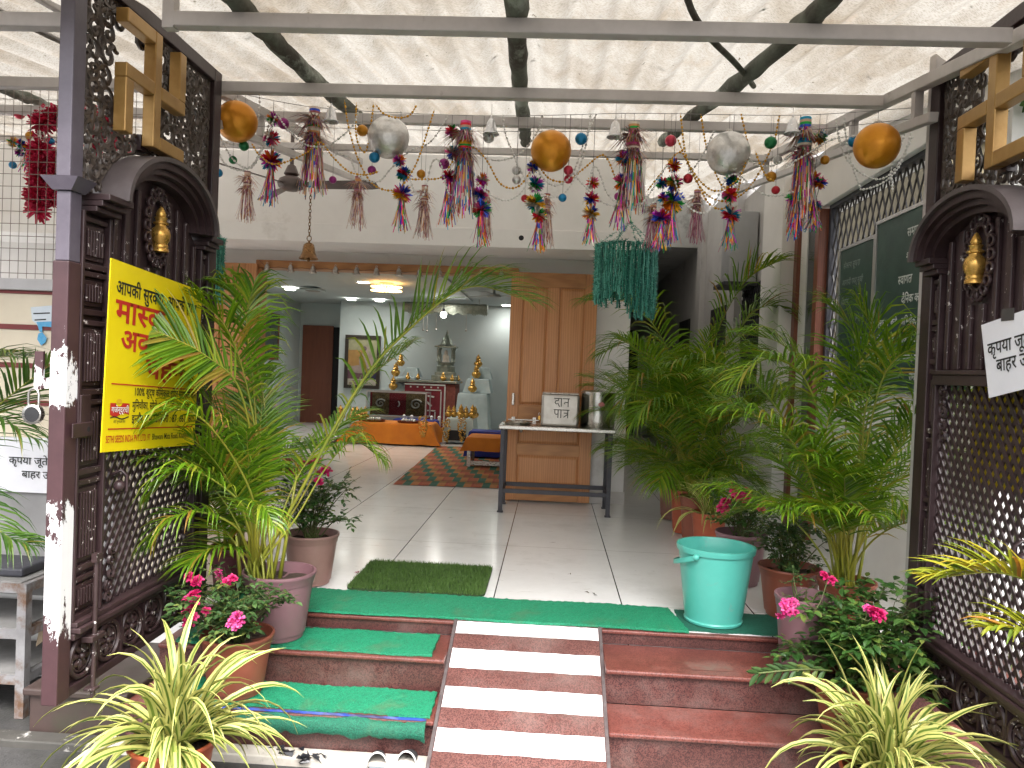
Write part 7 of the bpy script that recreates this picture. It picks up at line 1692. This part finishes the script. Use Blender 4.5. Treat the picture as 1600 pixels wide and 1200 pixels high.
def frill(q, c, r, n, pal, drop=0.25, w=0.003):
    for k in range(n):
        a = 2*math.pi*k/n + rnd.uniform(-.1,.1); e = rnd.uniform(-0.55, 0.25); l = r*rnd.uniform(0.6,1.1); d = Vector((math.cos(a)*math.cos(e), math.sin(a)*math.cos(e), math.sin(e)))
        q.ribbon([c + d*r*0.12, c + d*l*0.6, c + d*l + Vector((0,0,-l*drop))], [w, w*1.1, w*0.25], Vector((-math.sin(a), math.cos(a), 0.3)), col=rnd.choice(pal))
def collar(q, c, r, h, pal, n=16):
    for j in range(4):
        z0, z1 = h*j/4, h*(j+1)/4; col = rnd.choice(pal)
        q.lathe([(r,z0),(r,z1)], c, n, 0, col)
def lantern(u, v0, v1, d, label, Y=YD, pal=MIXP, pale=False, scale=1.0):
    top, bot = P(u, v0, Y=Y), P(u, v1, Y=Y); H = top.z-bot.z; r = d*Y/1202*0.5; t = thing('tinsel_lantern', label, 'tinsel lantern', top, 'tinsel lanterns' if not pale else 'pale tinsel tassels')
    n = 44 if not pale else 22; q = MB()
    z = lambda f: Vector((top.x, top.y, top.z - H*f))
    collar(q, z(0.10), r*0.30, H*0.10, pal if not pale else PALE); q.build('collar', TIN, t); q = MB(); collar(q, z(0.30), r*0.36, H*0.09, pal if not pale else PALE); q.build('collar', TIN, t)
    q = MB()
    for f, rr in ((0.13, 1.15), (0.33, 0.95)): frill(q, z(f), r*rr*1.25, 120 if not pale else 50, PALE if rnd.random() < 2 else pal, w=0.0022)
    for f0, f1, ra, rb in ((0.10,0.24,0.30,0.50),(0.30,0.45,0.36,0.55)): strips(q, Vector((top.x, top.y, 0)), r*ra, r*rb, top.z-H*f0, top.z-H*f1, n, pal if not pale else PALE, 0.0035, 3, 0.002)
    q.build('frill', TIN, t)
    q = MB(); strips(q, Vector((top.x, top.y, 0)), r*0.5, r*0.72, top.z-H*0.42, bot.z, n+14, pal, 0.0034 if not pale else 0.0026, 7, 0.02); q.build('strips', TIN, t)
    q = MB(); q.tube([top, (top.x, top.y, top.z + max(0.01, P(u, wire_y(u), Y=Y).z - top.z) if not pale else zb(Y)+0.05)], 0.0009, 4); q.build('thread', WIREM, t)
lantern(492,168,305,56,'fat striped tinsel lantern with a wide frill behind the fan')
lantern(728,190,335,58,'striped tinsel lantern at the centre left, tangled with foil flowers')
lantern(991,192,330,58,'striped tinsel lantern above the green tinsel drum')
lantern(1259,184,345,58,'striped tinsel lantern before the brown posts')
PURP = [(0.36,0.10,0.22),(0.45,0.20,0.25),(0.25,0.07,0.12),(0.50,0.30,0.30)]
for (u, v0, v1, lb, pal, Y) in ((387,268,346,'pale tinsel tassel near the left gate post',PALE,5.0),(560,276,357,'pale tinsel tassel hanging under the fan blade',PALE,5.0),(664,290,373,'pale tinsel tassel right of the fan',PALE,4.9),
    (760,298,376,'pale tinsel tassel behind the foil flowers, before the fascia',PALE,5.0),(855,303,385,'pale tinsel tassel behind the middle foil flowers',PALE,5.0),(1021,318,391,'dark plum tinsel tassel beside the green tinsel drum',PURP,4.6),(1090,297,380,'plum tinsel tassel alone in the dark passage',PURP,4.8)):
    lantern(u, v0, v1, 34, lb, Y, pal, True)

# strings of foil flowers ending in a tassel
def pom(q, c, r, n=110):
    r = r*1.18; pal = rnd.sample(PALET, 4)
    for k in range(n):
        z = rnd.uniform(-1,1); a = rnd.uniform(0, 6.283); s = math.sqrt(1-z*z); d = Vector((s*math.cos(a), s*math.sin(a), z)); sd2 = d.cross(Vector((rnd.uniform(-1,1), rnd.uniform(-1,1), rnd.uniform(-1,1))))
        col = pal[int((a/6.283*3 + z*1.5) % 4)]
        q.ribbon([c, c + d*r*0.7, c + d*r*rnd.uniform(0.9,1.12)], [r*0.04, r*0.12, r*0.02], sd2, col=col)
def flower_string(u, poms, vend, label, Y=YD, top=None):
    p0 = P(poms[0][0], poms[0][1], Y=Y); t = thing('foil_flower_string', label, 'garland', p0, 'strings of foil flowers')
    pts = [P(a, b, Y=Y + rnd.uniform(-.02,.02)) for a, b, d in poms]
    for (a, b, d), c in zip(poms, pts):
        q = MB(); pom(q, c, d*Y/1202*0.5); q.build('foil_flower', TIN, t)
    last = pts[-1]; bot = P(poms[-1][0]-2, vend, Y=Y); q = MB(); strips(q, Vector((last.x, last.y, 0)), 0.012, 0.035, last.z-0.01, bot.z, 26, PALET, 0.0036, 6, 0.03); q.build('tassel', TIN, t)
    tp = Vector((pts[0].x, pts[0].y, P(u, wire_y(u) if top is None else top, Y=Y).z))
    q = MB(); q.tube([tp] + pts, 0.0014, 4); q.build('thread', WIREM, t)
flower_string(425, [(427,186,20),(424,216,24),(424,251,30)], 322, 'string of three foil flowers before the fan motor')
flower_string(624, [(624,251,18),(631,272,22),(628,303,28)], 364, 'string of three foil flowers below the first silver ball')
flower_string(708, [(706,205,20),(708,238,22),(702,276,22)], 352, 'string of foil flowers along the left side of the second lantern')
flower_string(752, [(753,281,20),(750,302,22),(752,327,28)], 384, 'string of foil flowers ending above the drain hole')
flower_string(836, [(832,261,18),(837,288,24),(836,317,28),(843,337,22)], 393, 'string of four foil flowers under the middle gold ball')
flower_string(924, [(926,286,18),(924,311,22),(923,333,24)], 381, 'string of three foil flowers right of the middle gold ball')
flower_string(973, [(974,248,22),(972,285,26)], 356, 'string of two big foil flowers beside the third lantern')
flower_string(1053, [(1053,258,20),(1053,286,24),(1051,315,32)], 381, 'string of three foil flowers at the edge of the dark passage')
flower_string(1033, [(1034,286,18),(1036,309,16),(1033,340,26)], 391, 'string of foil flowers low beside the plum tassel')
flower_string(1141, [(1143,281,20),(1141,305,22),(1142,335,28)], 391, 'string of foil flowers under the second silver ball')
flower_string(1247, [(1248,246,20),(1250,276,22),(1245,308,28)], 372, 'string of foil flowers on the left side of the fourth lantern')
flower_string(1278, [(1280,215,22),(1272,280,22),(1282,286,18),(1272,322,20)], 360, 'string of foil flowers on the right side of the fourth lantern')
flower_string(28, [(20,222,16),(33,225,14),(31,238,14),(44,232,14)], 268, 'cluster of green and pink foil flowers behind the wire mesh', 4.4, 200)

# bead garlands
BEADS = mat('silver_beads', (0.88,0.87,0.85), (0.74,0.73,0.71), 30, 0.25, 0.1); BEADG = mat('gold_beads', (0.78,0.42,0.03), (0.66,0.32,0.02), 30, 0.28, 0.15)
def garland(pts, mt, label, Y=YD, r=0.0068, dY=0.0):
    path = catmull([P(u, v, Y=Y + dY*i/max(1, len(pts)-1)) for i, (u, v) in enumerate(pts)], 40*(len(pts)-1)); q = MB(); q.tube(path[::4], 0.0011, 3)
    acc = 0.0; last = path[0]; k = 0; stp = 0.0155
    for p in path[1:]:
        acc += (p-last).length
        if acc >= stp:
            acc = 0; t = (p-last).normalized() if (p-last).length > 1e-6 else Vector((0,0,1)); rr = r if k % 2 else r*0.72; k += 1
            a = t.orthogonal().normalized(); b = t.cross(a); rings = []
            for (f, s) in ((-1.15, 0.25), (-0.4, 0.95), (0.4, 0.95), (1.15, 0.25)): rings.append([q.add(p + t*(f*rr) + (a*math.cos(j*math.pi/3) + b*math.sin(j*math.pi/3))*s*rr) for j in range(6)])
            for x, y in zip(rings, rings[1:]):
                for j in range(6): q.face((x[j], x[(j+1)%6], y[(j+1)%6], y[j]))
        last = p
    o = q.build('bead_garland', mt, loc=path[0], smooth=180); tag(o, label, 'bead garland', 'bead garlands'); return o
S_, G2 = BEADS, BEADG
for pts, mt, lb in (
 ([(337,200),(348,220),(372,226),(395,212),(404,185),(406,142)], S_, 'silver bead loop cradling the left gold ball'),
 ([(338,232),(352,256),(378,266),(400,250),(417,205),(424,176)], S_, 'silver bead loop swinging low under the left gold ball'),
 ([(338,205),(365,250),(392,262),(412,228),(432,178)], S_, 'silver bead loop crossing below the left gold ball'),
 ([(432,178),(452,205),(478,226),(510,228),(535,212),(552,195),(562,168)], S_, 'silver bead loop around the first tinsel lantern'),
 ([(392,222),(405,242),(425,256),(450,252),(480,238),(500,222),(520,245),(545,268),(570,273),(592,268)], G2, 'gold bead chain dipping past the first tinsel lantern'),
 ([(538,156),(545,200),(560,250),(580,285),(602,297),(622,296)], G2, 'long gold bead strand hanging left of the first silver ball'),
 ([(557,160),(556,205),(562,230),(572,236),(578,205),(584,162)], G2, 'narrow gold bead loop beside the orange bauble'),
 ([(586,162),(600,178),(622,184),(640,180),(650,166)], G2, 'short gold bead swag above the first silver ball'),
 ([(679,170),(668,205),(652,252),(636,280),(622,297)], G2, 'gold bead strand slanting down right of the first silver ball'),
 ([(522,246),(528,240),(540,244),(548,248),(560,275),(590,284),(612,262),(640,236),(672,222),(700,183)], S_, 'silver bead strand climbing toward the second tinsel lantern'),
 ([(640,280),(655,280),(690,277),(708,252),(737,230),(760,250),(780,285),(800,294),(818,284),(838,250)], G2, 'gold bead strand from the first silver ball to the middle'),
 ([(636,270),(650,302),(662,303),(675,254),(688,255),(700,300),(712,304)], S_, 'silver bead zigzag below the purple bauble'),
 ([(738,228),(758,246),(785,250),(815,238),(840,205),(848,178)], S_, 'silver bead loop joining the second lantern and middle gold ball'),
 ([(785,178),(790,210),(802,240),(815,270),(840,300),(875,306),(900,275),(916,225),(923,178)], S_, 'long silver bead loop under the middle gold ball'),
 ([(744,282),(760,300),(790,313),(815,300),(830,268)], S_, 'silver bead loop left of the foil flowers'),
 ([(848,200),(838,230),(843,270),(868,290),(895,270),(915,215),(932,178)], S_, 'silver bead loop close around the middle gold ball'),
 ([(843,262),(860,280),(885,283),(910,265),(938,243),(950,250),(962,280)], G2, 'gold bead strand peaking right of the red baubles'),
 ([(890,263),(910,287),(937,313),(967,323),(1013,320),(1057,293),(1093,250),(1116,205)], S_, 'long silver bead swag before the third tinsel lantern'),
 ([(910,320),(920,290),(926,264),(934,264),(948,300),(968,322)], S_, 'silver bead peak over the string of three foil flowers'),
 ([(1063,177),(1073,247),(1098,287),(1123,298),(1155,277),(1168,233),(1158,178)], G2, 'gold bead loop around the second silver ball'),
 ([(1095,178),(1104,230),(1120,275),(1132,292),(1150,285)], G2, 'gold bead strand left across the second silver ball'),
 ([(1058,215),(1085,278),(1110,308),(1140,313),(1173,290),(1207,227),(1218,180)], G2, 'wide gold bead loop below the second silver ball'),
 ([(1010,300),(1035,268),(1056,241),(1068,242),(1085,275),(1107,317),(1130,326),(1150,305),(1158,278)], G2, 'gold bead strand peaking at the passage edge'),
 ([(1000,322),(1020,295),(1040,262),(1048,264),(1065,310),(1090,332),(1112,325),(1136,278),(1156,275),(1180,297),(1208,306),(1240,300)], S_, 'silver bead strand swinging across the dark passage'),
 ([(1160,230),(1178,255),(1200,260),(1222,252),(1240,238)], S_, 'short silver bead swag under the green bauble'),
 ([(1180,236),(1190,262),(1200,278),(1212,284)], G2, 'short gold bead strand to the orange bauble'),
 ([(1225,262),(1262,240),(1300,218),(1340,212),(1345,205)], S_, 'silver bead strand rising to the right gold ball'),
 ([(1305,185),(1318,240),(1345,270),(1375,280),(1400,262),(1425,215)], S_, 'silver bead loop beneath the right gold ball'),
 ([(1318,180),(1325,235),(1342,288),(1350,296),(1385,282),(1410,250),(1428,190)], S_, 'wider silver bead loop beneath the right gold ball'),
 ([(1395,300),(1393,260),(1408,225),(1420,190)], S_, 'silver bead strand dangling before the lattice window')):
    garland(pts, mt, lb, YD + rnd.uniform(-.10,.06) - (0.15 if pts[0][0] > 1290 else 0))

# green tinsel drums, red tinsel swag
GT = colmat('green_tinsel', 0.45, 0.25)
GPAL = [(0.03,0.20,0.15),(0.05,0.28,0.21),(0.08,0.36,0.28),(0.02,0.13,0.10),(0.12,0.42,0.33)]
def tinsel_rope(q, pts, r, n, pal):
    L = len(pts)-1
    for k in range(n):
        f = rnd.uniform(0, L-0.001); i = int(f); p = pts[i].lerp(pts[i+1], f-i); a = rnd.uniform(0, 6.283); z = rnd.uniform(-.8,.8); s = math.sqrt(1-z*z); d = Vector((s*math.cos(a), s*math.sin(a), z))
        q.ribbon([p, p + d*r*rnd.uniform(0.7,1.2)], [r*0.16, r*0.07], d.orthogonal(), col=rnd.choice(pal))
def tinsel_drum(u, v0, v1, w, Y, label, ragged=60):
    top, bot = P(u, v0, Y=Y), P(u, v1, Y=Y); r = w*Y/1202*0.5; t = thing('tinsel_drum', label, 'tinsel hanging', top); q = MB(); n = 84
    for k in range(n):
        a = 2*math.pi*k/n; l = (top.z-bot.z)*(1 + 0.0*a) * rnd.uniform(0.86, 1.08) + (0.0 if math.cos(a) < 0.2 else 0.09); x, y = top.x + r*math.cos(a), top.y + r*math.sin(a)
        ln = [Vector((x + rnd.uniform(-.006,.006), y, top.z - l*i/8)) for i in range(9)]; q.tube(ln, 0.006, 4, col=rnd.choice(GPAL)); tinsel_rope(q, ln, 0.021, 90, GPAL)
    q.build('curtain', GT, t)
    q = MB(); ring = [Vector((top.x + r*math.cos(2*math.pi*k/30), top.y + r*math.sin(2*math.pi*k/30), top.z)) for k in range(31)]; tinsel_rope(q, ring, 0.028, 420, GPAL); q.build('rim', GT, t)
    q = MB(); apex = top + Vector((0.02,0,0.17))
    for k in range(6): tinsel_rope(q, [ring[k*5], ring[k*5].lerp(apex, 0.5), apex], 0.016, 90, GPAL)
    q.tube([apex, (apex.x, apex.y, zb(Y)+0.02)], 0.002, 4, col=GPAL[0]); q.build('hanger', GT, t)
tinsel_drum(979, 385, 472, 92, 5.3, 'drum-shaped hanging of sea green tinsel beside the door')
tinsel_drum(318, 372, 450, 60, 5.3, 'sea green tinsel hanging half hidden by the left gate')
RT = colmat('red_tinsel', 0.6, 0.0); RPAL = [(0.55,0.015,0.07),(0.66,0.03,0.11),(0.42,0.010,0.05),(0.72,0.06,0.15)]
t = thing('red_tinsel_swag', 'crimson tinsel swag with hanging bunches behind the wire mesh', 'garland', P(100,190,Y=4.4)); q = MB()
for r_, pth in ((0.10, [(62,196),(85,182),(105,180),(140,180),(170,195),(190,230)]),):
    tinsel_rope(q, catmull([P(a, b, Y=4.4) for a, b in pth], 30), r_*0.75, 1500, RPAL)
q.build('swag', RT, t)
for u0, v0, v1, wd in ((66,222,332,0.07),(150,205,270,0.05),(88,240,320,0.04)):
    q = MB(); a, b = P(u0, v0, Y=4.38), P(u0-8, v1, Y=4.38); tinsel_rope(q, [a, a.lerp(b,.5), b], wd*1.05, 1300, RPAL); q.build('bunch', RT, t)
q = MB(); c = P(63,216,Y=4.38); q.lathe([(0.05,-0.03),(0.045,-0.01),(0.025,0.015),(0.02,0.04),(0,0.045)], c, 14); q.build('bell_cap', STEEL, t, smooth=50)
